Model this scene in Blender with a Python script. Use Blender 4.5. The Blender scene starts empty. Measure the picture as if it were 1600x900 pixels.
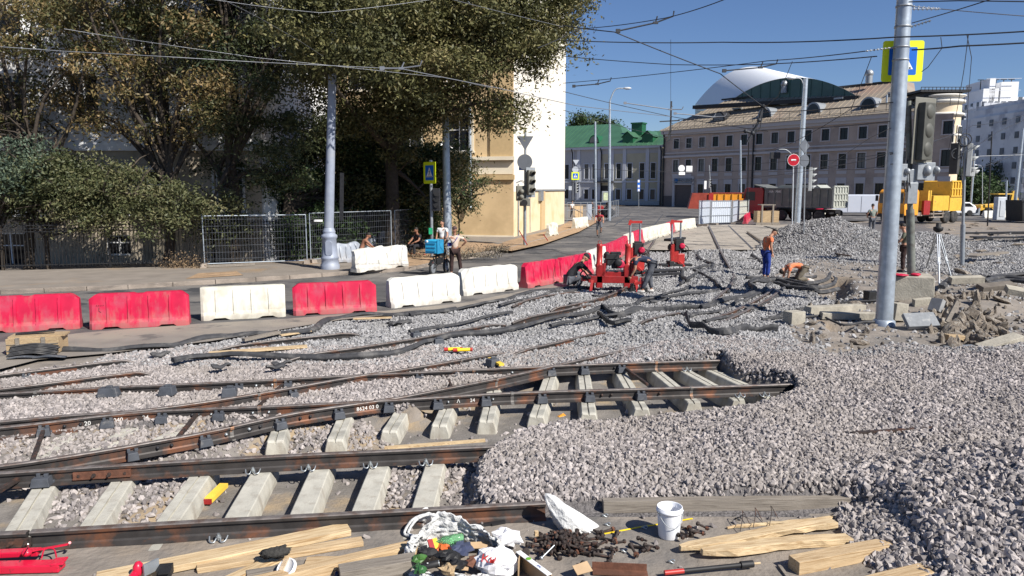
import bpy, bmesh, math, random
import numpy as np
from mathutils import Vector, Matrix, noise
R = math.radians
random.seed(7); rng = np.random.default_rng(11)
S = bpy.context.scene
COL = S.collection
# camera, sky, sun, exposure
CAMH, PITCH, FPX = 3.2, R(7.7), 1150.0
cam = bpy.data.cameras.new('camera'); camo = bpy.data.objects.new('camera', cam); COL.objects.link(camo)
camo.location = (0, 0, CAMH); camo.rotation_euler = (math.pi/2 - PITCH, 0, 0)
cam.sensor_width = 36; cam.lens = 36*FPX/1600; cam.clip_start = .1; cam.clip_end = 6000
S.camera = camo
SUN_EL, SUN_AZ = R(41), math.atan2(.75, -.66)       # azimuth clockwise from +Y
sd = Vector((math.sin(SUN_AZ)*math.cos(SUN_EL), math.cos(SUN_AZ)*math.cos(SUN_EL), math.sin(SUN_EL)))
W = bpy.data.worlds.new('World'); S.world = W; W.use_nodes = True
wn = W.node_tree; bg = wn.nodes['Background']
sky = wn.nodes.new('ShaderNodeTexSky'); sky.sky_type = 'NISHITA'; sky.sun_disc = False
sky.sun_elevation = SUN_EL; sky.sun_rotation = SUN_AZ
sky.air_density = 1.0; sky.dust_density = .1; sky.ozone_density = 4.0; sky.altitude = 200
tn = wn.nodes.new('ShaderNodeMix'); tn.data_type = 'RGBA'; tn.blend_type = 'MULTIPLY'; tn.inputs[0].default_value = 1; tn.inputs[7].default_value = (.92,1.01,1.24,1)
wn.links.new(sky.outputs[0], tn.inputs[6]); wn.links.new(tn.outputs[2], bg.inputs[0]); bg.inputs[1].default_value = .052
sl = bpy.data.lights.new('sun', 'SUN'); sl.energy = 5.0; sl.angle = R(.5); sl.color = (1, .955, .88)
so = bpy.data.objects.new('sun', sl); COL.objects.link(so); so.rotation_euler = sd.to_track_quat('Z', 'Y').to_euler()
S.view_settings.view_transform = 'Standard'; S.view_settings.look = 'None'
S.view_settings.exposure = .6; S.view_settings.gamma = 1
S.render.engine = 'CYCLES'
S.cycles.max_bounces = 5; S.cycles.diffuse_bounces = 2; S.cycles.transparent_max_bounces = 12
# photo pixel -> world
def ray(px, py):
    u = (px-800)/FPX; v = (450-py)/FPX
    return Vector((u, math.cos(PITCH)+v*math.sin(PITCH), -math.sin(PITCH)+v*math.cos(PITCH)))
def P(px, py, z=0.0):
    d = ray(px, py); t = (z-CAMH)/d.z
    return Vector((d.x*t, d.y*t, z))
def D(px, py, Y):
    d = ray(px, py); t = Y/d.y
    return Vector((d.x*t, Y, CAMH+d.z*t))
def zat(py, Y): return D(800, py, Y).z
def xat(px, Y, z=0):
    c = math.cos(PITCH); s = math.sin(PITCH)
    dep = Y*c - (z-CAMH)*s
    return (px-800)/FPX*dep
# materials
MATS = {}
def mat(name, col, rough=.8, metal=0., var=.18, scale=6., bump=0., bscale=None, col2=None, cscale=None, cpos=(.45,.6),
        coat=0, alpha=None, trans=0, ior=1.45, emis=None, detail=6, col3=None, c3=(.62,.7), c3scale=1.3, world=False, spec=.5):
    if name in MATS: return MATS[name]
    m = bpy.data.materials.new(name); m.use_nodes = True; MATS[name] = m
    nt = m.node_tree; N = nt.nodes; L = nt.links
    b = N['Principled BSDF']
    tc = N.new('ShaderNodeTexCoord'); vec = tc.outputs['Object']
    if world:
        g = N.new('ShaderNodeNewGeometry'); vec = g.outputs['Position']
    nz = N.new('ShaderNodeTexNoise'); nz.inputs['Scale'].default_value = scale; nz.inputs['Detail'].default_value = detail
    L.new(vec, nz.inputs['Vector'])
    mx = N.new('ShaderNodeMix'); mx.data_type = 'RGBA'
    c = Vector(col)
    mx.inputs[6].default_value = (*(c*(1-var)), 1); mx.inputs[7].default_value = (*(Vector([min(1, k*(1+var)) for k in col])), 1)
    mr = N.new('ShaderNodeMapRange'); mr.inputs[1].default_value = .3; mr.inputs[2].default_value = .7
    L.new(nz.outputs['Fac'], mr.inputs[0]); L.new(mr.outputs[0], mx.inputs[0])
    out = mx.outputs[2]
    for cc, cs, cp in ((col2, cscale or scale*.35, cpos), (col3, c3scale, c3)):
        if cc is None: continue
        n2 = N.new('ShaderNodeTexNoise'); n2.inputs['Scale'].default_value = cs; n2.inputs['Detail'].default_value = 7
        n2.inputs['Roughness'].default_value = .6
        L.new(vec, n2.inputs['Vector'])
        r2 = N.new('ShaderNodeMapRange'); r2.inputs[1].default_value = cp[0]; r2.inputs[2].default_value = cp[1]
        L.new(n2.outputs['Fac'], r2.inputs[0])
        m2 = N.new('ShaderNodeMix'); m2.data_type = 'RGBA'; m2.inputs[7].default_value = (*cc, 1)
        L.new(r2.outputs[0], m2.inputs[0]); L.new(out, m2.inputs[6]); out = m2.outputs[2]
    L.new(out, b.inputs['Base Color'])
    b.inputs['Roughness'].default_value = rough; b.inputs['Metallic'].default_value = metal
    b.inputs['Coat Weight'].default_value = coat; b.inputs['IOR'].default_value = ior
    b.inputs['Transmission Weight'].default_value = trans; b.inputs['Specular IOR Level'].default_value = spec
    if alpha is not None: b.inputs['Alpha'].default_value = alpha
    if emis: b.inputs['Emission Color'].default_value = (*emis[0], 1); b.inputs['Emission Strength'].default_value = emis[1]
    if bump:
        n3 = N.new('ShaderNodeTexNoise'); n3.inputs['Scale'].default_value = bscale or scale*4; n3.inputs['Detail'].default_value = 5
        L.new(vec, n3.inputs['Vector'])
        bp = N.new('ShaderNodeBump'); bp.inputs['Strength'].default_value = 1; bp.inputs['Distance'].default_value = bump
        L.new(n3.outputs['Fac'], bp.inputs['Height']); L.new(bp.outputs[0], b.inputs['Normal'])
    return m
def add_brick(m, scale, mortar_col, bw=.5, rh=.25, ms=.01):
    """joint lines of slabs in a material"""
    nt = m.node_tree; N = nt.nodes; L = nt.links; b = N['Principled BSDF']
    src = b.inputs['Base Color'].links[0].from_socket
    g = N.new('ShaderNodeNewGeometry'); br = N.new('ShaderNodeTexBrick')
    mp = N.new('ShaderNodeMapping'); mp.inputs['Rotation'].default_value = (0, 0, R(-12))
    L.new(g.outputs['Position'], mp.inputs[0]); L.new(mp.outputs[0], br.inputs['Vector'])
    br.inputs['Scale'].default_value = scale; br.inputs['Mortar Size'].default_value = ms
    br.inputs['Brick Width'].default_value = bw; br.inputs['Row Height'].default_value = rh
    mx = N.new('ShaderNodeMix'); mx.data_type = 'RGBA'; mx.inputs[7].default_value = (*mortar_col, 1)
    L.new(br.outputs['Fac'], mx.inputs[0]); L.new(src, mx.inputs[6]); L.new(mx.outputs[2], b.inputs['Base Color'])
def wood(name, col, dark, ang=0.0, rough=.75):
    if name in MATS: return MATS[name]
    m = mat(name, col, rough, var=.12, scale=3, bump=.002, bscale=60)
    nt = m.node_tree; N = nt.nodes; L = nt.links; b = N['Principled BSDF']
    src = b.inputs['Base Color'].links[0].from_socket
    tc = N.new('ShaderNodeTexCoord'); mp = N.new('ShaderNodeMapping'); mp.inputs['Scale'].default_value = (1.2, 26, 26)
    L.new(tc.outputs['Object'], mp.inputs[0])
    n = N.new('ShaderNodeTexNoise'); n.inputs['Scale'].default_value = 2.2; n.inputs['Detail'].default_value = 6; n.inputs['Distortion'].default_value = 1.2
    L.new(mp.outputs[0], n.inputs['Vector'])
    r = N.new('ShaderNodeMapRange'); r.inputs[1].default_value = .43; r.inputs[2].default_value = .68
    L.new(n.outputs['Fac'], r.inputs[0])
    mx = N.new('ShaderNodeMix'); mx.data_type = 'RGBA'; mx.inputs[7].default_value = (*dark, 1)
    L.new(r.outputs[0], mx.inputs[0]); L.new(src, mx.inputs[6]); L.new(mx.outputs[2], b.inputs['Base Color'])
    return m
# object helpers
ORG = {}
def tag(o, label=None, cat=None, group=None, kind=None):
    if label: o['label'] = label
    if cat: o['category'] = cat
    if group: o['group'] = group
    if kind: o['kind'] = kind
    return o
def thing(name, label, cat, loc=(0,0,0), rz=0, group=None):
    o = bpy.data.objects.new(name, None); COL.objects.link(o); o.empty_display_size = .2
    o.location = loc; o.rotation_euler = (0, 0, rz)
    ORG[o.name] = (Vector(loc), rz)
    return tag(o, label, cat, group)
def link(name, me, parent=None, mats=None):
    o = bpy.data.objects.new(name, me); COL.objects.link(o)
    if parent is not None: o.parent = parent
    if mats:
        for m in (mats if isinstance(mats, (list, tuple)) else [mats]): me.materials.append(m)
    return o
def copy_tree(o, parent=None, label=None, loc=None, rz=None):
    c = o.copy(); COL.objects.link(c); c.parent = parent
    if label: c['label'] = label
    if loc is not None: c.location = loc
    if rz is not None: c.rotation_euler = (0, 0, rz)
    for ch in list(o.children): copy_tree(ch, c)
    return c
class MB:
    def __init__(s): s.v = []; s.f = []; s.m = []; s.sm = []
    def add(s, vs, fs, mi=0, smooth=False):
        n = len(s.v); s.v += [tuple(v) for v in vs]
        for f in fs: s.f.append([n+i for i in f]); s.m.append(mi); s.sm.append(smooth)
        return s
    def box(s, c, sz, rz=0, mi=0, M=None, taper=1.0):
        x, y, z = sz[0]/2, sz[1]/2, sz[2]/2; t = taper
        vs = [(-x,-y,-z),(x,-y,-z),(x,y,-z),(-x,y,-z),(-x*t,-y*t,z),(x*t,-y*t,z),(x*t,y*t,z),(-x*t,y*t,z)]
        T = M if M is not None else Matrix.Translation(c) @ Matrix.Rotation(rz, 4, 'Z')
        return s.add([T @ Vector(v) for v in vs], [(0,3,2,1),(4,5,6,7),(0,1,5,4),(1,2,6,5),(2,3,7,6),(3,0,4,7)], mi)
    def bar(s, a, b, w, h=None, mi=0, up=(0,0,1)):
        a = Vector(a); b = Vector(b); h = h or w; d = (b-a); L = d.length
        if L < 1e-6: return s
        d = d/L; u = Vector(up)
        if abs(d.dot(u)) > .95: u = Vector((1,0,0))
        r = d.cross(u).normalized(); u = r.cross(d)
        vs = []
        for p in (a, b):
            for i, j in ((-1,-1),(1,-1),(1,1),(-1,1)): vs.append(p + r*(i*w/2) + u*(j*h/2))
        return s.add(vs, [(0,1,2,3),(7,6,5,4),(0,4,5,1),(1,5,6,2),(2,6,7,3),(3,7,4,0)], mi)
    def tube(s, pts, r, n=8, mi=0, caps=True, smooth=True, flat=1.0):
        pts = [Vector(p) for p in pts]; k = len(pts)
        rs = r if isinstance(r, (list, tuple)) else [r]*k
        vs = []; u = None
        for i, p in enumerate(pts):
            d = (pts[min(i+1, k-1)] - pts[max(i-1, 0)])
            d = d.normalized() if d.length > 1e-9 else Vector((0,0,1))
            if u is None:
                u = Vector((0,0,1)) if abs(d.z) < .9 else Vector((1,0,0))
            a = d.cross(u).normalized(); u = a.cross(d).normalized()
            for j in range(n):
                t = 2*math.pi*j/n
                vs.append(p + a*(math.cos(t)*rs[i]) + u*(math.sin(t)*rs[i]*flat))
        fs = []
        for i in range(k-1):
            for j in range(n):
                a0 = i*n+j; a1 = i*n+(j+1)%n
                fs.append((a0, a1, a1+n, a0+n))
        s.add(vs, fs, mi, smooth)
        if caps:
            s.add(vs[:n], [tuple(range(n))[::-1]], mi); s.add(vs[-n:], [tuple(range(n))], mi)
        return s
    def lathe(s, prof, c=(0,0,0), n=20, mi=0, M=None, smooth=True):
        vs = []; k = len(prof); T = M if M is not None else Matrix.Translation(c)
        for r, z in prof:
            for j in range(n):
                t = 2*math.pi*j/n; vs.append(T @ Vector((r*math.cos(t), r*math.sin(t), z)))
        fs = []
        for i in range(k-1):
            for j in range(n):
                a0 = i*n+j; a1 = i*n+(j+1)%n; fs.append((a0, a1, a1+n, a0+n))
        s.add(vs, fs, mi, smooth)
        if prof[0][0] > 1e-4: s.add(vs[:n], [tuple(range(n))[::-1]], mi)
        if prof[-1][0] > 1e-4: s.add(vs[-n:], [tuple(range(n))], mi)
        return s
    def prism(s, poly, z0, z1, mi=0, M=None):
        """polygon (x,y) ccw extruded in z"""
        T = M or Matrix.Identity(4); n = len(poly)
        vs = [T @ Vector((x, y, z0)) for x, y in poly] + [T @ Vector((x, y, z1)) for x, y in poly]
        fs = [tuple(range(n))[::-1], tuple(range(n, 2*n))] + [(i, (i+1)%n, n+(i+1)%n, n+i) for i in range(n)]
        return s.add(vs, fs, mi)
    def sphere(s, c, r, n=12, mi=0, squash=(1,1,1), M=None):
        k = max(4, n//2); vs = []
        T = M if M is not None else Matrix.Translation(c)
        rr = r if isinstance(r, (tuple, list)) else (r*squash[0], r*squash[1], r*squash[2])
        for i in range(k+1):
            ph = math.pi*i/k
            for j in range(n):
                t = 2*math.pi*j/n
                vs.append(T @ Vector((rr[0]*math.sin(ph)*math.cos(t), rr[1]*math.sin(ph)*math.sin(t), -rr[2]*math.cos(ph))))
        fs = []
        for i in range(k):
            for j in range(n):
                a0 = i*n+j; a1 = i*n+(j+1)%n; fs.append((a0, a1, a1+n, a0+n))
        return s.add(vs, fs, mi, True)
    def build(s, name, mats, parent=None, bevel=0, smooth=None, jitter=0, jscale=1):
        me = bpy.data.meshes.new(name)
        vs = s.v
        if parent is not None and parent.name in ORG:
            O, rz = ORG[parent.name]
            c, sn = math.cos(-rz), math.sin(-rz)
            vs = [((x-O.x)*c-(y-O.y)*sn, (x-O.x)*sn+(y-O.y)*c, z-O.z) for x, y, z in vs]
        if jitter:
            vs = [tuple(Vector(v) + noise.noise_vector(Vector(v)*jscale)*jitter) for v in vs]
        me.from_pydata(vs, [], s.f)
        ms = mats if isinstance(mats, (list, tuple)) else [mats]
        for m in ms: me.materials.append(m)
        me.polygons.foreach_set('material_index', s.m)
        me.polygons.foreach_set('use_smooth', s.sm if smooth is None else [smooth]*len(s.f))
        me.validate(); me.update()
        o = bpy.data.objects.new(name, me); COL.objects.link(o)
        if parent is not None:
            o.parent = parent
            if parent.name in ORG: ORG[o.name] = ORG[parent.name]
        if bevel:
            b = o.modifiers.new('b', 'BEVEL'); b.width = bevel; b.segments = 2; b.limit_method = 'ANGLE'; b.angle_limit = R(40)
            b.use_clamp_overlap = True
        return o
def loc_part(fn):  # marks builders whose meshes are in local coordinates
    return fn
def text_mesh(name, s, size, M, m, parent=None, depth=.002, align='CENTER', local=True):
    """lettering as a mesh; M places it (text in local XY plane, facing local Z)"""
    cu = bpy.data.curves.new(name, 'FONT'); cu.body = s; cu.size = size; cu.extrude = depth
    cu.align_x = align; cu.align_y = 'CENTER'; cu.resolution_u = 2
    t = bpy.data.objects.new('tmp', cu); COL.objects.link(t)
    dg = bpy.context.evaluated_depsgraph_get(); me = bpy.data.meshes.new_from_object(t.evaluated_get(dg))
    bpy.data.objects.remove(t); bpy.data.curves.remove(cu)
    me.transform(M); me.materials.clear(); me.materials.append(m); me.name = name
    if parent is not None and parent.name in ORG and not local:
        O, rz = ORG[parent.name]; me.transform(Matrix.Rotation(-rz, 4, 'Z') @ Matrix.Translation(-O))
    return link(name, me, parent)
def frame(o, xdir, up=(0,0,1)):
    """matrix whose local X is xdir, local Y is up, local Z the outward normal"""
    x = Vector(xdir).normalized(); z = x.cross(Vector(up)).normalized(); y = z.cross(x)
    m = Matrix((x, y, z)).transposed().to_4x4(); m.translation = Vector(o); return m
def lerp(a, b, t): return a + (b-a)*t
def along(pts, step):
    """resample a polyline of Vectors"""
    out = []; pts = [Vector(p) for p in pts]
    for a, b in zip(pts, pts[1:]):
        n = max(1, int((b-a).length/step))
        for i in range(n): out.append(a.lerp(b, i/n))
    out.append(pts[-1]); return out
def smooth_path(pts, n=6):
    """Catmull-Rom through the points"""
    p = [Vector(q) for q in pts]; p = [p[0]*2-p[1]] + p + [p[-1]*2-p[-2]]; out = []
    for i in range(1, len(p)-2):
        for k in range(n):
            t = k/n; a, b, c, d = p[i-1], p[i], p[i+1], p[i+2]
            out.append(.5*((2*b)+(c-a)*t+(2*a-5*b+4*c-d)*t*t+(-a+3*b-3*c+d)*t**3))
    out.append(p[-2]); return out
# common materials
m_dirt = mat('dusty_ground', (.225,.195,.165), .95, var=.22, scale=2.2, bump=.02, bscale=14, col2=(.27,.205,.14), cscale=.35, cpos=(.54,.68), col3=(.14,.13,.12), c3scale=.8, c3=(.5,.68), world=True)
m_gravel_base = mat('gravel_bed', (.13,.12,.118), .95, var=.4, scale=30, bump=.05, bscale=22, world=True)
m_pit = mat('pit_floor', (.17,.155,.14), .95, var=.25, scale=4, bump=.015, bscale=30, col2=(.3,.23,.15), cscale=1.1, cpos=(.5,.62), world=True)
m_asphalt = mat('old_asphalt', (.08,.077,.077), .85, var=.25, scale=1.2, bump=.004, bscale=60, col2=(.17,.155,.14), cscale=.3, cpos=(.44,.62), col3=(.045,.045,.048), c3scale=.55, c3=(.56,.6), world=True)
m_dusty_asph = mat('dusty_asphalt', (.21,.185,.16), .9, var=.16, scale=1.5, bump=.006, bscale=40, col2=(.27,.235,.19), cscale=.5, cpos=(.45,.6), col3=(.12,.11,.1), c3scale=1.1, c3=(.58,.66), world=True)
m_pave = mat('pavement_asphalt', (.22,.19,.16), .9, var=.15, scale=1.3, bump=.005, bscale=50, col2=(.3,.2,.11), cscale=.22, cpos=(.56,.66), world=True)
m_soil = mat('brown_soil', (.33,.22,.13), .95, var=.25, scale=3, bump=.03, bscale=12, world=True)
m_kerb = mat('kerb_concrete', (.25,.21,.175), .9, var=.3, scale=2, bump=.012, bscale=25, world=True)
m_conc = mat('sleeper_concrete', (.44,.42,.36), .85, var=.13, scale=5, bump=.003, bscale=60, col2=(.3,.29,.25), cscale=2.2, cpos=(.5,.68))
m_conc2 = mat('block_concrete', (.36,.33,.27), .9, var=.2, scale=4, bump=.01, bscale=22, col2=(.25,.23,.19), cscale=1.6, cpos=(.5,.65))
m_railtop = mat('worn_rail_head', (.16,.14,.13), .55, .25, var=.3, scale=12, col2=(.11,.075,.06), cscale=5, cpos=(.5,.62))
m_railside = mat('rail_side', (.05,.045,.043), .6, .35, var=.3, scale=6, col2=(.17,.075,.042), cscale=2.6, cpos=(.5,.66), bump=.001, bscale=50)
m_rust = mat('rusty_steel', (.15,.065,.04), .8, .25, var=.35, scale=14, col2=(.12,.055,.035), cscale=6, cpos=(.45,.6), bump=.003, bscale=60)
m_rust2 = mat('brown_steel', (.045,.034,.03), .7, .3, var=.35, scale=20, col2=(.11,.055,.038), cscale=9, cpos=(.5,.62), bump=.002, bscale=80)
m_rubber = mat('black_rubber', (.04,.04,.043), .75, var=.25, scale=8, col2=(.12,.115,.11), cscale=3, cpos=(.5,.68))
m_cap = mat('rubber_cap', (.06,.066,.078), .6, var=.2, scale=10, col2=(.16,.155,.15), cscale=6, cpos=(.55,.7))
m_red = mat('red_plastic', (.47,.011,.05), .5, var=.12, scale=3, col2=(.42,.06,.10), cscale=2.2, cpos=(.5,.7), bump=.004, bscale=4, spec=.3)
m_redm = mat('red_paint', (.27,.014,.014), .45, var=.2, scale=8, col2=(.2,.03,.03), cscale=5, cpos=(.55,.7), coat=.2)
m_redo = mat('orange_red_paint', (.40,.028,.024), .42, var=.15, scale=8, col2=(.3,.05,.03), cscale=5, cpos=(.58,.7), coat=.2)
m_whitep = mat('white_plastic', (.66,.645,.59), .5, var=.07, scale=3, col2=(.45,.42,.36), cscale=1.8, cpos=(.52,.72), bump=.006, bscale=4)
m_whitep2 = mat('cream_plastic', (.64,.62,.53), .5, var=.08, scale=3, col2=(.42,.39,.31), cscale=1.8, cpos=(.5,.7), bump=.006, bscale=4)
m_white = mat('white_paint', (.78,.78,.77), .5, var=.05, scale=4)
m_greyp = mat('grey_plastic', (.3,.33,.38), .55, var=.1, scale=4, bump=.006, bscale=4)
m_galv = mat('galvanised_steel', (.42,.47,.52), .45, .55, var=.13, scale=9, bump=.001, bscale=60, col2=(.33,.37,.42), cscale=2.5, cpos=(.45,.65))
m_steel = mat('grey_steel', (.3,.32,.34), .5, .5, var=.15, scale=9)
m_polegrey = mat('grey_painted_pole', (.27,.30,.37), .55, .1, var=.12, scale=4, col2=(.3,.32,.36), cscale=2, cpos=(.5,.7))
m_dark = mat('dark_metal', (.025,.025,.028), .55, .3, var=.3, scale=10)
m_black = mat('matt_black', (.015,.015,.016), .6, var=.2, scale=8)
m_wire = mat('wire_black', (.03,.033,.04), .6, var=.1, scale=3)
m_wirel = mat('wire_bright', (.25,.26,.28), .45, .5, var=.1, scale=3)
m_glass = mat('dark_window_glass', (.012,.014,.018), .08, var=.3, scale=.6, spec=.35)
def grime(m, col, z0, z1, amt=.8, sc=(7, 7, 1.6)):
    """splashed mud near the foot and streaks down the sides"""
    nt = m.node_tree; N = nt.nodes; L = nt.links; b = N['Principled BSDF']; src = b.inputs['Base Color'].links[0].from_socket
    tc = N.new('ShaderNodeTexCoord'); mp = N.new('ShaderNodeMapping'); mp.inputs['Scale'].default_value = sc; L.new(tc.outputs['Object'], mp.inputs[0])
    oi = N.new('ShaderNodeObjectInfo'); ad = N.new('ShaderNodeVectorMath'); L.new(mp.outputs[0], ad.inputs[0]); L.new(oi.outputs['Location'], ad.inputs[1])
    n = N.new('ShaderNodeTexNoise'); n.inputs['Scale'].default_value = 1; n.inputs['Detail'].default_value = 7; n.inputs['Roughness'].default_value = .65; L.new(ad.outputs[0], n.inputs['Vector'])
    sp = N.new('ShaderNodeSeparateXYZ'); L.new(tc.outputs['Object'], sp.inputs[0])
    r = N.new('ShaderNodeMapRange'); r.inputs[1].default_value = z0; r.inputs[2].default_value = z1; r.inputs[3].default_value = .2; r.inputs[4].default_value = -.09; L.new(sp.outputs['Z'], r.inputs[0])
    s = N.new('ShaderNodeMath'); L.new(n.outputs['Fac'], s.inputs[0]); L.new(r.outputs[0], s.inputs[1])
    q = N.new('ShaderNodeMapRange'); q.inputs[1].default_value = .45; q.inputs[2].default_value = .72; q.inputs[4].default_value = amt; L.new(s.outputs[0], q.inputs[0])
    mx = N.new('ShaderNodeMix'); mx.data_type = 'RGBA'; mx.inputs[7].default_value = (*col, 1); L.new(q.outputs[0], mx.inputs[0]); L.new(src, mx.inputs[6]); L.new(mx.outputs[2], b.inputs['Base Color'])
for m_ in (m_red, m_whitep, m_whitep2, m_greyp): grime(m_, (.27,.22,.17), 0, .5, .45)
grime(m_conc, (.2,.16,.12), -.5, .3, .6)
def vary_glass(m):  # lighter base colour on some panes stands in for reflections and curtains
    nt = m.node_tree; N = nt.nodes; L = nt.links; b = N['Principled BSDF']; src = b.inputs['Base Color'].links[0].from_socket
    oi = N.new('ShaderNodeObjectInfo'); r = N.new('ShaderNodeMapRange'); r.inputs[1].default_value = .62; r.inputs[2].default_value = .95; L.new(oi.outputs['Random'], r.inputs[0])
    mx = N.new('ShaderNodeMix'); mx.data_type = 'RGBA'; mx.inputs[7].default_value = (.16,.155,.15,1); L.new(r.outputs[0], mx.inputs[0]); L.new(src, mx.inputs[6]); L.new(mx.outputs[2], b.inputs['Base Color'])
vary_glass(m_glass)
m_tan = mat('greygreen_lamp_body', (.17,.165,.14), .6, var=.1, scale=5)
m_lighthead = mat('pale_signal_housing', (.42,.43,.42), .6, var=.1, scale=5)
m_blue = mat('sign_blue', (.01,.13,.55), .4, var=.04, scale=3)
m_yel = mat('sign_fluorescent_yellow', (.75,.85,.02), .4, var=.04, scale=3)
m_signback = mat('sign_back_grey', (.13,.14,.16), .5, .3, var=.1, scale=3)
m_signback2 = mat('sign_back_pale', (.5,.53,.57), .5, .2, var=.1, scale=3)
m_wood1 = wood('fresh_sawn_wood', (.50,.37,.22), (.30,.19,.09))
m_wood2 = wood('pale_split_wood', (.56,.43,.26), (.33,.21,.1))
m_wood3 = wood('weathered_grey_wood', (.24,.21,.175), (.13,.11,.09))
m_wood4 = wood('brown_crate_wood', (.42,.31,.18), (.24,.16,.09))
m_bark = mat('bark', (.055,.043,.033), .95, var=.3, scale=6, bump=.02, bscale=12)
m_yelm = mat('yellow_machine_paint', (.62,.37,.045), .5, var=.12, scale=3, col2=(.35,.17,.05), cscale=3, cpos=(.6,.7))
m_orangem = mat('orange_machine_paint', (.72,.3,.03), .5, var=.1, scale=3)
m_tyre = mat('tyre_rubber', (.025,.025,.026), .8, var=.3, scale=8, col2=(.09,.08,.07), cscale=3, cpos=(.5,.7))
# ground zones (polygons on the ground, m)
def poly(pix, z=0): return [tuple(P(x, y, z).xy) for x, y in pix]
def sdf(X, Y, pl):
    """signed distance to polygon, positive inside"""
    n = len(pl); d = np.full(X.shape, 1e9); ins = np.zeros(X.shape, bool)
    for i in range(n):
        ax, ay = pl[i]; bx, by = pl[(i+1) % n]
        ex, ey = bx-ax, by-ay; wx, wy = X-ax, Y-ay
        t = np.clip((wx*ex+wy*ey)/(ex*ex+ey*ey+1e-9), 0, 1)
        d = np.minimum(d, (wx-ex*t)**2+(wy-ey*t)**2)
        c = ((ay > Y) != (by > Y)) & (X < (bx-ax)*(Y-ay)/((by-ay) if abs(by-ay) > 1e-9 else 1e-9)+ax)
        ins ^= c
    return np.where(ins, 1, -1)*np.sqrt(d)
def sstep(x, a, b):
    t = np.clip((x-a)/(b-a), 0, 1); return t*t*(3-2*t)
_G = rng.random((64, 64))
def vnoise(X, Y):
    xi = np.floor(X).astype(int); yi = np.floor(Y).astype(int); fx = X-xi; fy = Y-yi
    fx = fx*fx*(3-2*fx); fy = fy*fy*(3-2*fy)
    g = lambda a, b: _G[a % 64, b % 64]
    return (g(xi, yi)*(1-fx)+g(xi+1, yi)*fx)*(1-fy)+(g(xi, yi+1)*(1-fx)+g(xi+1, yi+1)*fx)*fy-.5
def fbm(X, Y, o=3):
    s = 0; a = 1
    for i in range(o): s = s+a*vnoise(X*2**i+i*17.3, Y*2**i+i*9.1); a *= .5
    return s
KERB = [(-420,486),(0,460),(200,452),(400,440),(640,423),(690,412),(760,400),(850,376),(900,358),(942,341),(958,330),(962,324)]
Z_grav = poly([(-300,592),(60,573),(150,563),(175,549),(250,545),(330,532),(450,512),(530,499),(640,493),(715,480),(840,455),(880,449),
    (1000,395),(1015,388),(1180,390),(1215,372),(1300,345),(1440,345),(1500,385),(1620,385),(2000,400),(2000,440),(1560,440),(1400,412),(1250,402),(1215,420),(1195,436),(1230,452),(1290,452),(1300,472),(1262,492),(1225,503),
    (1232,530),(1300,556),(1400,541),(1480,549),(1545,548),(1640,520),(2000,520),(2600,1200),(1500,1000),(1450,870),(1405,812),(1385,786),(1320,780),(940,782),(862,784),
    (742,786),(728,740),(740,712),(770,690),(800,672),(830,660),(880,652),(1000,648),(1100,643),(1180,636),(1240,612),(1150,572),(1050,556),(850,585),(700,600),(620,630),(480,652),(300,690),(-300,760)])
Z_pitA = poly([(-300,870),(-300,702),(0,674),(219,651),(420,641),(600,632),(760,640),(862,655),(805,668),(770,692),(742,715),(738,765),(765,787),(850,783),(0,832)], -.05)
Z_pitB = poly([(690,598),(850,572),(1125,561),(1150,582),(1240,600),(1240,612),(1170,632),(1060,640),(850,654),(700,645),(640,625)], -.05)
Z_front = poly([(-600,850),(0,846),(850,792),(1330,790),(1400,815),(1460,880),(1500,960),(1700,1500),(-1200,1500)], -.17)
Z_hole = poly([(1275,428),(1325,432),(1330,452),(1310,468),(1285,462),(1255,445)])
Z_hole2 = poly([(1275,500),(1330,505),(1350,515),(1300,518)])
Z_gp = [poly([(70,752),(310,745),(300,770),(240,812),(40,825)], -.3), poly([(598,728),(740,722),(735,790),(600,795)], -.3),
        poly([(-200,690),(0,674),(219,651),(420,641),(560,634),(500,655),(380,688),(330,705),(0,740)], -.2), poly([(440,668),(560,655),(600,690),(470,700)], -.3)]
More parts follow.
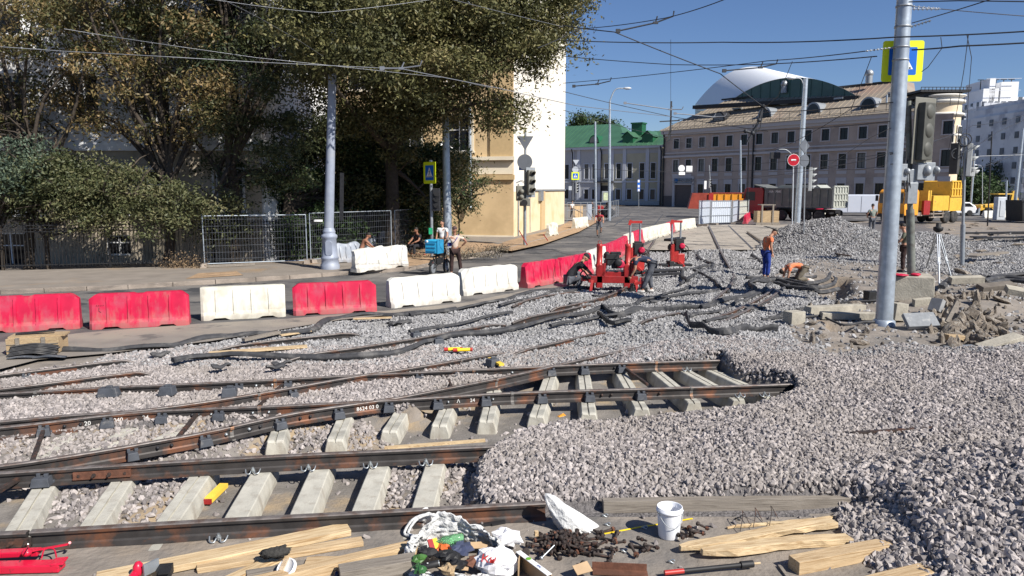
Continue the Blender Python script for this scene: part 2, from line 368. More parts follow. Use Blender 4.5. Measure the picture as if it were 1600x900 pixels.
def h_raw(X, Y):
    X = np.asarray(X, float); Y = np.asarray(Y, float)
    g = sdf(X, Y, Z_grav); pa = sdf(X, Y, Z_pitA); pb = sdf(X, Y, Z_pitB); fr = sdf(X, Y, Z_front)
    h = np.full(X.shape, -.06)+.03*fbm(X*.7, Y*.7)
    gm = sstep(g, -.25, .35)
    right = sstep(X-.12*Y, .2, 2.2)*sstep(Y, 6, 8)*sstep(20-Y, 0, 5)
    gh = -.07-.06*sstep(14.5-Y, 0, 1.5)*(1-right)+.05*fbm(X*.8, Y*.8)+.035*fbm(X*2.2+5, Y*2.2)
    gh = gh+.17*right+.06*right*fbm(X*1.1, Y*1.1)
    far = sstep(Y, 17, 24); mid = sstep(Y, 14, 17); gh = gh+.2*far*fbm(X*.5+3, Y*.5)+.10*mid*fbm(X*1.1+1, Y*1.3)+.02*far
    heap = np.exp(-(((X-P(880,715).x)/1.5)**2+((Y-P(880,715).y)/1.0)**2)); gh = gh+.2*heap
    h = h*(1-gm)+gh*gm
    c = P(1500,480); h = h+.35*np.exp(-(((X-c.x)/2.4)**2+((Y-c.y)/1.3)**2))*(1+.5*fbm(X*1.5, Y*1.5))
    c = P(1275,510); h = h+.18*np.exp(-(((X-c.x)/1.0)**2+((Y-c.y)/.8)**2))
    c = P(1540,382); h = h+.5*np.exp(-(((X-c.x)/4)**2+((Y-c.y)/3)**2))*(1+1.0*fbm(X*.6, Y*.6))
    c = P(1335,394); d = np.sqrt(((X-c.x)/4.7)**2+((Y-c.y-2)/4.2)**2); h = h+1.75*np.clip(1-d, 0, 1)**1.05*(1+.12*fbm(X, Y))
    c = P(1240,388); d = np.sqrt(((X-c.x)/2.2)**2+((Y-c.y-1)/2.5)**2); h = h+.5*np.clip(1-d, 0, 1)
    c = P(1430,385); d = np.sqrt(((X-c.x)/3.2)**2+((Y-c.y-1)/2.5)**2); h = h+.7*np.clip(1-d, 0, 1)
    d = np.sqrt(((X-6.0)/2.9)**2+((Y-6.5)/2.2)**2); h = h+.85*np.clip(1-d, 0, 1)**1.1
    fm = sstep(fr, -.05, .12); d2 = np.sqrt(((X-6.0)/2.9)**2+((Y-6.5)/2.2)**2)
    h = h*(1-fm)+(-.175+.012*fbm(X*3, Y*3)+.85*np.clip(1-d2, 0, 1)**1.1)*fm
    pm = np.maximum(sstep(pa, -.12, .1), sstep(pb, -.1, .1))
    ph = -.38+.03*fbm(X*1.5, Y*1.5)
    for q in Z_gp: ph = ph+.09*sstep(sdf(X, Y, q), -.1, .15)
    ph = ph + .08*sstep(sdf(X, Y, Z_gp[2]), -.1, .15)
    h = h*(1-pm)+ph*pm
    for q, dp in ((Z_hole, .5), (Z_hole2, .35)): h = h-dp*sstep(sdf(X, Y, q), -.15, .25)
    return h, g, pm, fm
kerbw = poly([(x, y) for x, y in KERB], .0)
Z_road = kerbw + poly([(962,322.5),(2600,322.5),(2600,334),(1700,345),(1300,345),(1250,351),(1100,352),(1060,363),(1000,395),(880,449),(715,481),(530,500),(330,533),(160,553),(60,562),(0,577),(-420,606)])
Z_slab = poly([(1062,362),(1102,352),(1250,351),(1262,366),(1215,378),(1180,391),(1012,391),(1002,394)])
Z_pav = kerbw[::-1] + poly([(-420,432),(0,428),(300,421),(480,410),(600,394),(640,376)])
def H(x, y):
    v = float(h_raw(np.array([x]), np.array([y]))[0][0])
    return v
# ground sheet
ys = [2.0]
while ys[-1] < 70: ys.append(ys[-1]*1.0085 + .012)
while ys[-1] < 3500: ys.append(ys[-1]*1.15)
ys = np.array([-60, -10, 0] + ys)
t = np.linspace(-1, 1, 520); xs = np.sinh(t*5.2)/math.sinh(5.2)*260+6.5*t
xs = np.concatenate([[-2500, -800], xs, [800, 2500]])
GX, GY = np.meshgrid(xs, ys)
hh, gg, pm, fm = h_raw(GX, GY)
rd = np.maximum(sdf(GX, GY, Z_road), sdf(GX, GY, Z_slab));
hh = np.where(rd > -.05, np.minimum(hh, -.03 - .06*sstep(rd, 0, .5)), hh)
pv = np.maximum(sdf(GX, GY, Z_pav), 0); hh = np.where(pv > .02, -.05, hh)
hh = np.where((GY > 300) | (GY < 2), -.06, hh)
nx, ny = len(xs), len(ys)
co = np.stack([GX, GY, hh], -1).reshape(-1, 3).astype(np.float32)
idx = np.arange(nx*ny).reshape(ny, nx)
q = np.stack([idx[:-1, :-1], idx[:-1, 1:], idx[1:, 1:], idx[1:, :-1]], -1).reshape(-1, 4)
me = bpy.data.meshes.new('ground'); me.vertices.add(len(co)); me.vertices.foreach_set('co', co.ravel())
me.loops.add(q.size); me.loops.foreach_set('vertex_index', q.ravel()); me.polygons.add(len(q))
me.polygons.foreach_set('loop_start', np.arange(0, q.size, 4)); me.polygons.foreach_set('loop_total', np.full(len(q), 4))
me.polygons.foreach_set('use_smooth', np.ones(len(q), bool))
def qa(a): a = a.reshape(ny, nx); return (a[:-1, :-1]+a[:-1, 1:]+a[1:, 1:]+a[1:, :-1]).ravel()/4
mi = np.zeros(len(q), int); qg, qp = qa(gg), qa(pm); mi[qg > 0] = 1; mi[qp > .5] = 2
me.polygons.foreach_set('material_index', mi); me.update(); me.validate()
g = link('ground', me, None, [m_dirt, m_gravel_base, m_pit]); tag(g, kind='structure')
def sheet(name, pl, z, m, kind='structure', curb=None):
    bm = bmesh.new(); vs = [bm.verts.new((x, y, z)) for x, y in pl]; f = bm.faces.new(vs)
    if f.normal.z < 0: f.normal_flip()
    bmesh.ops.triangulate(bm, faces=[f]); bmesh.ops.recalc_face_normals(bm, faces=bm.faces)
    me = bpy.data.meshes.new(name); bm.to_mesh(me); bm.free()
    if me.polygons[0].normal.z < 0: me.flip_normals()
    o = link(name, me, None, m); tag(o, kind=kind); return o
sheet('road', Z_road, 0, m_asphalt)
dusty = poly([(-420,606),(-420,560),(0,535),(130,520),(310,506),(450,498),(600,486),(720,474),(830,452),(880,440),(1000,388),(1040,366),(1060,363),(1000,395),(880,449),(715,481),(530,500),(330,533),(160,553),(60,562),(0,577)])
sheet('road_edge_strip', dusty, .004, m_dusty_asph)
m_slab = mat('tram_slab_concrete', (.34,.3,.25), .9, var=.18, scale=1, col2=(.22,.2,.17), cscale=.5, cpos=(.5,.65), world=True)
add_brick(m_slab, .45, (.08,.07,.06), 1.0, .5, .02)
sheet('concrete_slab_crossing', Z_slab, .02, m_slab)
sheet('pavement', Z_pav, .13, m_pave)
for k, pix in enumerate([[(850,381),(905,362),(938,344),(925,338),(890,345),(868,358),(800,374),(760,388),(800,392)],[(640,418),(700,403),(760,392),(800,386),(760,378),(700,380),(650,388),(600,398)],[(290,436),(380,430),(370,424),(310,427)]]):
    sheet('soil', [tuple(P(x, y, .136).xy) for x, y in pix], .136+.003*k, m_soil)
sheet('far_pavement', poly([(760,322),(2600,322),(2600,318),(1400,317),(1035,319),(760,317)]), .1, m_pave)
kp = [P(x, y, 0) for x, y in KERB]
kb = MB(); tot = along(kp, 1.0)
for a, b in zip(tot, tot[1:]):
    d = (b-a); L = d.length; d.normalize(); nrm = Vector((-d.y, d.x, 0))
    w = .16; e = .008
    kb.bar(a+d*e+nrm*(w/2)+Vector((0,0,.066+random.uniform(-.006,.006))), b-d*e+nrm*(w/2)+Vector((0,0,.066+random.uniform(-.006,.006))), w, .15)
tag(kb.build('kerb', m_kerb, bevel=.012), kind='structure')
m_flush = mat('flush_rail_steel', (.2,.19,.18), .4, .7, var=.2, scale=4)
for k, pix in enumerate([[(1107,351),(1124,388)],[(1138,352),(1176,389)],[(960,352),(985,334)],[(1010,365),(1022,352),(1036,335)]]):
    b = MB(); pts = smooth_path([P(x, y, .026) for x, y in pix], 4) if len(pix) > 2 else [P(x, y, .026) for x, y in pix]
    for a, c in zip(pts, pts[1:]): b.bar(a, c, .1, .03)
    tag(b.build('embedded_rail', m_flush), ['embedded tram rail running up the left of the concrete slabs','embedded tram rail running up the right of the concrete slabs','embedded tram rail in the far carriageway, left one','embedded tram rail in the far carriageway beside the barriers'][k], 'rail', 'tram rails set flush in the far carriageway')
# crushed stone
def scatter(name, n_try, xr, yr, dens, rad, cover, m, zone, seed):
    r = np.random.default_rng(seed)
    X = r.uniform(*xr, n_try); Y = r.uniform(*yr, n_try)
    h, g, pm, fm = h_raw(X, Y); keep = zone(X, Y, h, g, pm, fm, r)
    rdd = np.maximum(sdf(X, Y, Z_road), sdf(X, Y, Z_slab)); keep &= rdd < .05
    keep &= np.abs(X) < .8*Y+2.6
    X, Y, h = X[keep], Y[keep], h[keep]; n = len(X)
    s = (rad[0]*.7+(rad[1]*1.12-rad[0]*.7)*r.random(n)**1.3)*r.uniform(.85, 1.15, n)
    co = np.stack([X, Y, h+s*.35*r.uniform(-.6, 1.3, n)], -1).astype(np.float32)
    me = bpy.data.meshes.new(name); me.vertices.add(n); me.vertices.foreach_set('co', co.ravel())
    a = me.attributes.new('s', 'FLOAT', 'POINT'); a.data.foreach_set('value', s.astype(np.float32))
    a = me.attributes.new('r', 'FLOAT_VECTOR', 'POINT'); a.data.foreach_set('vector', r.uniform(0, 6.28, n*3).astype(np.float32))
    o = link(name, me, None)
    ng = bpy.data.node_groups.new(name+'_nodes', 'GeometryNodeTree')
    ng.interface.new_socket('Geometry', in_out='INPUT', socket_type='NodeSocketGeometry'); ng.interface.new_socket('Geometry', in_out='OUTPUT', socket_type='NodeSocketGeometry')
    N, L = ng.nodes, ng.links; gi = N.new('NodeGroupInput'); go = N.new('NodeGroupOutput')
    join = N.new('GeometryNodeJoinGeometry')
    for k in range(7):
        ico = N.new('GeometryNodeMeshIcoSphere'); ico.inputs['Radius'].default_value = 1; ico.inputs['Subdivisions'].default_value = 1 if k < 5 else 2
        sp = N.new('GeometryNodeSetPosition'); nz = N.new('ShaderNodeTexNoise'); nz.noise_dimensions = '4D'; nz.inputs['W'].default_value = k*3.7+seed; nz.inputs['Scale'].default_value = .9
        nz.inputs['Detail'].default_value = 1
        vm = N.new('ShaderNodeVectorMath'); vm.operation = 'SUBTRACT'; vm.inputs[1].default_value = (.5,.5,.5)
        vs = N.new('ShaderNodeVectorMath'); vs.operation = 'SCALE'; vs.inputs['Scale'].default_value = 2.0
        L.new(nz.outputs['Color'], vm.inputs[0]); L.new(vm.outputs[0], vs.inputs[0]); L.new(vs.outputs[0], sp.inputs['Offset'])
        L.new(ico.outputs[0], sp.inputs['Geometry'])
        tr = N.new('GeometryNodeTransform'); tr.inputs['Scale'].default_value = [(1.25,.85,.6),(1.0,.8,.75),(1.4,.7,.6),(1.1,1.0,.6),(1.3,.6,.85),(1,.9,.7),(1.25,.75,.6)][k]
        L.new(sp.outputs[0], tr.inputs[0])
        sm = N.new('GeometryNodeSetShadeSmooth'); sm.inputs['Shade Smooth'].default_value = False; L.new(tr.outputs[0], sm.inputs[0])
        st = N.new('GeometryNodeSetMaterial'); st.inputs['Material'].default_value = m; L.new(sm.outputs[0], st.inputs[0])
        gti = N.new('GeometryNodeGeometryToInstance'); L.new(st.outputs[0], gti.inputs[0]); L.new(gti.outputs[0], join.inputs[0])
    iop = N.new('GeometryNodeInstanceOnPoints'); iop.inputs['Pick Instance'].default_value = True
    L.new(gi.outputs[0], iop.inputs['Points']); L.new(join.outputs[0], iop.inputs['Instance'])
    na = N.new('GeometryNodeInputNamedAttribute'); na.data_type = 'FLOAT'; na.inputs[0].default_value = 's'; L.new(na.outputs[0], iop.inputs['Scale'])
    nb = N.new('GeometryNodeInputNamedAttribute'); nb.data_type = 'FLOAT_VECTOR'; nb.inputs[0].default_value = 'r'; L.new(nb.outputs[0], iop.inputs['Rotation'])
    L.new(iop.outputs[0], go.inputs[0])
    md = o.modifiers.new('scatter', 'NODES'); md.node_group = ng
    print('STONES', name, n)
    return o
def stone_mat(name, a, b, c, dust):
    m = bpy.data.materials.new(name); m.use_nodes = True; N = m.node_tree.nodes; L = m.node_tree.links; bs = N['Principled BSDF']
    oi = N.new('ShaderNodeObjectInfo'); cr = N.new('ShaderNodeValToRGB'); e = cr.color_ramp.elements
    e[0].color = (*a, 1); e[1].color = (*c, 1); k = cr.color_ramp.elements.new(.45); k.color = (*b, 1)
    L.new(oi.outputs['Random'], cr.inputs[0])
    nz = N.new('ShaderNodeTexNoise'); nz.inputs['Scale'].default_value = 2; tc = N.new('ShaderNodeTexCoord'); L.new(tc.outputs['Object'], nz.inputs['Vector'])
    mx = N.new('ShaderNodeMix'); mx.data_type = 'RGBA'; mx.blend_type = 'MULTIPLY'; mx.inputs[0].default_value = .35
    L.new(cr.outputs[0], mx.inputs[6]); L.new(nz.outputs['Color'], mx.inputs[7]);
    d = N.new('ShaderNodeTexNoise'); d.inputs['Scale'].default_value = .55; d.inputs['Detail'].default_value = 5; L.new(oi.outputs['Location'], d.inputs['Vector'])
    mr = N.new('ShaderNodeMapRange'); mr.inputs[1].default_value = .42; mr.inputs[2].default_value = .62; mr.inputs[3].default_value = 0; mr.inputs[4].default_value = .55; L.new(d.outputs['Fac'], mr.inputs[0])
    md = N.new('ShaderNodeMix'); md.data_type = 'RGBA'; md.inputs[7].default_value = (*dust, 1); L.new(mr.outputs[0], md.inputs[0]); L.new(cr.outputs[0], md.inputs[6])
    L.new(md.outputs[2], bs.inputs['Base Color']); bs.inputs['Roughness'].default_value = .9
    return m
m_st1 = stone_mat('pinkish_crushed_stone', (.13,.116,.114), (.275,.248,.238), (.44,.395,.375), (.27,.24,.215))
m_st2 = stone_mat('grey_crushed_stone', (.135,.132,.132), (.265,.26,.26), (.41,.40,.395), (.22,.215,.21))
def z_right(X, Y, h, g, pm, fm, r):
    pile = np.sqrt(((X-6.0)/2.9)**2+((Y-6.5)/2.2)**2) < .97
    return ((g > -.12+.15*r.random(len(X))) & (pm < .35) & (fm < .35)) | (pile & (pm < .3) & (r.random(len(X)) < 1.2-0*X))
def z_pit(X, Y, h, g, pm, fm, r):
    k = np.zeros(X.shape, bool)
    for q in Z_gp: k |= sdf(X, Y, q) > -.05-.12*r.random(len(X))
    k |= (r.random(len(X)) < .03)
    return (pm > .5) & k
def z_stray(X, Y, h, g, pm, fm, r): return (g < 0) & (pm < .5) & (r.random(len(X)) < .5*np.exp(g*1.6)+.01+.12*(X > 4)*(Y > 13))
o = scatter('crushed_stone', 350000, (-10.5, 14), (5.2, 15), 1, (.021,.036), 1, m_st1, z_right, 1); tag(o, kind='stuff')
o = scatter('crushed_stone', 300000, (-15, 19), (13.5, 28), 1, (.023,.042), 1, m_st2, z_right, 2); tag(o, kind='stuff')
o = scatter('crushed_stone', 170000, (0, 36), (27, 48), 1, (.035,.06), 1, m_st2, z_right, 3); tag(o, kind='stuff')
o = scatter('crushed_stone', 40000, (-7.5, 7), (5.8, 12.5), 1, (.022,.042), 1, m_st1, z_pit, 4); tag(o, kind='stuff')
o = scatter('crushed_stone', 17000, (2.9, 9.5), (4.6, 9), 1, (.027,.047), 1, m_st1, lambda X, Y, h, g, pm, fm, r: np.sqrt(((X-6.0)/2.9)**2+((Y-6.5)/2.2)**2) < .96, 7); tag(o, kind='stuff')
o = scatter('loose_stones', 9000, (-8, 9), (5, 14), 1, (.012,.032), 1, m_st1, z_stray, 5); tag(o, kind='stuff')
o = scatter('loose_stones', 90000, (4, 36), (14, 42), 1, (.02,.06), 1, m_st2, z_stray, 6); tag(o, kind='stuff')
# buildings
def fmat(O, u):
    """facade frame: local x along wall (left to right seen from outside), local y up, local z outward"""
    return frame(O, u)
def skin(mb, F, L, Ht, holes, z0=0, mi=0, depth=.22, off=0, x0=0):
    xs = sorted({x0, L} | {v for h in holes for v in (h[0], h[2])}); zs = sorted({z0, Ht} | {v for h in holes for v in (h[1], h[3])})
    T = lambda x, y, z: F @ Vector((x, y, z))
    for a, b in zip(xs, xs[1:]):
        for c, d in zip(zs, zs[1:]):
            cx, cz = (a+b)/2, (c+d)/2
            if any(h[0] < cx < h[2] and h[1] < cz < h[3] for h in holes): continue
            mb.add([T(a,c,off),T(b,c,off),T(b,d,off),T(a,d,off)], [(0,1,2,3)], mi)
    for x1, y1, x2, y2 in holes:
        for p, q in (((x1,y1),(x2,y1)),((x2,y1),(x2,y2)),((x2,y2),(x1,y2)),((x1,y2),(x1,y1))):
            mb.add([T(*p,off),T(*q,off),T(*q,off-depth),T(*p,off-depth)], [(0,1,2,3)], mi)
def fbox(mb, F, x1, y1, x2, y2, z1, z2, mi=0):
    T = F @ Matrix.Translation(((x1+x2)/2, (y1+y2)/2, (z1+z2)/2)); return mb.box(None, (x2-x1, y2-y1, z2-z1), mi=mi, M=T)
WIN = {}
def window(parent, F, x1, y1, x2, y2, m_fr, m_pane, surround=None, cols=2, transom=.62, depth=.2, sill=None, sw=.16):
    """window > frame bars; pane is its sub-part; meshes shared between equal windows"""
    w, h = round(x2-x1, 2), round(y2-y1, 2); key = (w, h, m_fr.name, cols, transom, surround.name if surround else '', depth, sw)
    if key not in WIN:
        I = Matrix.Identity(4); b = MB(); t = .07; z1, z2 = -depth, -depth+.07
        fbox(b, I, -w/2, 0, -w/2+t, h, z1, z2); fbox(b, I, w/2-t, 0, w/2, h, z1, z2)
        fbox(b, I, -w/2+t, 0, w/2-t, t, z1, z2); fbox(b, I, -w/2+t, h-t, w/2-t, h, z1, z2)
        for k in range(1, cols): xx = -w/2+w*k/cols; fbox(b, I, xx-.03, t, xx+.03, h-t, z1, z2-.005)
        if transom: fbox(b, I, -w/2+t, h*transom-.025, w/2-t, h*transom+.025, z1, z2-.01)
        mi = 0
        if surround:
            mi = 1
            for q in ((-w/2-sw, -.0, -w/2-.01, h+sw), (w/2+.01, -.0, w/2+sw, h+sw), (-w/2-.01, h+.01, w/2+.01, h+sw)): fbox(b, I, *q, -.02, .055, 1)
            fbox(b, I, -w/2-sw-.06, -.14, w/2+sw+.06, -.003, -.02, .12, 1)
        o = b.build('window', [m_fr]+([surround] if surround else []))
        p = MB(); fbox(p, I, -w/2+t*.5, t*.5, w/2-t*.5, h-t*.5, -depth+.01, -depth+.03); pm = p.build('pane', m_pane)
        WIN[key] = (o.data, pm.data); bpy.data.objects.remove(o); bpy.data.objects.remove(pm)
    d, pd = WIN[key]
    o = link('window', d, parent); O, rz = ORG[parent.name]
    o.matrix_local = Matrix.Translation(O).inverted() @ F @ Matrix.Translation(((x1+x2)/2, y1, 0))
    link('pane', pd, o)
    return o
V2 = lambda x, y: Vector((x, y, 0))
# left house behind the trees
m_lw = mat('white_plaster', (.82,.82,.82), .9, var=.06, scale=1, col2=(.5,.48,.45), cscale=.4, cpos=(.55,.7))
m_lb = mat('beige_plaster', (.42,.36,.28), .9, var=.1, scale=1, col2=(.3,.26,.2), cscale=.5, cpos=(.5,.65))
m_wf = mat('white_window_frame', (.7,.7,.7), .6, var=.05)
m_ochre = mat('ochre_plaster', (.60,.44,.25), .9, var=.06, scale=.8, col2=(.5,.36,.2), cscale=.5, cpos=(.5,.66), bump=.003, bscale=30)
m_cream = mat('cream_plaster', (.72,.64,.50), .9, var=.04, scale=.8, col2=(.64,.56,.43), cscale=.6, cpos=(.5,.7), bump=.003, bscale=30)
m_yellowish = mat('yellow_plaster', (.66,.54,.36), .9, var=.05, scale=.8, col2=(.6,.46,.26), cscale=.7, cpos=(.5,.66), bump=.003, bscale=30)
m_trim = mat('ochre_trim', (.50,.36,.19), .9, var=.06)
m_whitewall = mat('cream_white_plaster', (.72,.675,.59), .9, var=.04, scale=.6, col2=(.72,.66,.56), cscale=.5, cpos=(.52,.7), bump=.002, bscale=30)
b0 = thing('apartment_house', 'white plastered house with beige lower storey half hidden behind the trees on the left', 'building', (-18, 33, 0))
Yl = 32.0; x0, x1 = -32.0, -10.8; F = fmat((x0, Yl, 0), (1, 0, 0)); L = x1-x0
wins = []
for k in range(7):
    cx = 1.8+k*3.0
    wins += [(cx-.65, 5.9, cx+.65, 8.0), (cx-.65, 9.6, cx+.65, 11.6), (cx-.65, 13.2, cx+.65, 15.2), (cx-.6, 2.3, cx+.6, 4.0)]
bas = [(9.2,-.2,11.0,1.3),(4.3,.3,5.3,1.1),(14.3,.3,15.4,1.2)]
w = MB(); skin(w, F, L, 18, [h for h in wins if h[1] > 5], 4.9, 0); skin(w, F, L, 4.9, [h for h in wins if h[1] < 5]+bas, -.6, 1)
w.box(((x0+x1)/2, Yl+6.3, 8.8), (L-.02, 12, 18.3), mi=0)
fbox(w, F, -.1, 4.8, L+.1, 5.05, .003, .2, 0); fbox(w, F, 0, 2.0, L, 2.1, .003, .1, 0)
w.build('wall', [m_lw, m_lb], b0)
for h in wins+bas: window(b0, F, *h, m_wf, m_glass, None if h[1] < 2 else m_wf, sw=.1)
# corner wing in cream and ochre
C0 = V2(.10, 47.0); uf = Vector((.97, -.24, 0)).normalized(); us = Vector((4.5, 18, 0)).normalized()
b1 = thing('corner_building', 'cream and ochre plastered building whose sunlit blank side wall faces the road', 'building', (-4, 49, 0))
Lf = 18.0; Ht = 21.0
O = C0-uf*Lf; F = fmat(O, uf)
w = MB(); wf = []
zs0 = 5.55
for k in range(5):
    cx = Lf-3.6-k*3.4
    for zz in (zs0, 9.6, 13.6, 17.4): wf.append((cx-.85, zz, cx+.85, zz+2.2))
skin(w, F, Lf, Ht, wf, 5.0, 1); skin(w, F, Lf, 5.0, [], 3.95, 0, off=.0); skin(w, F, Lf, 3.95, [], -.2, 1)
fbox(w, F, -.1, 4.97, Lf+.10, 5.2, .004, .28, 2); fbox(w, F, -.1, 3.75, Lf+.08, 4.05, .004, .16, 3)   # cornices
fbox(w, F, Lf-1.5, 5.2, Lf-.02, Ht, .004, .12, 3); fbox(w, F, Lf-8.9, 5.2, Lf-7.9, Ht, .004, .12, 3)
fbox(w, F, Lf-5.2, .75, Lf-5.17, 3.2, .003, .02, 3); fbox(w, F, Lf-9.2, .6, Lf-5.0, .68, .004, .06, 3); fbox(w, F, 0, -.2, Lf+.04, .22, .004, .05, 2)
fbox(w, F, Lf-9.2, 3.2, Lf-5.2, 3.23, .003, .02, 3)
Fs = fmat(C0, us); Ls = 18.55
def side(x, z0_, z1_, mi): skin(w, Fs, x, z1_, [], z0_, mi)
skin(w, Fs, Ls, Ht, [], 3.0, 4); skin(w, Fs, Ls, 3.0, [], -.2, 5)
fbox(w, Fs, 4.0, 3.02, Ls+.05, 3.14, .004, .10, 6); fbox(w, Fs, 8.2, -.1, 9.6, 3.0, .004, .1, 3)
cen = (C0-uf*Lf/2+us*Ls/2); Mx = Matrix.Translation((cen.x, cen.y, Ht/2-.15)) @ Matrix.Rotation(math.atan2(uf.y, uf.x), 4, 'Z')
w.box(None, (Lf-.5, Ls-.5, Ht+.2), M=Mx, mi=1)
Oq = C0+us*Ls; w.add([Oq+Vector((0,0,-.2)), Oq-uf*Lf+Vector((0,0,-.2)), Oq-uf*Lf+Vector((0,0,Ht)), Oq+Vector((0,0,Ht))], [(0,1,2,3)], 4)
w.build('wall', [m_ochre, m_yellowish if False else m_ochre, m_cream, m_trim, m_whitewall, m_yellowish, m_steel], b1)
wmat = w
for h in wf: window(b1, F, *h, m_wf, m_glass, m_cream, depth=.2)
pn = MB(); fbox(pn, F, .1, 4.1, Lf-.05, 4.9, .004, .03); pn.build('cream_band', m_cream, b1)
dp = MB(); px_ = Lf-2.75; q = [F @ Vector((px_, z, .33)) for z in (Ht, 2.05)]; dp.tube(q, .095, 10); dp.tube([q[1], q[1]+Vector((0,-.12,-.18))], .1, 10)
for z in (3, 5.6, 8.5, 12): dp.box(F @ Vector((px_, z, .2)), (.24, .3, .05), 0)
dp.build('downpipe', m_galv, b1)
cb = MB(); Cc = F @ Vector((Lf-4.4, 6.05, .5)); cb.bar(Cc+Vector((-.35,-.3,-.1)), Cc+Vector((.25,.1,.16)), .24, .2); cb.bar(Cc, F @ Vector((Lf-3.7, 5.6, .05)), .06); cb.build('camera_box', m_white, b1)
for s, z, dz, ww in ((2.2, 2.35, .8, .5), (3.0, 2.5, .6, .4), (7.5, 2.3, .7, .9)): bx_ = MB(); fbox(bx_, Fs, s, z, s+ww, z+dz, .004, .22); bx_.build('cable_box', m_steel, b1)
cc = MB(); pts = [Fs @ Vector((s, z, .06)) for s, z in ((.6,3.6),(2.0,3.75),(3.6,3.5),(4.5,3.2),(4.6,.2))]; cc.tube(pts, .02, 5)
cc.tube([Fs @ Vector((1.1, z, .06)) for z in (3.5, 0)], .05, 6); cc.build('cable', m_steel, b1)
# green roofed two storey building
m_g1 = mat('bluegrey_plaster', (.38,.385,.40), .9, var=.06); m_g2 = mat('pale_yellow_plaster', (.42,.39,.29), .9, var=.07, scale=1)
m_g3 = mat('pale_pilaster', (.48,.5,.55), .9, var=.05); m_groof = mat('green_metal_roof', (.055,.135,.08), .45, .1, var=.14, scale=.4)
m_gdark = mat('dark_green_metal', (.015,.10,.045), .5, .1, var=.15)
b2 = thing('mansion', 'two-storey blue-grey and pale yellow mansion with a green metal roof', 'building', (20, 146, 0))
A = V2(xat(860, 152), 152); B = V2(xat(1032, 139), 139); u2 = (B-A).normalized(); L2 = (B-A).length; F = fmat(A, u2)
def tpix(px, A, u, z=0):
    k = (px-800)/FPX/math.cos(PITCH); return (k*A.y-A.x)/(u.x-k*u.y)
Hz = lambda py, Y: zat(py, Y)
eave = Hz(229, 145); wz = [(Hz(279, 145), Hz(256, 145)), (Hz(311, 145), Hz(296, 145))]
hl = []
for px in (884, 914, 926, 945, 963, 980, 999, 1016):
    c = tpix(px, A, u2)
    for a, b in wz:
        if px == 945 and a < 3: continue
        hl.append((c-.45, a, c+.45, b))
cd = tpix(937, A, u2)
w = MB(); skin(w, F, cd+.01, eave, [h for h in hl if h[2] < cd+.01], 0, 0);
skin(w, F, L2, eave, [h for h in hl if h[0] >= cd-.01 ], 0, 1, x0=cd)
nb = F.to_3x3() @ Vector((0,0,-1)); mid = A+u2*L2/2+nb*6.3
w.box(None, (L2, 12, eave), M=Matrix.Translation((mid.x, mid.y, eave/2)) @ Matrix.Rotation(math.atan2(u2.y, u2.x), 4, 'Z'), mi=1)
fbox(w, F, -.3, eave-.5, L2+.3, eave, .004, .6, 2); fbox(w, F, 0, Hz(284,145)-.15, L2, Hz(284,145)+.1, .004, .15, 2)
fbox(w, F, 0, 0, L2, .9, .005, .12, 3); fbox(w, F, cd, Hz(240,145)-.1, L2, eave-.5, .004, .06, 4)
for px in (893, 902, 934, 953, 972, 1007, 1026):
    c = tpix(px, A, u2); fbox(w, F, c-.35, .9, c+.35, eave-.5, .006, .14, 2)
w.build('wall', [m_g1, m_g2, m_g3, m_steel, m_g1], b2)
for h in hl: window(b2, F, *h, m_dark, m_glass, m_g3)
nv = nb; r = MB()
def RP(px_t, z, back): return A+u2*px_t+nv*back+Vector((0, 0, z))
e = eave+.02; rh = Hz(196, 158)
t1 = tpix(962, A, u2)
r.add([RP(-12, e, -.7), RP(t1+2, e, -.7), RP(t1-4, rh, 9), RP(-12, rh, 9), RP(t1+2, e, 14), RP(-12, e, 18)], [(0,1,2,3), (1,4,2), (2,4,5,3)], 0)
rh2 = Hz(207, 150)
r.add([RP(t1-2, e, -.7), RP(L2+.4, e-.1, -.7), RP(L2+.4, rh2, 6), RP(t1-2, rh2, 6), RP(L2+.4, e, 13), RP(t1-2, e, 13)], [(0,1,2,3), (3,2,4,5), (1,4,2)], 0)
for k in range(44):   # standing seams
    tt = -11+k*1.0
    if tt < t1-5: r.bar(RP(tt, e+.06, -.6), RP(tt, rh+.06, 9), .06, .08, 0)
for k in range(16):
    tt = t1+1+k*1.0
    if tt < L2: r.bar(RP(tt, e+.06, -.6), RP(tt, rh2+.06, 6), .06, .08, 0)
ro = r.build('roof', m_groof, b2)
c = MB(); tt = tpix(969, A, u2); p = RP(tt+1.0, 0, 5); c.box((p.x, p.y, (Hz(222,150)+Hz(196,150))/2), (2.2, 2.0, Hz(196,150)-Hz(222,150)), math.atan2(u2.y, u2.x)); c.box((p.x, p.y, Hz(195,150)), (2.5, 2.3, .25), math.atan2(u2.y, u2.x))
c.build('chimney', m_gdark, ro)
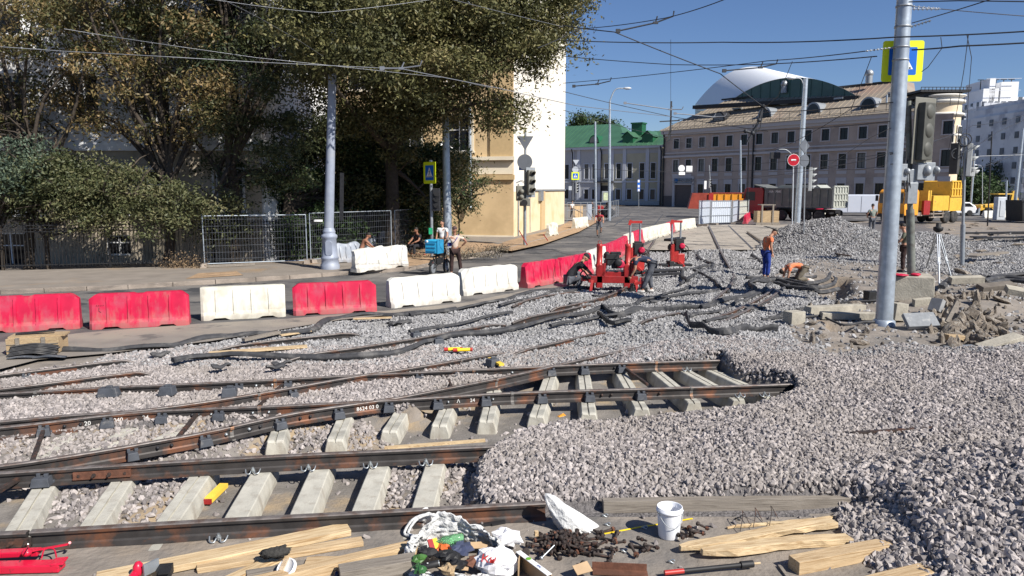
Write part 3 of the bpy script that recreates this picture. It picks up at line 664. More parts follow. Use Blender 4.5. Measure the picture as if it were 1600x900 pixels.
for px in (974, 1004):   # gabled dormers
    c = MB(); tt = tpix(px, A, u2); zb = Hz(223,146);
    T = F @ Matrix.Translation((tt, 0, -1.2))
    hw = 1.1
    vs = [(-hw, zb-.3, .6), (hw, zb-.3, .6), (hw, zb+1.0, .6), (0, zb+1.9, .6), (-hw, zb+1.0, .6)]; bk = [(x, y, -5) for x, y, z in vs]
    c.add([T @ Vector(v) for v in vs+bk], [(0,1,2,3,4), (1,6,7,2), (0,4,9,5)], 1);
    ov = [(-hw-.25, zb+.85, .9), (0, zb+2.0, .9), (hw+.25, zb+.85, .9), (-hw-.25, zb+.85, -5), (0, zb+2.0, -5), (hw+.25, zb+.85, -5)]
    c.add([T @ Vector(v) for v in ov], [(0,1,4,3), (1,2,5,4)], 0)
    c.build('dormer', [m_groof, m_gdark], ro)
c = MB(); tt = tpix(922, A, u2); c.lathe([(0,0),(1.2,0),(1.2,.05)], n=4); c = MB(); T = F @ Matrix.Translation((tt, Hz(223,148), -1.6))
ar = [(1.15*math.cos(a), 1.5*math.sin(a)) for a in np.linspace(0, math.pi, 10)]
c.prism(ar, -3, .9, 0, T); ar = [(.9*math.cos(a), 1.2*math.sin(a)) for a in np.linspace(0, math.pi, 10)]; c.prism(ar, .85, .93, 1, T)
c.build('round_dormer', [m_gdark, m_glass], ro)
for px in (893, 937, 1028): c = MB(); tt = tpix(px, A, u2); c.tube([F @ Vector((tt, eave-.3, .7)), F @ Vector((tt, eave-1.2, .2)), F @ Vector((tt, 0, .2))], .12, 6); c.build('downpipe', m_dark, b2)
c = MB(); tt = tpix(945, A, u2); fbox(c, F, tt-2.2, Hz(285,145), tt+1.6, Hz(284,145)+.1, .01, 1.3)
for k in range(20): c.bar(F @ Vector((tt-2.2+k*.2, Hz(284,145), 1.28)), F @ Vector((tt-2.2+k*.2, Hz(278,145), 1.28)), .04)
c.bar(F @ Vector((tt-2.2, Hz(278,145), 1.28)), F @ Vector((tt+1.6, Hz(278,145), 1.28)), .07); c.build('balcony', m_dark, b2)
c = MB(); fbox(c, F, tt-1.5, 0, tt+1, Hz(290,145), .005, .06); c.build('door', m_dark, b2)
# pink office building with arched glass hall on the roof
m_pk = mat('dusty_pink_plaster', (.43,.34,.285), .9, var=.1, scale=.7, col2=(.30,.235,.20), cscale=.3, cpos=(.5,.66)); m_pkt = mat('pale_pink_trim', (.50,.46,.45), .9, var=.05)
m_plinth = mat('brown_plinth', (.12,.095,.085), .8, var=.15); m_proof = mat('brown_tin_roof', (.29,.245,.19), .55, .1, var=.12, scale=.3, col2=(.3,.2,.155), cscale=.06, cpos=(.56,.66))
A = V2(27.4, 134); A = V2(xat(1035, 134), 134); u3 = Vector((.61, -.79, 0)).normalized(); L3 = 43.2; F = fmat(A, u3)
b3 = thing('office_building', 'three-storey dusty pink office building with dormer windows and an arched hall on its roof', 'building', tuple(A))
eave = Hz(205, 134)
def zcol(py, px):  # height seen at pixel (px,py) on the facade
    tt = tpix(px, A, u3); Y = A.y+u3.y*tt; return zat(py, Y)
rows = [(zcol(232, 1055), zcol(217, 1055)), (zcol(269, 1055), zcol(250, 1055)), (zcol(304, 1115), zcol(285, 1115)-.3)]
t0, ts = 2.8, 2.777
hl = []; top = []
for k in range(17):
    c = t0+ts*k
    for i, (a, b) in enumerate(rows):
        if i == 2 and k < 2: continue
        hl.append((c-.58, a, c+.58, b))
td0, td1 = tpix(1050, A, u3), tpix(1076, A, u3); dz = zcol(289, 1062)
w = MB(); skin(w, F, L3, eave-.6, hl+[(td0, 0, td1, dz)], 0, 0)
nb = F.to_3x3() @ Vector((0,0,-1)); mid = A+u3*L3/2+nb*4.5
w.box(None, (L3, 8.4, eave-.1), M=Matrix.Translation((mid.x, mid.y, eave/2)) @ Matrix.Rotation(math.atan2(u3.y, u3.x), 4, 'Z'))
fbox(w, F, -.3, eave-.6, L3+.3, eave, .004, .55, 1); fbox(w, F, -.1, eave-1.0, L3, eave-.6, .004, .25, 1)
z1 = zcol(238, 1055); fbox(w, F, -.05, z1-.9, L3, z1-.55, .004, .3, 1); fbox(w, F, 0, z1-.2, L3, z1, .004, .12, 1)
fbox(w, F, 0, 0, td0-.5, 1.9, .004, .14, 2); fbox(w, F, td1+.5, 0, L3, 1.9, .004, .14, 2)
fbox(w, F, td0-.45, 0, td0-.01, dz+.2, .005, .2, 1); fbox(w, F, td1+.01, 0, td1+.45, dz+.2, .005, .2, 1); fbox(w, F, td0-.45, dz+.01, td1+.45, dz+1.5, .006, .2, 1)
for k in range(17):
    c = t0+ts*k; a = rows[1][0]; fbox(w, F, c-.75, a-.75, c+.75, a-.3, .004, .07, 1)
    if k > 1: b = rows[2][1]; fbox(w, F, c-.8, b+.02, c+.8, b+.85, .004, .09, 1)
w.build('wall', [m_pk, m_pkt, m_plinth], b3)
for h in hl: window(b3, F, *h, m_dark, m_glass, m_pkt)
c = MB(); fbox(c, F, td0, 0, td1, dz, -.2, -.12)
for k in range(1, 9): fbox(c, F, td0+.1, dz*k/9-.04, td1-.1, dz*k/9+.04, -.12, -.09)
c.build('garage_door', m_plinth, b3)
c = MB(); sx = (td0+td1)/2; fbox(c, F, td0-.1, dz+.25, td1+.1, dz+1.2, .205, .3); sg = c.build('sign_board', mat('sign_board_grey', (.2,.22,.25), .5), b3)
text_mesh('lettering', 'КИНО ЦЕНТР', .62, F @ Matrix.Translation((sx+.5, dz+.72, .31)), m_black, b3, local=False)
c = MB(); c.lathe([(0,0),(.38,0),(.38,.04),(0,.04)], n=14, M=F @ Matrix.Translation((td0+.5, dz+.72, .3))); c.build('emblem', mat('emblem_blue', (.02,.12,.3), .5), b3)
r = MB(); zr = eave+5.3; bk = 8.5; e = eave+.02
RQ = lambda t, z, b: A+u3*t+nb*b+Vector((0,0,z))
r.add([RQ(-.7,e,-.8), RQ(L3+.5,e,-.8), RQ(L3-6,zr,bk), RQ(6.5,zr,bk), RQ(-.7,e,19), RQ(6.5,zr,12), RQ(L3-6,zr,12), RQ(L3-7,e,16)], [(0,1,2,3), (4,0,3,5), (3,2,6,5), (1,7,6,2), (7,4,5,6)], 0)
for k in range(60):
    a = k*.85-.3
    if a > L3-6: break
    tp = 1.0 if a > 6.5 else max(.02, (a+.7)/7.2)
    r.bar(RQ(a, e+.05, -.75), RQ(a, lerp(e, zr, tp)+.05, lerp(-.8, bk, tp)), .05, .07, 0)
r.bar(RQ(5.8, zr+.25, bk), RQ(L3-5.5, zr+.1, bk), .5, .25, 1)
ro = r.build('roof', [m_proof, m_dark], b3)
for px in (1108, 1177, 1250, 1333):
    c = MB(); tt = tpix(px, A, u3); T = F @ Matrix.Translation((tt, eave+1.1, -.6))
    ar = [(1.25*math.cos(a), 1.55*math.sin(a)) for a in np.linspace(0, math.pi, 12)]; c.prism(ar, -3.5, -.3, 0, T)
    ar = [(1.0*math.cos(a), 1.3*math.sin(a)) for a in np.linspace(0, math.pi, 12)]; c.prism(ar, -.35, -.27, 1, T)
    c.build('dormer', [m_steel if px != 1108 else m_dark, m_glass], ro)
c = MB()
for k in range(30):
    a = 2+k*1.62; p = RQ(a, e+.35, -.2); c.bar(p, p+Vector((0,0,.95)), .05)
for dz_ in (.5, 1.2): c.bar(RQ(1.5, e+dz_, -.2), RQ(L3-1, e+dz_, -.2), .05)
c.build('roof_railing', m_dark, ro)
for px in (1172, 1300): c = MB(); tt = tpix(px, A, u3); p = RQ(tt, zr, bk-1.5); c.tube([p, p+Vector((0,0,1.2))], .5, 10); c.sphere(p+Vector((0,0,1.4)), .62, 10); c.build('roof_vent', m_steel, ro)
for tt in (12, 21, 30, 38): c = MB(); c.box(RQ(tt, e+3.2, 4.4), (1.4, .9, .25), math.atan2(u3.y, u3.x)); c.build('roof_window', m_steel, ro)
c = MB()
for px in (1055, 1169): tt = tpix(px, A, u3) if px != 1055 else .2; c.tube([F @ Vector((tt, eave-.2, .5)), F @ Vector((tt, eave-1.2, .25)), F @ Vector((tt, 0, .2))], .14, 6)
c.build('downpipe', m_dark, b3)
m_arch = mat('dark_green_glazing', (.045,.10,.085), .35, var=.15, scale=.6); m_vault = mat('white_membrane_vault', (.8,.82,.84), .55, var=.03)
a0 = D(1132, 166, 135); a1 = D(1338, 149, 112); cw = (a1-a0); cw.z = 0; Lw = cw.length; cw.normalize(); G = frame((a0.x, a0.y, 0), cw)
Nn = 26; zb0, zb1 = a0.z, a1.z
pk = D(1232, 120, 122).z
def arc(t):
    base = lerp(zb0, zb1, t); return base + (pk-lerp(zb0, zb1, .5))*(1-abs(2*t-1)**2.0)
pts = [(Lw*i/Nn, arc(i/Nn)) for i in range(Nn+1)]
v = MB(); n = Nn+1
vs = [G @ Vector((x, z, 0)) for x, z in pts]+[G @ Vector((x, (zb0 if k < 0 else lerp(zb0, zb1, x/Lw))-1.2, 0)) for k, (x, z) in enumerate(pts)]
v.add(vs, [(n+i, n+i+1, i+1, i) for i in range(Nn)], 0)
for i in range(2, Nn-1, 2): x, z = pts[i]; fbox(v, G, x-.05, lerp(zb0, zb1, x/Lw), x+.05, z, .0, .08, 0)
gb = v.build('glazed_gable', m_arch, b3)
v = MB(); off = D(1087, 163, 152)-a0; o2 = Vector((off.x, off.y, off.z));
top = [G @ Vector((x, z+.03, .1)) for x, z in pts]; bk_ = [p+o2+Vector((0,0,2.2*(1-abs(2*i/Nn-1)**2))) for i, p in enumerate(top)]
v.add(top+bk_, [(i, i+1, n+i+1, n+i) for i in range(Nn)], 0, True)
v.add(bk_+[Vector((p.x, p.y, zb0-1.2)) for p in bk_], [(i, i+1, n+i+1, n+i) for i in range(Nn)], 0, True)
v.add([bk_[0], top[0], top[0]-Vector((0,0,1.2)), bk_[0]-Vector((0,0,1.2))], [(0,1,2,3)], 0)
v.build('vault', m_vault, b3)
v = MB(); v.bar(D(1086, 168, 133), D(1345, 153, 111), 1.5, .6); v.build('vault_base', m_dark, b3)
# cream rounded corner tower
m_ct = mat('cream_tower_plaster', (.66,.54,.38), .9, var=.05); m_ctw = mat('white_tower_trim', (.66,.63,.57), .9, var=.04)
Yt = 100; cx = xat(1468, Yt, 9); b4 = thing('corner_tower_building', 'cream building with a rounded corner bay and dark railed roof terrace', 'building', (cx, Yt, 0))
rt = 2.3; Z = lambda py: zat(py, Yt-2.5)
w = MB(); w.lathe([(rt, 0), (rt, Z(232)), ], (cx, Yt, 0), 40, 0); w.lathe([(rt-.05, Z(232)), (rt-.05, Z(160))], (cx, Yt, 0), 40, 0)
for py, hh_, rr in ((236, .5, .3), (243, .3, .18), (180, .35, .3), (160, .4, .35), (272, .3, .12), (212, .25, .12), (150, .25, .4)): w.lathe([(rt, Z(py)), (rt+rr, Z(py)+.12), (rt+rr, Z(py)+hh_), (rt-.05, Z(py)+hh_+.12)], (cx, Yt, 0), 40, 1)
w.lathe([(rt-.08, Z(158)), (rt-.08, Z(146)), (0, Z(146))], (cx, Yt, 0), 40, 1)
w.box((cx-1.2, Yt+8, Z(163)/2), (5.2, 15, Z(163)))
w.build('wall', [m_ct, m_ctw], b4)
for a, ys_ in ((-.1, (197, 222)), (-.1, (240, 268)), (-.1, (285, 315)), (.75, (197, 222)), (.75, (240, 268)), (-1.0, (240, 268))):
    ang = -math.pi/2 + a; p = Vector((cx+(rt-.1)*math.cos(ang), Yt+(rt-.1)*math.sin(ang), 0)); F4 = frame(p, (-math.sin(ang), math.cos(ang), 0))
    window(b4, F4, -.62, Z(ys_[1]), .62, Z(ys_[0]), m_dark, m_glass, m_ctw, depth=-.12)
w = MB(); w.box((cx-.6, Yt+1, Z(140)), (6.5, 5, .3)); w.box((cx-.6, Yt+1, Z(144)), (5, 4, .8))
for k in range(14): w.bar((cx-3.8+k*.5, Yt-1.5, Z(140)), (cx-3.8+k*.5, Yt-1.5, Z(134)), .06)
w.bar((cx-3.8, Yt-1.5, Z(134.5)), (cx+2.7, Yt-1.5, Z(134.5)), .08); w.build('roof_terrace', m_dark, b4)
# far high-rises
m_h1 = mat('white_panel_wall', (.8,.81,.83), .9, var=.04, scale=.3); m_h2 = mat('grey_panel_wall', (.36,.39,.45), .9, var=.06, scale=.3); m_hw = mat('dim_window', (.07,.08,.10), .4, var=.4, scale=.2)
m_net = mat('pale_facade_netting', (.60,.62,.66), .8, var=.05, scale=.5)
def tower(name, label, pxl, pxr, pyt, Y, depth, m, rot=0, cols=8, floors=14, fw=1.3, fh=1.5, top=None):
    x0_, x1_ = xat(pxl, Y), xat(pxr, Y); z = zat(pyt, Y); t = thing(name, label, 'building', ((x0_+x1_)/2, Y, 0))
    T = Matrix.Translation(((x0_+x1_)/2, Y, 0)) @ Matrix.Rotation(rot, 4, 'Z'); ww = (x1_-x0_)
    w = MB(); w.box(None, (ww, depth, z), M=T @ Matrix.Translation((0, depth/2, z/2)))
    if top:
        for a, b, hh_ in top: w.box(None, (ww*(b-a), depth*.8, hh_), M=T @ Matrix.Translation((ww*((a+b)/2-.5), depth*.42, z+hh_/2)))
    w.build('wall', m, t)
    wi = MB(); bal = MB(); fhh = z/floors
    for f in range(floors):
        for c in range(cols):
            X = -ww/2+ww*(c+.5)/cols; Zc = fhh*(f+.55)
            wi.box(None, (fw, .2, fh), M=T @ Matrix.Translation((X, -.08, Zc)))
            if c % 3 == 1: bal.box(None, (fw*1.7, 1.0, 1.1), M=T @ Matrix.Translation((X+fw*.3, -.55, Zc-fh*.62)))
        for c in range(5):
            wi.box(None, (.2, fw, fh), M=T @ Matrix.Translation((-ww/2-.08, depth*(c+.5)/5, fhh*(f+.55))))
            if c % 2: bal.box(None, (1.0, fw*1.6, 1.1), M=T @ Matrix.Translation((-ww/2-.55, depth*(c+.5)/5, fhh*(f+.55)-fh*.62)))
    tag(wi.build('window', m_hw, t), kind='stuff'); bal.build('balcony', m, t)
    return t, T, z, ww
t, T, z, ww = tower('high_rise', 'tall white high-rise with scaffold netting on its sunlit face, far right', 1523, 1578, 158, 300, 26, m_h1, R(-8), 6, 20, 1.6, 1.7, [(.05,.45,5),(.5,.95,7.5),(.2,.35,9)])
n_ = MB(); n_.box(None, (ww*.9, .5, z*.72), M=T @ Matrix.Translation((0, -.9, z*.62)))
for k in range(9): n_.bar(T @ Vector((-ww*.45, -1.2, z*.27+k*4.5)), T @ Vector((ww*.45, -1.2, z*.27+k*4.5)), .15)
for k in range(6): n_.bar(T @ Vector((-ww*.45+ww*.18*k, -1.2, z*.26)), T @ Vector((-ww*.45+ww*.18*k, -1.2, z*.98)), .15)
n_.build('scaffold_netting', m_net, t)
a_ = MB()
for k in range(5): p = T @ Vector((-ww*.4+k*ww*.2, 5, z+5)); a_.bar(p, p+Vector((0,0,4)), .25); a_.box(p+Vector((0,0,4)), (2.4, .4, .3))
a_.build('roof_antenna', m_dark, t)
tower('high_rise', 'white slab high-rise at the right edge behind the stepped grey block', 1574, 1680, 152, 330, 20, m_h1, R(4), 12, 22, 1.8, 1.7)
tower('high_rise', 'grey high-rise strip seen just right of the cream corner tower', 1488, 1520, 172, 290, 16, m_h2, 0, 5, 18, 1.5, 1.6)
t = thing('apartment_block', 'long grey apartment block with stepped gabled parapets at the right edge', 'building', (xat(1570, 210), 210, 0))
w = MB(); wi = MB(); bal = MB(); m_h3 = mat('shaded_panel_wall', (.68,.69,.71), .9, var=.08, scale=.3, col2=(.45,.46,.5), cscale=.2, cpos=(.48,.6))
secs = [(1517, 236, 1532, 214), (1530, 232, 1548, 208), (1546, 214, 1562, 200), (1560, 194, 1578, 188), (1576, 176, 1596, 176), (1594, 172, 1640, 160)]
for i, (pl, pt, pr, Yb) in enumerate(secs):
    xa, xb = xat(pl, Yb), xat(pr, Yb); z = zat(pt, Yb); ww = xb-xa
    w.box(((xa+xb)/2, Yb+10, z/2), (ww, 20, z))
    w.box((xa+ww*.3, Yb+10, z+.9), (ww*.35, 20.2, 1.8)); w.box((xa+ww*.3, Yb+10, z+2.2), (ww*.18, 20.4, 1.0)); w.box((xa+ww*.82, Yb+10, z+.6), (ww*.3, 20.2, 1.2))
    fl = int(z/3)
    for f in range(fl):
        for c in range(3 if i < 5 else 9):
            nn = 3 if i < 5 else 9; X = xa+ww*(c+.5)/nn; wi.box((X, Yb-.05, z*(f+.5)/fl), (1.0, .2, 1.4))
            if c % 2 == 0: bal.box((X+.9, Yb-.45, z*(f+.5)/fl-1), (1.6, .8, 1.0))
        for c in range(4): wi.box((xa-.05, Yb+3+c*4.5, z*(f+.5)/fl), (.2, 1.2, 1.4))
w.build('wall', m_h3, t); tag(wi.build('window', m_hw, t), kind='stuff'); bal.build('balcony', m_h3, t)
# trees
def leaf_mat(name, cols, trans=.13):
    m = bpy.data.materials.new(name); m.use_nodes = True; N = m.node_tree.nodes; L = m.node_tree.links; b = N['Principled BSDF']
    at = N.new('ShaderNodeAttribute'); at.attribute_name = 'tone'
    cr = N.new('ShaderNodeValToRGB'); el = cr.color_ramp.elements; el[0].color = (*cols[0], 1); el[1].color = (*cols[-1], 1)
    for k, c in enumerate(cols[1:-1]): e = el.new((k+1)/(len(cols)-1)); e.color = (*c, 1)
    L.new(at.outputs['Fac'], cr.inputs[0]); L.new(cr.outputs[0], b.inputs['Base Color']); b.inputs['Roughness'].default_value = .55
    b.inputs['Specular IOR Level'].default_value = .3
    tr = N.new('ShaderNodeBsdfTranslucent'); L.new(cr.outputs[0], tr.inputs[0]); mx = N.new('ShaderNodeMixShader'); mx.inputs[0].default_value = trans
    L.new(b.outputs[0], mx.inputs[1]); L.new(tr.outputs[0], mx.inputs[2]); L.new(mx.outputs[0], N['Material Output'].inputs[0])
    return m
m_lf_olive = leaf_mat('olive_leaves', [(.03,.034,.013), (.07,.073,.028), (.14,.135,.052), (.30,.25,.12)])
m_lf_brown = leaf_mat('browning_leaves', [(.032,.042,.017), (.075,.08,.03), (.155,.115,.048), (.31,.21,.1)])
m_lf_green = leaf_mat('green_leaves', [(.022,.034,.014), (.052,.064,.026), (.10,.107,.048), (.19,.175,.088)])
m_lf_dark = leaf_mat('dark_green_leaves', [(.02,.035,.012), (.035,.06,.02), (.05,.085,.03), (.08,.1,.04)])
m_lf_blue = leaf_mat('bluish_leaves', [(.04,.06,.045), (.07,.10,.07), (.11,.15,.10), (.16,.19,.12)])
def crown(name, lobes, ncl, per, size, m, parent, seed, spread=.38, droop=.25, shell=.55, tonebias=0, lim=None, bough=1.0):
    r = np.random.default_rng(seed); vol = np.array([l[3]*l[4]*l[5] for l in lobes])**.67; pr = vol/vol.sum()
    C = []
    for i in r.choice(len(lobes), ncl, p=pr):
        l = lobes[i]; d = r.normal(size=3); d /= np.linalg.norm(d); rad = (shell+(1-shell)*r.random())
        rad *= 1+.18*math.sin(d[0]*5+i)+.12*math.sin(d[2]*7+2*i)
        C.append([l[0]+d[0]*l[3]*rad, l[1]+d[1]*l[4]*rad, l[2]+d[2]*l[5]*rad])
    C = np.array(C)
    B_ = C[:max(8, len(C)//11)]; C = B_[r.integers(0, len(B_), len(C))]+r.normal(size=C.shape)*np.array([.55, .45, .24])*bough
    if lim is not None: C = C[lim(C)]
    per = int(per*1.3); size *= .87; n = len(C)*per; cc = np.repeat(C, per, 0)
    sp = np.repeat(r.uniform(.6, 1.3, len(C))*spread, per)[:, None]
    off = r.normal(size=(n, 3))*sp*np.array([1, 1, .55]); off[:, 2] -= droop*np.abs(off[:, 0]+off[:, 1])*.7
    p = cc+off
    nrm = r.normal(size=(n, 3)); nrm[:, 2] += .8; nrm /= np.linalg.norm(nrm, axis=1)[:, None]
    t1 = np.cross(nrm, r.normal(size=(n, 3))); t1 /= np.linalg.norm(t1, axis=1)[:, None]; t2 = np.cross(nrm, t1)
    s = r.uniform(.6, 1.25, n)[:, None]*size
    v = np.stack([p-t1*s, p+t2*s*.38-nrm*s*.08, p+t1*s, p-t2*s*.38-nrm*s*.08], 1).reshape(-1, 3).astype(np.float32)
    me = bpy.data.meshes.new(name); me.vertices.add(n*4); me.vertices.foreach_set('co', v.ravel()); me.loops.add(n*4)
    me.loops.foreach_set('vertex_index', np.arange(n*4)); me.polygons.add(n); me.polygons.foreach_set('loop_start', np.arange(0, n*4, 4)); me.polygons.foreach_set('loop_total', np.full(n, 4))
    tc = np.clip(.42+.5*np.array([fbm(c[0:1]*.45+seed, c[2:3]*.45+c[1:2]*.3)[0] for c in C])+r.normal(size=len(C))*.14+tonebias, 0, 1)
    tone = np.clip(np.repeat(tc, per)+r.normal(size=n)*.13, 0, 1)
    a = me.attributes.new('tone', 'FLOAT', 'FACE'); a.data.foreach_set('value', tone.astype(np.float32)); me.update()
    if parent is not None:
        O = ORG[parent.name][0]; me.transform(Matrix.Translation(-O))
    return link(name, me, parent, m), C
def limbs(base, fork, ends, r0, seed, parent, lean=(0,0), extra=None):
    rnd = random.Random(seed); b = MB(); base = Vector(base); f = Vector(fork)
    mid = base.lerp(f, .5)+Vector((rnd.uniform(-.2,.2), rnd.uniform(-.15,.15), 0))
    b.tube(smooth_path([base-Vector((0,0,.2)), mid, f], 5), [r0*1.25]+[lerp(r0, r0*.72, i/9) for i in range(10)], 10)
    for e in ends:
        e = Vector(e); s = f.lerp(base, rnd.uniform(0, .35)); m_ = s.lerp(e, .5)+Vector((rnd.uniform(-.5,.5), rnd.uniform(-.5,.5), rnd.uniform(.1,.7)))
        pth = smooth_path([s, m_, e], 5); k = len(pth); b.tube(pth, [lerp(r0*.5, .03, i/(k-1)) for i in range(k)], 7)
        for _ in range(4):
            q = pth[rnd.randint(k//3, k-1)]; w_ = q+Vector((rnd.uniform(-1.3,1.3), rnd.uniform(-1.3,1.3), rnd.uniform(-.2,1.3))); b.tube([q, q.lerp(w_, .5)+Vector((0,0,.15)), w_], [.05, .03, .01], 5)
    return b.build('trunk', m_bark, parent)
def tree(name, label, basepx, Yb, forkz, lobes_px, ncl, per, size, m, seed, r0=.22, group=None, zb=0, x_off=0, **kw):
    """lobes_px: (px, py, Y, rx, ry, rz)"""
    bx = xat(basepx, Yb, 0); t = thing(name, label, 'tree', (bx, Yb, zb), 0, group)
    lobes = [(*D(a, b, c), d, e, f) for a, b, c, d, e, f in lobes_px]
    cr, C = crown('crown', lobes, ncl, per, size, m, t, seed, **kw)
    rnd = random.Random(seed); ends = [tuple(C[rnd.randrange(len(C))]) for _ in range(16)]
    limbs((bx, Yb, zb), (bx+x_off, Yb, forkz), ends, r0, seed, t)
    return t
tree('tree', 'leafy maple with browning leaves at the left edge, trunk leaning at the iron fence', 45, 29.6, 3.4, [(20,130,30,2.6,2.2,2.2),(90,60,30,2.8,2.2,2.0),(-30,-60,30,3.2,2.5,2.6),(-60,200,30,2,2,2)], 250, 62, .105, m_lf_brown, 21, .2, x_off=.6, tonebias=.0, droop=.2)
tree('tree', 'brown-tinged maple over the middle of the iron fence', 262, 30.4, 4.2, [(180,110,30.2,2.6,2,1.5),(270,60,30,2.8,2.2,2.2),(150,-10,30,3,2.5,2.0),(200,190,30,2.0,1.5,.8),(340,160,30,1.6,1.6,1.1),(300,-90,30,3.3,2.5,2.6)], 430, 62, .105, m_lf_brown, 22, .2, x_off=.3, tonebias=.12)
tree('tree', 'dark shady tree between the maple and the lamp column', 365, 31.0, 5, [(400,130,30.6,2.4,1.8,2.6),(430,250,31,1.9,1.5,2.4),(345,300,31,1.6,1.4,1.7),(420,20,30.5,2.9,2.4,2.6),(400,-100,30.5,3.5,2.5,2.6),(350,220,31,1.4,1.4,1.6)], 560, 60, .1, m_lf_green, 23, .24, tonebias=-.05)
tree('tree', 'large olive-brown tree in front of the corner building, twigs hanging over the signs', 612, 35.5, 6, [(640,60,33,4.6,3.2,3.2),(770,90,32.5,2.7,2.4,2.6),(560,90,32,3.4,2.8,2.6),(700,-60,33,5.2,3.6,3.4),(600,260,37,3.6,2.0,2.8),(570,345,37.5,3.0,1.6,1.8),(840,20,33,1.7,1.7,2.1),(500,-20,32,3.6,3,3.2),(620,170,33.6,3.6,2.2,1.4),(720,170,33.6,1.8,1.5,1.0),(480,25,26.8,2.3,1.2,2.0),(540,105,27,1.3,.8,.7),(520,30,26.9,1.5,.8,2.0),(525,70,27,1.2,.7,1.3),(700,60,31,3,1.5,2),(855,30,34,1.5,1.2,2.3),(805,50,33.5,2.0,1.5,2.4),(790,-30,33.5,2.6,1.6,2.6)], 2500, 62, .11, m_lf_olive, 24, .36, tonebias=.16, droop=.5, spread=.42)
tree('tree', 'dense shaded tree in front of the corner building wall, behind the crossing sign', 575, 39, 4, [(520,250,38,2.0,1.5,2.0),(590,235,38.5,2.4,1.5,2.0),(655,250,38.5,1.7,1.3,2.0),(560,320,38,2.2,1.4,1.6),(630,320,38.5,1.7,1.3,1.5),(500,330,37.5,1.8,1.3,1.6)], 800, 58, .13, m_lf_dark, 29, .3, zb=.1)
tree('bush', 'low green spreading shrub along the iron fence, its leaves touching the pickets', 75, 29.2, 1.8, [(60,290,29,2.8,1.3,1.05),(160,305,29,2.3,1.2,.9),(250,315,29.2,1.9,1.1,.85),(-20,300,28.8,1.8,1.2,1.0),(310,290,29.3,1.3,1,.9),(120,265,29.4,2,1,.6)], 560, 60, .09, m_lf_green, 25, .1, tonebias=.12, spread=.3)
tree('bush', 'bluish-green bush at the far left edge above the fence', 5, 28.6, 2.0, [(0,265,28.4,1.3,1,1.0),(30,235,28.7,1.0,.8,.8)], 130, 60, .085, m_lf_blue, 26, .07, spread=.28)
tree('sapling', 'thin sapling with green leaves growing at the corner of the cream building', 716, 44.5, 2.0, [(712,296,44.4,1.2,.8,.7),(740,285,44.2,.7,.6,.6),(706,330,44.5,.5,.5,.7),(738,320,44.2,.25,.3,.5)], 75, 46, .1, m_lf_green, 27, .05, zb=.13, spread=.28, tonebias=.2)
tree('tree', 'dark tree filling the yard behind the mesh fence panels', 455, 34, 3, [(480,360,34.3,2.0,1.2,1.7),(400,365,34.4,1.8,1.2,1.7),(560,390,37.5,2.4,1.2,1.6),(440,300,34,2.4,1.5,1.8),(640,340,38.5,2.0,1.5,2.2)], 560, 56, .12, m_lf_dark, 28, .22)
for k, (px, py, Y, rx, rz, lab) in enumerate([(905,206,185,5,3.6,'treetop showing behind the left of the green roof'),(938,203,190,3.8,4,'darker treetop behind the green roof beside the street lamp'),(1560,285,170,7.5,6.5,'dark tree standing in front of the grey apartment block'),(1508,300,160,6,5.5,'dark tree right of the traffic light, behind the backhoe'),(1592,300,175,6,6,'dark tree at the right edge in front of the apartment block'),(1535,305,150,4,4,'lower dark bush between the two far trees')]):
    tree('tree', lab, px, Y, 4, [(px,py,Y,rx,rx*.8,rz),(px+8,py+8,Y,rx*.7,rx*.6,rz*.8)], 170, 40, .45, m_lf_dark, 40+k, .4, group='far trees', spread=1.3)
# track
PROF = [(-.075,-.18),(.075,-.18),(.075,-.168),(.02,-.148),(.010,-.13),(.010,-.055),(.034,-.04),(.036,-.012),(.030,-.001),(-.030,-.001),(-.036,-.012),(-.034,-.04),(-.010,-.055),(-.010,-.13),(-.02,-.148),(-.075,-.168)]
def rail_mesh(pts, z_off=0, prof=PROF, top=(7, 8, 9)):
    b = MB(); n = len(prof); k = len(pts); vs = []
    for i, p in enumerate(pts):
        d = (pts[min(i+1, k-1)]-pts[max(i-1, 0)]); d.z = 0; d.normalize(); r = Vector((d.y, -d.x, 0))
        for x, z in prof: vs.append(p+r*x+Vector((0, 0, z+z_off)))
    for i in range(k-1):
        for j in range(n):
            a = i*n+j; c = i*n+(j+1) % n
            b.add([], [], 0)
            b.f.append([a, a+n, c+n, c]); b.m.append(1 if j in top else 0); b.sm.append(False)
    b.v = [tuple(v) for v in vs]
    b.f.append(list(range(n))); b.m.append(0); b.sm.append(False); b.f.append(list(range((k-1)*n, k*n))[::-1]); b.m.append(0); b.sm.append(False)
    return b
PEND = []
def rail(pix, label, z_off=0, n=8, z=0, end_drop=0, start_drop=0, mats=None, cat='rail'):
    pts = [P(x, y, z) for x, y in pix]
    pts = smooth_path(pts, n) if len(pts) > 2 else along(pts, .5)
    if end_drop:
        for i in range(1, 5): pts[-i].z -= end_drop*(1-(i-1)/4)**2
    if start_drop:
        for i in range(4): pts[i].z -= start_drop*(1-i/4)**2
    base = pts[0].copy(); base.z = z-.18
    t = thing('rail', label, cat, tuple(base), 0)
    rail_mesh(pts, z_off).build('rail_body', mats or [m_railside, m_railtop], t)
    return t, pts
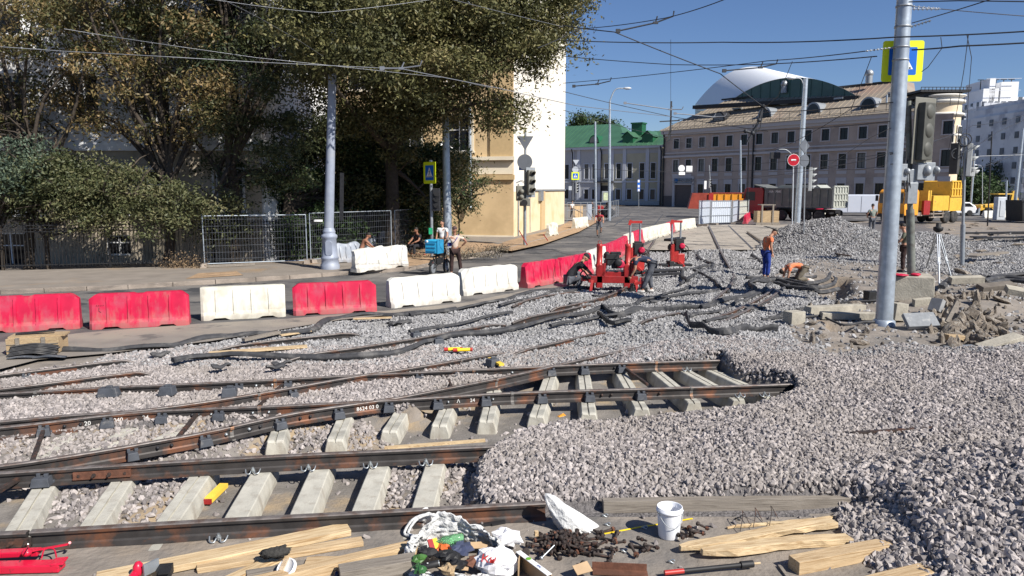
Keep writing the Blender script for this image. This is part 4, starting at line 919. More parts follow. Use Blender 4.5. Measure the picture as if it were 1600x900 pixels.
def at_px(pts, px):
    best = None
    for a, b in zip(pts, pts[1:]):
        ka = 800+FPX*a.x/(a.y*math.cos(PITCH)-(a.z-CAMH)*math.sin(PITCH)); kb = 800+FPX*b.x/(b.y*math.cos(PITCH)-(b.z-CAMH)*math.sin(PITCH))
        if min(ka, kb) <= px <= max(ka, kb) and abs(kb-ka) > 1e-6:
            return a.lerp(b, (px-ka)/(kb-ka)), (b-a).normalized()
    p, q = (pts[0], pts[1]) if px < 800 else (pts[-2], pts[-1])
    return p, (q-p).normalized()
def side_near(d):  # unit vector to the camera side of the rail
    r = Vector((d.y, -d.x, 0)).normalized(); return r if r.y < 0 else -r
def cap(t, pts, px, s=1.0):
    p, d = at_px(pts, px); r = side_near(d); b = MB(); c = p+r*.07+Vector((0,0,-.115))
    M = frame(c, d if d.x > 0 else -d)
    b.box(None, (.155*s, .10, .13), M=M, mi=0, taper=1); b2 = MB()
    T = M @ Matrix.Rotation(-math.pi/2, 4, 'X')
    b2.box(None, (.17*s, .15, .10), M=T @ Matrix.Translation((0, 0, 0)), taper=.82)
    b2.box(None, (.045, .04, .035), M=T @ Matrix.Translation((.045, .01, .065))); b2.box(None, (.04, .03, .05), M=T @ Matrix.Translation((-.04, .02, .065)))
    b2.box(None, (.19*s, .05, .04), M=T @ Matrix.Translation((0, .06, -.03)))
    return b2.build('fastener_cap', m_cap, t, bevel=.006)
def clip(t, pts, px, both=True):
    p, d = at_px(pts, px); r = side_near(d); b = MB()
    for sgn in ((1, -1) if both else (1,)):
        o = p+r*.105*sgn+Vector((0,0,-.155)); dd = d
        pl = [o-dd*.085+r*sgn*.0+Vector((0,0,.035)), o-dd*.07+r*sgn*.05+Vector((0,0,.005)), o-dd*.03+r*sgn*.055+Vector((0,0,0)), o-dd*.015-r*sgn*.005+Vector((0,0,.03)), o+dd*.015-r*sgn*.005+Vector((0,0,.03)), o+dd*.03+r*sgn*.055+Vector((0,0,0)), o+dd*.07+r*sgn*.05+Vector((0,0,.005)), o+dd*.085+Vector((0,0,.035))]
        b.tube(smooth_path(pl, 3), .008, 6); b.tube([o+r*sgn*.01, o+r*sgn*.01+Vector((0,0,.065))], .014, 6); b.tube([o+r*sgn*.01+Vector((0,0,.025)), o+r*sgn*.01+Vector((0,0,.045))], .024, 6)
    return b.build('spring_clip', m_clip, t)
m_clip = mat('bright_clip_steel', (.42,.45,.46), .4, .7, var=.15, scale=20)
def joint(t, pts, px, w=.55, m=None, nb=4, text=None):
    p, d = at_px(pts, px); r = side_near(d); d = d if d.x > 0 else -d; M = frame(p+r*.028+Vector((0,0,-.095)), d)
    b = MB(); b.box(None, (w, .085, .03), M=M); b.box(None, (w, .02, .045), M=M @ Matrix.Translation((0, -.035, .008)))
    o = b.build('joint_bar', m or m_rust, t, bevel=.003)
    b = MB()
    for k in range(nb):
        x = -w*.4+w*.8*k/(nb-1); T = M @ Matrix.Translation((x, 0, .03))
        if k in (0, nb-1) and nb > 3: b.lathe([(.012,-.02),(.018,-.012),(.018,-.008)], n=8, M=T)
        else: b.lathe([(.024,-.02),(.024,.01),(.013,.012),(.013,.05),(0,.052)], n=6, M=T, smooth=False)
    bb = b.build('bolt', m_rust2, t)
    return o
def bolts(t, pts, pxs, m=None, z=-.09, rr=.018):
    for px in pxs:
        p, d = at_px(pts, px); r = side_near(d); M = frame(p+r*.012+Vector((0,0,z)), d if d.x > 0 else -d)
        b = MB(); b.lathe([(rr*1.3,0),(rr*1.3,.012),(rr,.014),(rr*.9,.032),(0,.034)], n=8, M=M); b.build('bolt', m or m_dark, t)
def weld(t, pts, px, m=None, w=.05):
    p, d = at_px(pts, px); b = MB(); pr = [(x*1.12+(.004 if x > 0 else -.004), z*1.0+(.004 if z > -.05 else 0)) for x, z in PROF]
    q = rail_mesh([p-d*w/2, p+d*w/2], 0.0, pr); q.build('weld_collar', [m_weld, m_weld], t)
m_weld = mat('weld_metal', (.16,.15,.14), .6, .3, var=.35, scale=25, col2=(.3,.16,.09), cscale=8, cpos=(.5,.6), bump=.004, bscale=30)
m_mark = mat('chalk_white_paint', (.75,.74,.7), .8, var=.1, scale=20)
def marks(t, pts, px, s, size=.06, z=-.093):
    p, d = at_px(pts, px); r = side_near(d); M = frame(p+r*.0125+Vector((0,0,z)), d if d.x > 0 else -d)
    text_mesh('painted_marks', s, size, M, m_mark, t, .0006, local=False)
r1a, p1a = rail([(-300,848),(0,832),(43,830)], 'short end of the nearest rail at the left edge, before the open joint')
r1, p1 = rail([(48,829),(300,814),(560,800),(852,784)], 'nearest rail, running from the open joint at left to the white sack', end_drop=.0)
r2, p2 = rail([(-300,762),(0,738),(400,713),(772,696)], 'second rail from the camera, its right end going under the stone heap')
r4, p4 = rail([(-300,694),(0,667),(219,643),(420,634),(600,625),(800,613),(1020,606),(1242,599)], 'long rail with open crossing frog, its cut right end lying bare beside the gravel')
r3, p3 = rail([(-250,744),(0,727),(293,680),(460,645),(607,623),(673,611),(800,586),(900,563),(1038,534)], 'curving switch rail rising diagonally across the middle, crossing two other rails', z_off=.004)
r5, p5 = rail([(-300,625),(0,614),(160,605),(380,595),(567,585),(800,574),(960,567),(1124,562)], 'straight rail behind the frog, its cut right end above the open sleepers')
r6, p6 = rail([(0,658),(100,649),(232,639),(380,618),(553,588),(620,578),(700,565),(790,549)], 'curved rail crossing the straight rail near the photo centre, rusty at its far end', z_off=.004, end_drop=.03)
r7, p7 = rail([(-300,620),(0,585),(155,566),(215,560)], 'rail end with rusty joint bar at the left edge, sinking into the gravel', end_drop=.1)
r8, p8 = rail([(-200,624),(0,607),(170,586),(240,578)], 'second rail end at the left edge, sinking into the gravel', end_drop=.1, z_off=.004)
r9, p9 = rail([(330,543),(440,530),(500,524),(560,517)], 'thin bit of rail showing beside the pale plank', z=.05, end_drop=.08, start_drop=.08)
r10, p10 = rail([(450,556),(560,542),(649,528),(720,515),(790,502)], 'rail in the gravel running between the two black rubber strips', z=.06, end_drop=.08, start_drop=.08)
r11, p11 = rail([(790,552),(870,534),(945,516)], 'rail with a rusty joint bar emerging from the gravel behind the straight rail', z=.04, end_drop=.03, start_drop=.1)
r12, p12 = rail([(800,499),(880,484),(938,471)], 'half buried rail in front of the red lifting machine', z=.08, end_drop=.06, start_drop=.08)
r13, p13 = rail([(800,474),(850,462),(905,453)], 'half buried rail end nearest the crouching worker in black', z=.08, end_drop=.06, start_drop=.08)
r14, p14 = rail([(1000,501),(1030,494),(1068,485)], 'short half buried rail right of the black fabric strip', z=.08, end_drop=.06, start_drop=.06)
r15, p15 = rail([(1092,518),(1167,484),(1205,463),(1226,447)], 'curved rail right of the middle, outer one of the two bending to the pit', z=.09, end_drop=.02)
r16, p16 = rail([(1082,508),(1150,483),(1195,460),(1212,446)], 'curved rail right of the middle, inner one of the two bending to the pit', z=.09, end_drop=.02)
r17, p17 = rail([(1107,353),(1124,388),(1144,424),(1146,433),(1139,448),(1115,467)], 'rail curving down from the concrete slabs into the gravel behind the workers', z=.10, end_drop=.05)
r18, p18 = rail([(1020,424),(960,457),(900,474),(860,480)], 'straight rail in the gravel behind the bending worker, running under the lifting machine', z=.10, start_drop=.0, end_drop=.1)
r19, p19 = rail([(1024,373),(1018,383),(1008,395)], 'short rail end lying beside the far barriers', z=.12)
for x in (68, 168, 254, 343, 515):
    if x in (68, 254, 343): cap(r4, p4, x)
cap(r4, p4, 168, 1.1)
for x in (318, 434, 527): cap(r3, p3, x)
for x in (607, 683, 758, 846, 920, 1000): cap(r4, p4, x)
for x in (655, 716, 860, 912, 970): cap(r5, p5, x)
for x in (170, 258, 374, 450): cap(r5, p5, x, .9)
cap(r2, p2, 68, 1.2); cap(r7, p7, 40); cap(r3, p3, 205, .8); cap(r6, p6, 750, .9); cap(r6, p6, 455, .9)
for x in (397, 483, 579, 665): clip(r2, p2, x)
clip(r1, p1, 345); clip(r4, p4, 1152); clip(r4, p4, 1190); clip(r5, p5, 70); clip(r5, p5, 1070)
joint(r2, p2, 160, .62, m_rust, 4); joint(r7, p7, 82, .75, m_rust, 4); joint(r3, p3, 965, .5, m_rust, 4); joint(r11, p11, 885, .8, m_rust, 4)
joint(r1a, p1a, 20, .34, m_rust2, 3)
bolts(r3, p3, (245, 267, 390, 405, 468, 484)); bolts(r4, p4, (940, 955, 1010, 1030), m_rust2); bolts(r5, p5, (690, 700, 840, 960)); bolts(r4, p4, (100, 125, 300, 310))
bolts(r3, p3, (352, 388), m_clip); bolts(r5, p5, (400, 425, 745, 800), m_clip); bolts(r4, p4, (330, 395, 420, 700, 770), m_clip, rr=.014)
for t_, p_, xs_ in ((r4, p4, (405, 800, 1080)), (r3, p3, (361, 775)), (r5, p5, (56, 430, 740, 1025)), (r6, p6, (404, 720))):
    for x in xs_: weld(t_, p_, x)
marks(r3, p3, 578, '8624 03 040', .085); marks(r4, p4, 716, 'Λ', .08); marks(r4, p4, 738, '24', .08)
marks(r4, p4, 136, '20', .085); marks(r4, p4, 192, '040   Λ', .085); marks(r4, p4, 227, '24', .085); marks(r5, p5, 60, '8 301', .08)
marks(r5, p5, 850, '8 10 1011 030', .07)
def tie(a, b, label):
    c = MB(); c.bar(P(*a, -.09), P(*b, -.12), .045, .05); tag(c.build('tie_bar', m_rust2, bevel=.004), label, 'tie bar', 'flat steel tie bars between the rails')
tie((70,667),(50,722),'short tie bar at the left edge between the long rail and switch rail'); tie((307,648),(270,693),'tie bar between the long rail and switch rail left of the frog')
tie((40,742),(-20,778),'tie bar leaving the second rail at the left edge'); tie((442,601),(405,634),'tie bar between the straight rail and long rail in the centre left')
tie((697,585),(706,606),'small tie bar behind the frog'); tie((973,573),(1012,601),'tie bar across the open sleepers at the right end of the track')
sl_mesh = None
def sleeper(c, d, ln=2.6, h=.21, w=.24, wb=.31, z=-.18, label=None, slot=True, marks_=None, tilt=0):
    """c centre point, d unit vector along the sleeper"""
    c = Vector((c.x, c.y, z)); t = thing('sleeper', label or 'concrete sleeper under the crossing rails', 'sleeper', (c.x, c.y, z-h), math.atan2(d.y, d.x), 'concrete sleepers of the open track')
    b = MB(); n = 9
    prof = [(-wb/2,0),(wb/2,0),(wb/2*.97,h*.35),(w/2,h-.012),(w/2-.012,h),(-w/2+.012,h),(-w/2,h-.012),(-wb/2*.97,h*.35)]
    if slot: prof = [(-wb/2,0),(wb/2,0),(wb/2*.97,h*.35),(w/2,h-.012),(w/2-.012,h),(.012,h),(.01,h-.02),(-.01,h-.02),(-.012,h),(-w/2+.012,h),(-w/2,h-.012),(-wb/2*.97,h*.35)]
    k = len(prof); xs_ = [-ln/2, -ln/2+.05]+list(np.linspace(-ln/2+.3, ln/2-.3, n))+[ln/2-.05, ln/2]
    for i, x in enumerate(xs_):
        s = .9 if i in (0, len(xs_)-1) else 1
        for y, zz in prof: b.v.append((x, y*s, zz*(s if zz > .1 else 1)))
    for i in range(len(xs_)-1):
        for j in range(k): a = i*k+j; e = i*k+(j+1) % k; b.f.append([a, a+k, e+k, e]); b.m.append(0); b.sm.append(False)
    b.f.append(list(range(k))); b.m.append(0); b.sm.append(False); b.f.append(list(range((len(xs_)-1)*k, len(xs_)*k))[::-1]); b.m.append(0); b.sm.append(False)
    me_o = MB(); me_o.v, me_o.f, me_o.m, me_o.sm = b.v, b.f, b.m, b.sm
    keep = ORG.pop(t.name); o = me_o.build('sleeper_body', m_conc, t, jitter=.006, jscale=9); ORG[t.name] = keep
    return t
d2 = (p2[-1]-p2[0]).normalized(); n2 = Vector((-d2.y, d2.x, 0))
lab2 = ['leftmost whole sleeper in front of the capped fastener','second sleeper from the left between the two near rails','third sleeper from the left between the two near rails, beside the yellow block','sleeper right of the yellow block between the two near rails','fifth near sleeper from the left, bare pit floor on both sides','sixth near sleeper from the left, pinkish stone on its right','rightmost near sleeper, at the foot of the stone heap']
for k, (xa, xb) in enumerate([(68,5),(190,120),(312,238),(408,350),(500,457),(593,555),(680,652)]):
    a, _ = at_px(p2, xa); b_, _ = at_px(p1 if xb > 48 else p1a, xb); a.z = b_.z = 0; dd = (b_-a).normalized(); c = (a+b_)/2+dd*.08
    sleeper(c, dd, 2.5, label=lab2[k], slot=k < 3)
ends = [(430,692),(523,690),(608,676),(686,667),(760,660),(838,652),(920,648),(1003,640),(1085,630),(1155,626),(1205,622)]
tops = [(470,608),(540,600),(655,590),(700,585),(780,580),(860,568),(915,563),(975,560),(1030,558),(1085,556),(1118,554)]
for k, ((ex, ey), (tx, ty)) in enumerate(zip(ends, tops)):
    pr, _ = at_px(p4, min(1238, ex+(-8 if k < 4 else -16))) if k > 0 else at_px(p3, ex);
    e = P(ex, ey, -.2)
    far, _ = at_px(p5, [455,560,655,716,775,860,912,970,1025,1070,1110][k]); dd = (Vector((far.x, far.y, 0))-Vector((e.x, e.y, 0))); L_ = dd.length; dd.normalize()
    L_ = max(2.2, min(L_+.45, 3.0)); c = Vector((e.x, e.y, 0))+dd*L_/2
    sleeper(c, dd, L_, label='sleeper %s under the far crossing rails, counted from the left by its bare end' % ['one','two','three','four','five','six','seven','eight','nine','ten','eleven'][k], w=.22, wb=.3)
for k, (a, b_) in enumerate([((80,700),(140,655)),((150,705),(230,650)),((245,690),(330,640))]):
    A_, B_ = P(*a, -.18), P(*b_, -.18); dd = (B_-A_).normalized(); sleeper((A_+B_)/2, dd, 2.2, z=-.19, label=['leftmost','middle','rightmost'][k]+' of three sleepers mostly sunk in stone between long rail and switch rail')
for k, (a, b_) in enumerate([((890,548),(935,535)),((945,556),(1000,543))]):
    A_, B_ = P(*a, -.16), P(*b_, -.16); dd = (A_-B_).normalized(); sleeper((A_+B_)/2, Vector((dd.x, dd.y, 0)).normalized(), 2.4, z=-.13, label=['sleeper top showing left of the rusty joint bar in the middle','sleeper top showing below the rusty joint bar in the middle'][k])
for k, (pix, lb) in enumerate([([(1100,512),(1165,488),(1208,466),(1232,446)], 'rubber strip hugging the outer curved rail'), ([(1075,500),(1140,480),(1190,458),(1206,446)], 'rubber strip hugging the inner curved rail'), ([(780,478),(840,465),(880,456),(910,452)], 'dark rail strip just below the red joined pair'), ([(860,510),(920,498),(990,490)], 'dark strip in the hollow left of the curved rails'), ([(1000,470),(1050,462),(1100,457),(1130,452)], 'thin strip between the bending worker and the curved rails'), ([(1080,425),(1110,435),(1125,450)], 'strip curling beside the rail from the slabs'), ([(640,520),(720,505),(800,488)], 'thin strip on the gravel above the wavy one')]): PEND.append((pix, lb))
# rubber strips and cables lying in the gravel
def strip(pix, label, w=.11, h=.05, m=None, name='rubber_strip', zs=None, n=5, cat='rubber strip', lift=.03, wav=.02, group='black rubber rail strips lying about'):
    pts = smooth_path([P(x, y, 0) for x, y in pix], n); rnd = random.Random(len(pts)*7+int(pix[0][0]))
    for i, p in enumerate(pts): p.z = max(H(p.x, p.y), -.05)+lift+h/2+wav*math.sin(i*.9+rnd.random())+(zs[min(i//n, len(zs)-1)] if zs else 0)
    b = MB(); k = len(pts); cs = [(-.5,-.4),(-.35,-.5),(.35,-.5),(.5,-.4),(.5,.1),(.25,.5),(-.25,.5),(-.5,.1)]; u = 0
    for i, p in enumerate(pts):
        d = pts[min(i+1, k-1)]-pts[max(i-1, 0)]; d.normalize(); r = d.cross(Vector((0,0,1))).normalized(); up = r.cross(d)
        tw = .5*math.sin(i*.35+pix[0][0]); r2 = r*math.cos(tw)+up*math.sin(tw); u2_ = up*math.cos(tw)-r*math.sin(tw)
        for x, z in cs: b.v.append(tuple(p+r2*x*w+u2_*z*h))
    for i in range(k-1):
        for j in range(8): a = i*8+j; e = i*8+(j+1) % 8; b.f.append([a, a+8, e+8, e]); b.m.append(0); b.sm.append(j in (4,6))
    b.f.append(list(range(8))); b.m.append(0); b.sm.append(False); b.f.append(list(range((k-1)*8, k*8))[::-1]); b.m.append(0); b.sm.append(False)
    return tag(b.build(name, m or m_rubber), label, cat, group)
strip([(87,549),(170,548),(256,542),(320,530),(380,524),(430,522),(480,519),(505,505),(530,497),(590,492),(640,492),(713,483)], 'long black rubber strip along the edge of the gravel below the barriers', .16, .09)
strip([(270,566),(330,556),(420,557),(567,558),(640,545),(673,533),(720,523),(800,515),(842,503),(900,492),(945,484)], 'long wavy black rubber strip crossing the middle of the gravel', .14, .09)
strip([(640,493),(713,483),(780,470),(830,458),(880,450),(925,450)], 'rubber strip lying between the white barriers and the crouching worker', .14, .07)
strip([(941,485),(965,493),(1000,487),(1060,483),(1111,479),(1160,466),(1185,459)], 'broad black fabric strip standing on edge in the gravel', .05, .16, lift=.0)
strip([(935,491),(955,505),(985,502)], 'short black channel piece in the shadowed hollow', .1, .1, m_black)
strip([(945,484),(990,476),(1010,465),(1040,460),(1078,447)], 'dusty rubber strip rising right from the fabric strip', .12, .06)
strip([(1070,507),(1078,520),(1105,532),(1135,536),(1155,527),(1175,523),(1215,523)], 'upturned black rubber strip bent like a bow near the middle right', .05, .15, zs=[.12,.05,.02,0,0,0], lift=.02)
strip([(1063,446),(1070,438),(1090,428),(1115,414),(1095,405),(1090,396),(1100,392)], 'looping rubber strip behind the two lifting machines', .12, .07)
strip([(1075,440),(1066,432),(1072,424),(1098,417),(1115,414)], 'short curled rubber strip right of the lifting machine', .12, .1)
strip([(1166,440),(1185,439),(1215,436),(1250,436),(1275,433)], 'rubber hose in front of the kneeling worker', .1, .1)
for k, pix in enumerate([[(1170,448),(1200,441),(1230,440),(1260,446),(1290,440),(1297,430)],[(1205,438),(1240,446),(1270,452),(1300,448),(1306,438)],[(1210,446),(1245,455),(1280,460),(1310,455)],[(1180,455),(1172,447),(1190,440)]]):
    strip(pix, ['black hose in the heap by the kneeling worker, nearest his hands','black hose in the heap by the kneeling worker, bending round the hole','black hose in the heap by the kneeling worker, lowest of the heap','black hose end curling left of the heap'][k], .12, .12, lift=.06, wav=.01, cat='hose', name='hose', group='hoses heaped beside the kneeling worker')
strip([(1170,466),(1150,468),(1120,478),(1095,482)], 'rubber strip with a curled end left of the curved rails', .13, .1)
strip([(1150,440),(1140,450),(1138,458)], 'small strip end beside the curved rail', .1, .06)
strip([(1175,398),(1195,415),(1190,428)], 'twisted strip behind the standing worker', .12, .08); strip([(1168,405),(1190,404)], 'short strip left of the standing worker', .12, .06)
for k, pix in enumerate([[(1535,452),(1560,445),(1590,447),(1640,452)],[(1540,458),(1575,450),(1640,460)],[(1470,462),(1480,450),(1500,444),(1540,446)],[(1545,446),(1590,440),(1640,444)]]):
    strip(pix, ['black strip in the bundle on the rubble at the right edge, thickest one','black strip in the bundle on the rubble at the right edge, front one','rubber sheet leaning on the grey slab right of the concrete block','black strip in the bundle on the rubble at the right edge, back one'][k], .2, .12, lift=.25, wav=.01)
for k, pix in enumerate([[(1245,485),(1300,478),(1370,480)],[(1300,492),(1340,498),(1375,490)],[(1290,500),(1320,508),(1372,505)],[(1190,505),(1240,498),(1300,495)]]):
    strip(pix, ['cable along the old sleeper left of the big pole','thin cable looping left of the big pole foot','lowest thin cable left of the big pole foot','cable leaving the small concrete cube'][k], .05, .05, lift=.05, cat='cable', name='cable', group='cables on the dirt left of the big pole')
for k in range(13):   # dark scraps
    px, py = [(440,568),(430,573),(345,572),(965,455),(940,462),(905,476),(1030,470),(1215,497),(1080,492),(1180,485),(250,553),(620,504),(1240,424)][k]
    strip([(px-14,py+2),(px,py),(px+14,py-2)], 'small dark rubber scrap '+['below the wavy strip at its left','just under the wavy strip, left of the centre','below the left end of the wavy strip','behind the broad black fabric strip','behind the short black channel piece','left of the channel piece','right of the fabric strip hollow','right of the bow-shaped strip','between the fabric strip and the bow-shaped strip','behind the bow-shaped strip','on the left gravel beside the rubber blocks','under the white barriers','beside the hoses at the pit'][k], .12, .05, cat='rubber scrap', name='rubber_scrap', group='small rubber scraps on the gravel')
strip([(610,508),(625,504),(642,502)], 'dark flat scrap on the gravel below the white barriers', .16, .05, cat='rubber scrap', name='rubber_scrap', group=None)
for k, (px, py) in enumerate([(262,610),(170,612),(358,612),(685,534),(650,524),(770,566)]):
    c = P(px, py, -.02); t = MB(); t.box((c.x, c.y, -.02), (.32 if k == 1 else .24, .2, .14), .15*k, taper=.8); t.box((c.x+.02, c.y-.01, .06), (.1, .06, .05), .1)
    tag(t.build('rubber_block', m_cap, bevel=.01), ['loose rubber cap block on the stone between the left rails, right one','broad dark rubber block against the straight rail at left','half sunk rubber block left of the centre','small rubber block below the wavy rubber strip','rubber block on the buried rail above the centre','rubber block beside the yellow wedge'][k], 'rubber block', 'loose rubber blocks')
for pix, lb in PEND: strip(pix, lb, .1, .07)
# barriers
def barrier_mesh(name, L=2.0, Ht=.8, ribs=4, crumple=0, chamfer=.16, notch=True, seed=0, slots=False):
    b = MB(); ribc = [(-.5+(i+.9)/(ribs+.8))*L for i in range(ribs)]; xs_ = sorted(set([round(v, 3) for v in list(np.linspace(-L/2, L/2, 33))+[c+q for c in ribc for q in (-.04,-.026,.026,.04)]])); zl = [0, .09, .13, .2, .28, .4, .52, .64, .72, 1.0]
    def ht(x):
        e = L/2-abs(x); h = Ht
        if e < chamfer: h = Ht-(chamfer-e)*.75
        if notch and abs(x) < .07: h -= .025
        return h
    def zb(x):
        for c in (-.28*L, .28*L):
            if abs(x-c) < .16: return .05
            if abs(x-c) < .2: return .05*(1-(abs(x-c)-.16)/.04)
        return 0
    def hw(x, z):
        if z < .12: w = .25
        elif z < .2: w = lerp(.25, .175, (z-.12)/.08)
        else: w = lerp(.175, .09, min(1, (z-.2)/(Ht-.2)))
        if .19 < z < .66:
            for c in ribc:
                a = abs(x-c)
                if a < .04: w += .032*min(1, (.04-a)/.014)
        e = L/2-abs(x)
        if e < .07: w *= lerp(.72, 1, e/.07)
        return w
    nz_ = len(zl); n = len(xs_)
    for sgn in (-1, 1):
        off = len(b.v)
        for x in xs_:
            H_ = ht(x)
            for z in zl:
                zz = max(zb(x), min(z, 1)*1.0) if z < .5 else z
                zz = zb(x) if z == 0 else (H_ if z == 1.0 else min(max(z, zb(x)+.01), H_-.01*(10-zl.index(z))*.3))
                b.v.append((x, sgn*hw(x, zz), zz))
        for i in range(n-1):
            for j in range(nz_-1):
                a = off+i*nz_+j; f = [a, a+nz_, a+nz_+1, a+1]
                b.f.append(f if sgn < 0 else f[::-1]); b.m.append(0); b.sm.append(True)
    m_ = n*nz_
    for i in range(n-1):
        b.f.append([i*nz_+nz_-1, (i+1)*nz_+nz_-1, m_+(i+1)*nz_+nz_-1, m_+i*nz_+nz_-1]); b.m.append(0); b.sm.append(True)
        b.f.append([i*nz_, m_+i*nz_, m_+(i+1)*nz_, (i+1)*nz_]); b.m.append(0); b.sm.append(False)
    for i, fl in ((0, 0), (n-1, 1)):
        for j in range(nz_-1):
            f = [i*nz_+j, i*nz_+j+1, m_+i*nz_+j+1, m_+i*nz_+j]; b.f.append(f if not fl else f[::-1]); b.m.append(0); b.sm.append(False)
    me = bpy.data.meshes.new(name)
    vs = b.v
    if crumple:
        o3 = Vector((seed*3.1, seed, 0))
        vs = [tuple(Vector(v)+noise.noise_vector(Vector(v)*2.6+o3)*crumple*(.3+Vector(v).z)+noise.noise_vector(Vector(v)*6+o3)*crumple*.3*(1 if v[2] > .05 else 0)) for v in vs]
    me.from_pydata(vs, [], b.f); me.polygons.foreach_set('use_smooth', b.sm); me.update()
    bm = bmesh.new(); bm.from_mesh(me); bmesh.ops.recalc_face_normals(bm, faces=bm.faces)
    for e in bm.edges: e.smooth = e.calc_face_angle(3) < R(24)
    bm.to_mesh(me); bm.free()
    return me
BM = {}
def barrier(a, b, z, color, label, kind='a', flip=False, ht=.8, y_off=0, Lx=None, group='plastic road barriers'):
    """a, b: pixels of the near base corners left and right"""
    A, B = P(*a, z), P(*b, z); d = B-A; d.z = 0; L = d.length; d.normalize(); nrm = Vector((-d.y, d.x, 0))
    if nrm.y < 0: nrm = -nrm
    m = {'red': m_red, 'white': m_whitep, 'cream': m_whitep2, 'grey': m_greyp}[color]; key = (kind, color, round(L*5)/5, ht)
    if key not in BM or kind != 'a':
        me = barrier_mesh('barrier', L, ht, crumple={'a': .008, 'c': .035, 'd': .1}[kind], seed=len(BM), chamfer=.16 if color == 'red' else (.02 if kind == 'a' else .12), notch=color == 'red'); me.materials.append(m); BM[key] = me
    c = (A+B)/2+nrm*.25
    o = bpy.data.objects.new('road_barrier', BM[key]); COL.objects.link(o); o.location = (c.x, c.y, z); o.rotation_euler = (0, 0, math.atan2(d.y, d.x))
    tag(o, label, 'barrier', group); return o
barrier((-45,523),(124,514),.004,'red','nearest red plastic barrier, cut off by the left edge')
o = barrier((135,516),(299,508),.004,'red','red plastic barrier second from the left, with black scribble on its left end')
c = MB(); rnd = random.Random(4); q = []
for i in range(14): q.append(Vector((-.9+i*.012, -.128-.0+.0*i, .52+.03*math.sin(i*2.1))))
c.tube(q, .006, 4); c.tube([Vector((-.84, -.14, .49)), Vector((-.845, -.152, .41)), Vector((-.80, -.157, .38))], .005, 4)
sc = c.build('scribble', m_black, None); sc.parent = o
barrier((314,502),(447,495),.004,'cream','cream-white upright barrier between two red ones, dusty at its foot')
barrier((455,494),(593,487),.004,'red','red plastic barrier right of the cream one, third red from the left')
barrier((613,482),(722,471),.004,'white','white barrier with bent left end, right of the third red one','c')
barrier((727,463),(813,452),.004,'white','white barrier leaning at its left end, before the red pair','c')
barrier((826,451),(882,440),.004,'red','red barrier behind the crouching worker in black, left of a joined pair')
barrier((882,440),(930,428),.004,'red','red barrier of the joined pair nearest the lifting machine')
for k, (a, b_, cl, lb) in enumerate([((928,425),(952,414),'white','white barrier seen behind the tall red cylinder of the machine'),((952,412),(974,401),'red','red slotted barrier behind the machine engine'),((972,402),(985,392),'red','red barrier, second behind the engine'),((983,391),(994,386),'cream','short view of a cream barrier among the far red ones'),
    ((991,387),(1008,379),'red','red barrier far up the row before the long white ones'),((1006,379),(1034,370),'cream','first of the long cream barriers up the curve'),((1032,371),(1050,366),'cream','second of the cream barriers up the curve'),((1047,366),(1058,361),'red','single red barrier between far cream ones'),((1057,362),(1073,359),'cream','cream barrier near the top of the curve'),((1072,359),(1089,356),'cream','last cream barrier touching the white fence panels')]):
    barrier(a, b_, .004, cl, lb)
barrier((560,426),(641,416),.13,'white','crumpled white barrier standing on the pavement right of the lamp column','d',ht=.85)
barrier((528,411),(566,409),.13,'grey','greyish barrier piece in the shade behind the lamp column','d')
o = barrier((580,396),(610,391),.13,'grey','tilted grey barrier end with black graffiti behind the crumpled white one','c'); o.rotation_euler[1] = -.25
for i, (xx, s_) in enumerate([(0, 'ANS')]): tm = text_mesh('graffiti', s_, .42, Matrix.Translation((xx, -.165, .47)) @ Matrix.Rotation(R(80), 4, 'X'), m_black, o, .004)
barrier((901,357),(921,354),.13,'cream','small cream barrier end at the far kerb behind the cyclist','c')
barrier((861,369),(874,367),.13,'cream','broken cream barrier end leaning at the foot of the side wall','d')
barrier((1290,338),(1318,337),0,'cream','cream barrier in front of the white van'); barrier((1278,337),(1290,336),0,'red','red barrier end beneath the traffic light near the dump truck')
barrier((1168,350),(1174,343),0,'red','small red barrier end right of the white fence panels')
barrier((1540,341),(1600,339),0,'white','white barrier on the ground at the far right before the grey cabinet')
for k, px in enumerate((1578, 1592)): barrier((px,332),(px+12,331),0,'red','red barrier far right behind the backhoe, '+('left one' if k == 0 else 'right one'))
# fences
def iron_fence(name, label, pts, h, step, m, z=.13, brick=False):
    pts = [Vector(p) for p in pts]; t = thing(name, label, 'fence', tuple(pts[0])); a = MB(); r_ = MB(); po = MB()
    for p, q in zip(pts, pts[1:]):
        L = (q-p).length; n = int(L/step)
        for i in range(n): c = p.lerp(q, i/n); a.bar(c+Vector((0,0,z+.08)), c+Vector((0,0,z+h+.02)), .022)
        for zz in (.15, h-.32, h-.2, h-.08): r_.bar(p+Vector((0,0,z+zz)), q+Vector((0,0,z+zz)), .03, .035)
        m2 = int(L/2.6)
        for i in range(m2+1): c = p.lerp(q, i/m2); po.bar(c+Vector((0,0,z)), c+Vector((0,0,z+h+.12)), .07)
    a.build('picket', m, t)['kind'] = 'stuff'; r_.build('rail_bars', m, t); po.build('post', m, t)
    return t
iron_fence('iron_fence', 'black iron picket fence in front of the left house, under the bushes', [P(-260,432,.0), P(0,427,0), P(335,418,0), P(480,408,0)], 1.75, .125, m_black)
iron_fence('iron_fence', 'dark iron fence running back past the seated person to the corner building', [P(480,407,0), P(590,398,0), P(640,384,0), P(690,372,0)], 1.9, .16, m_black)
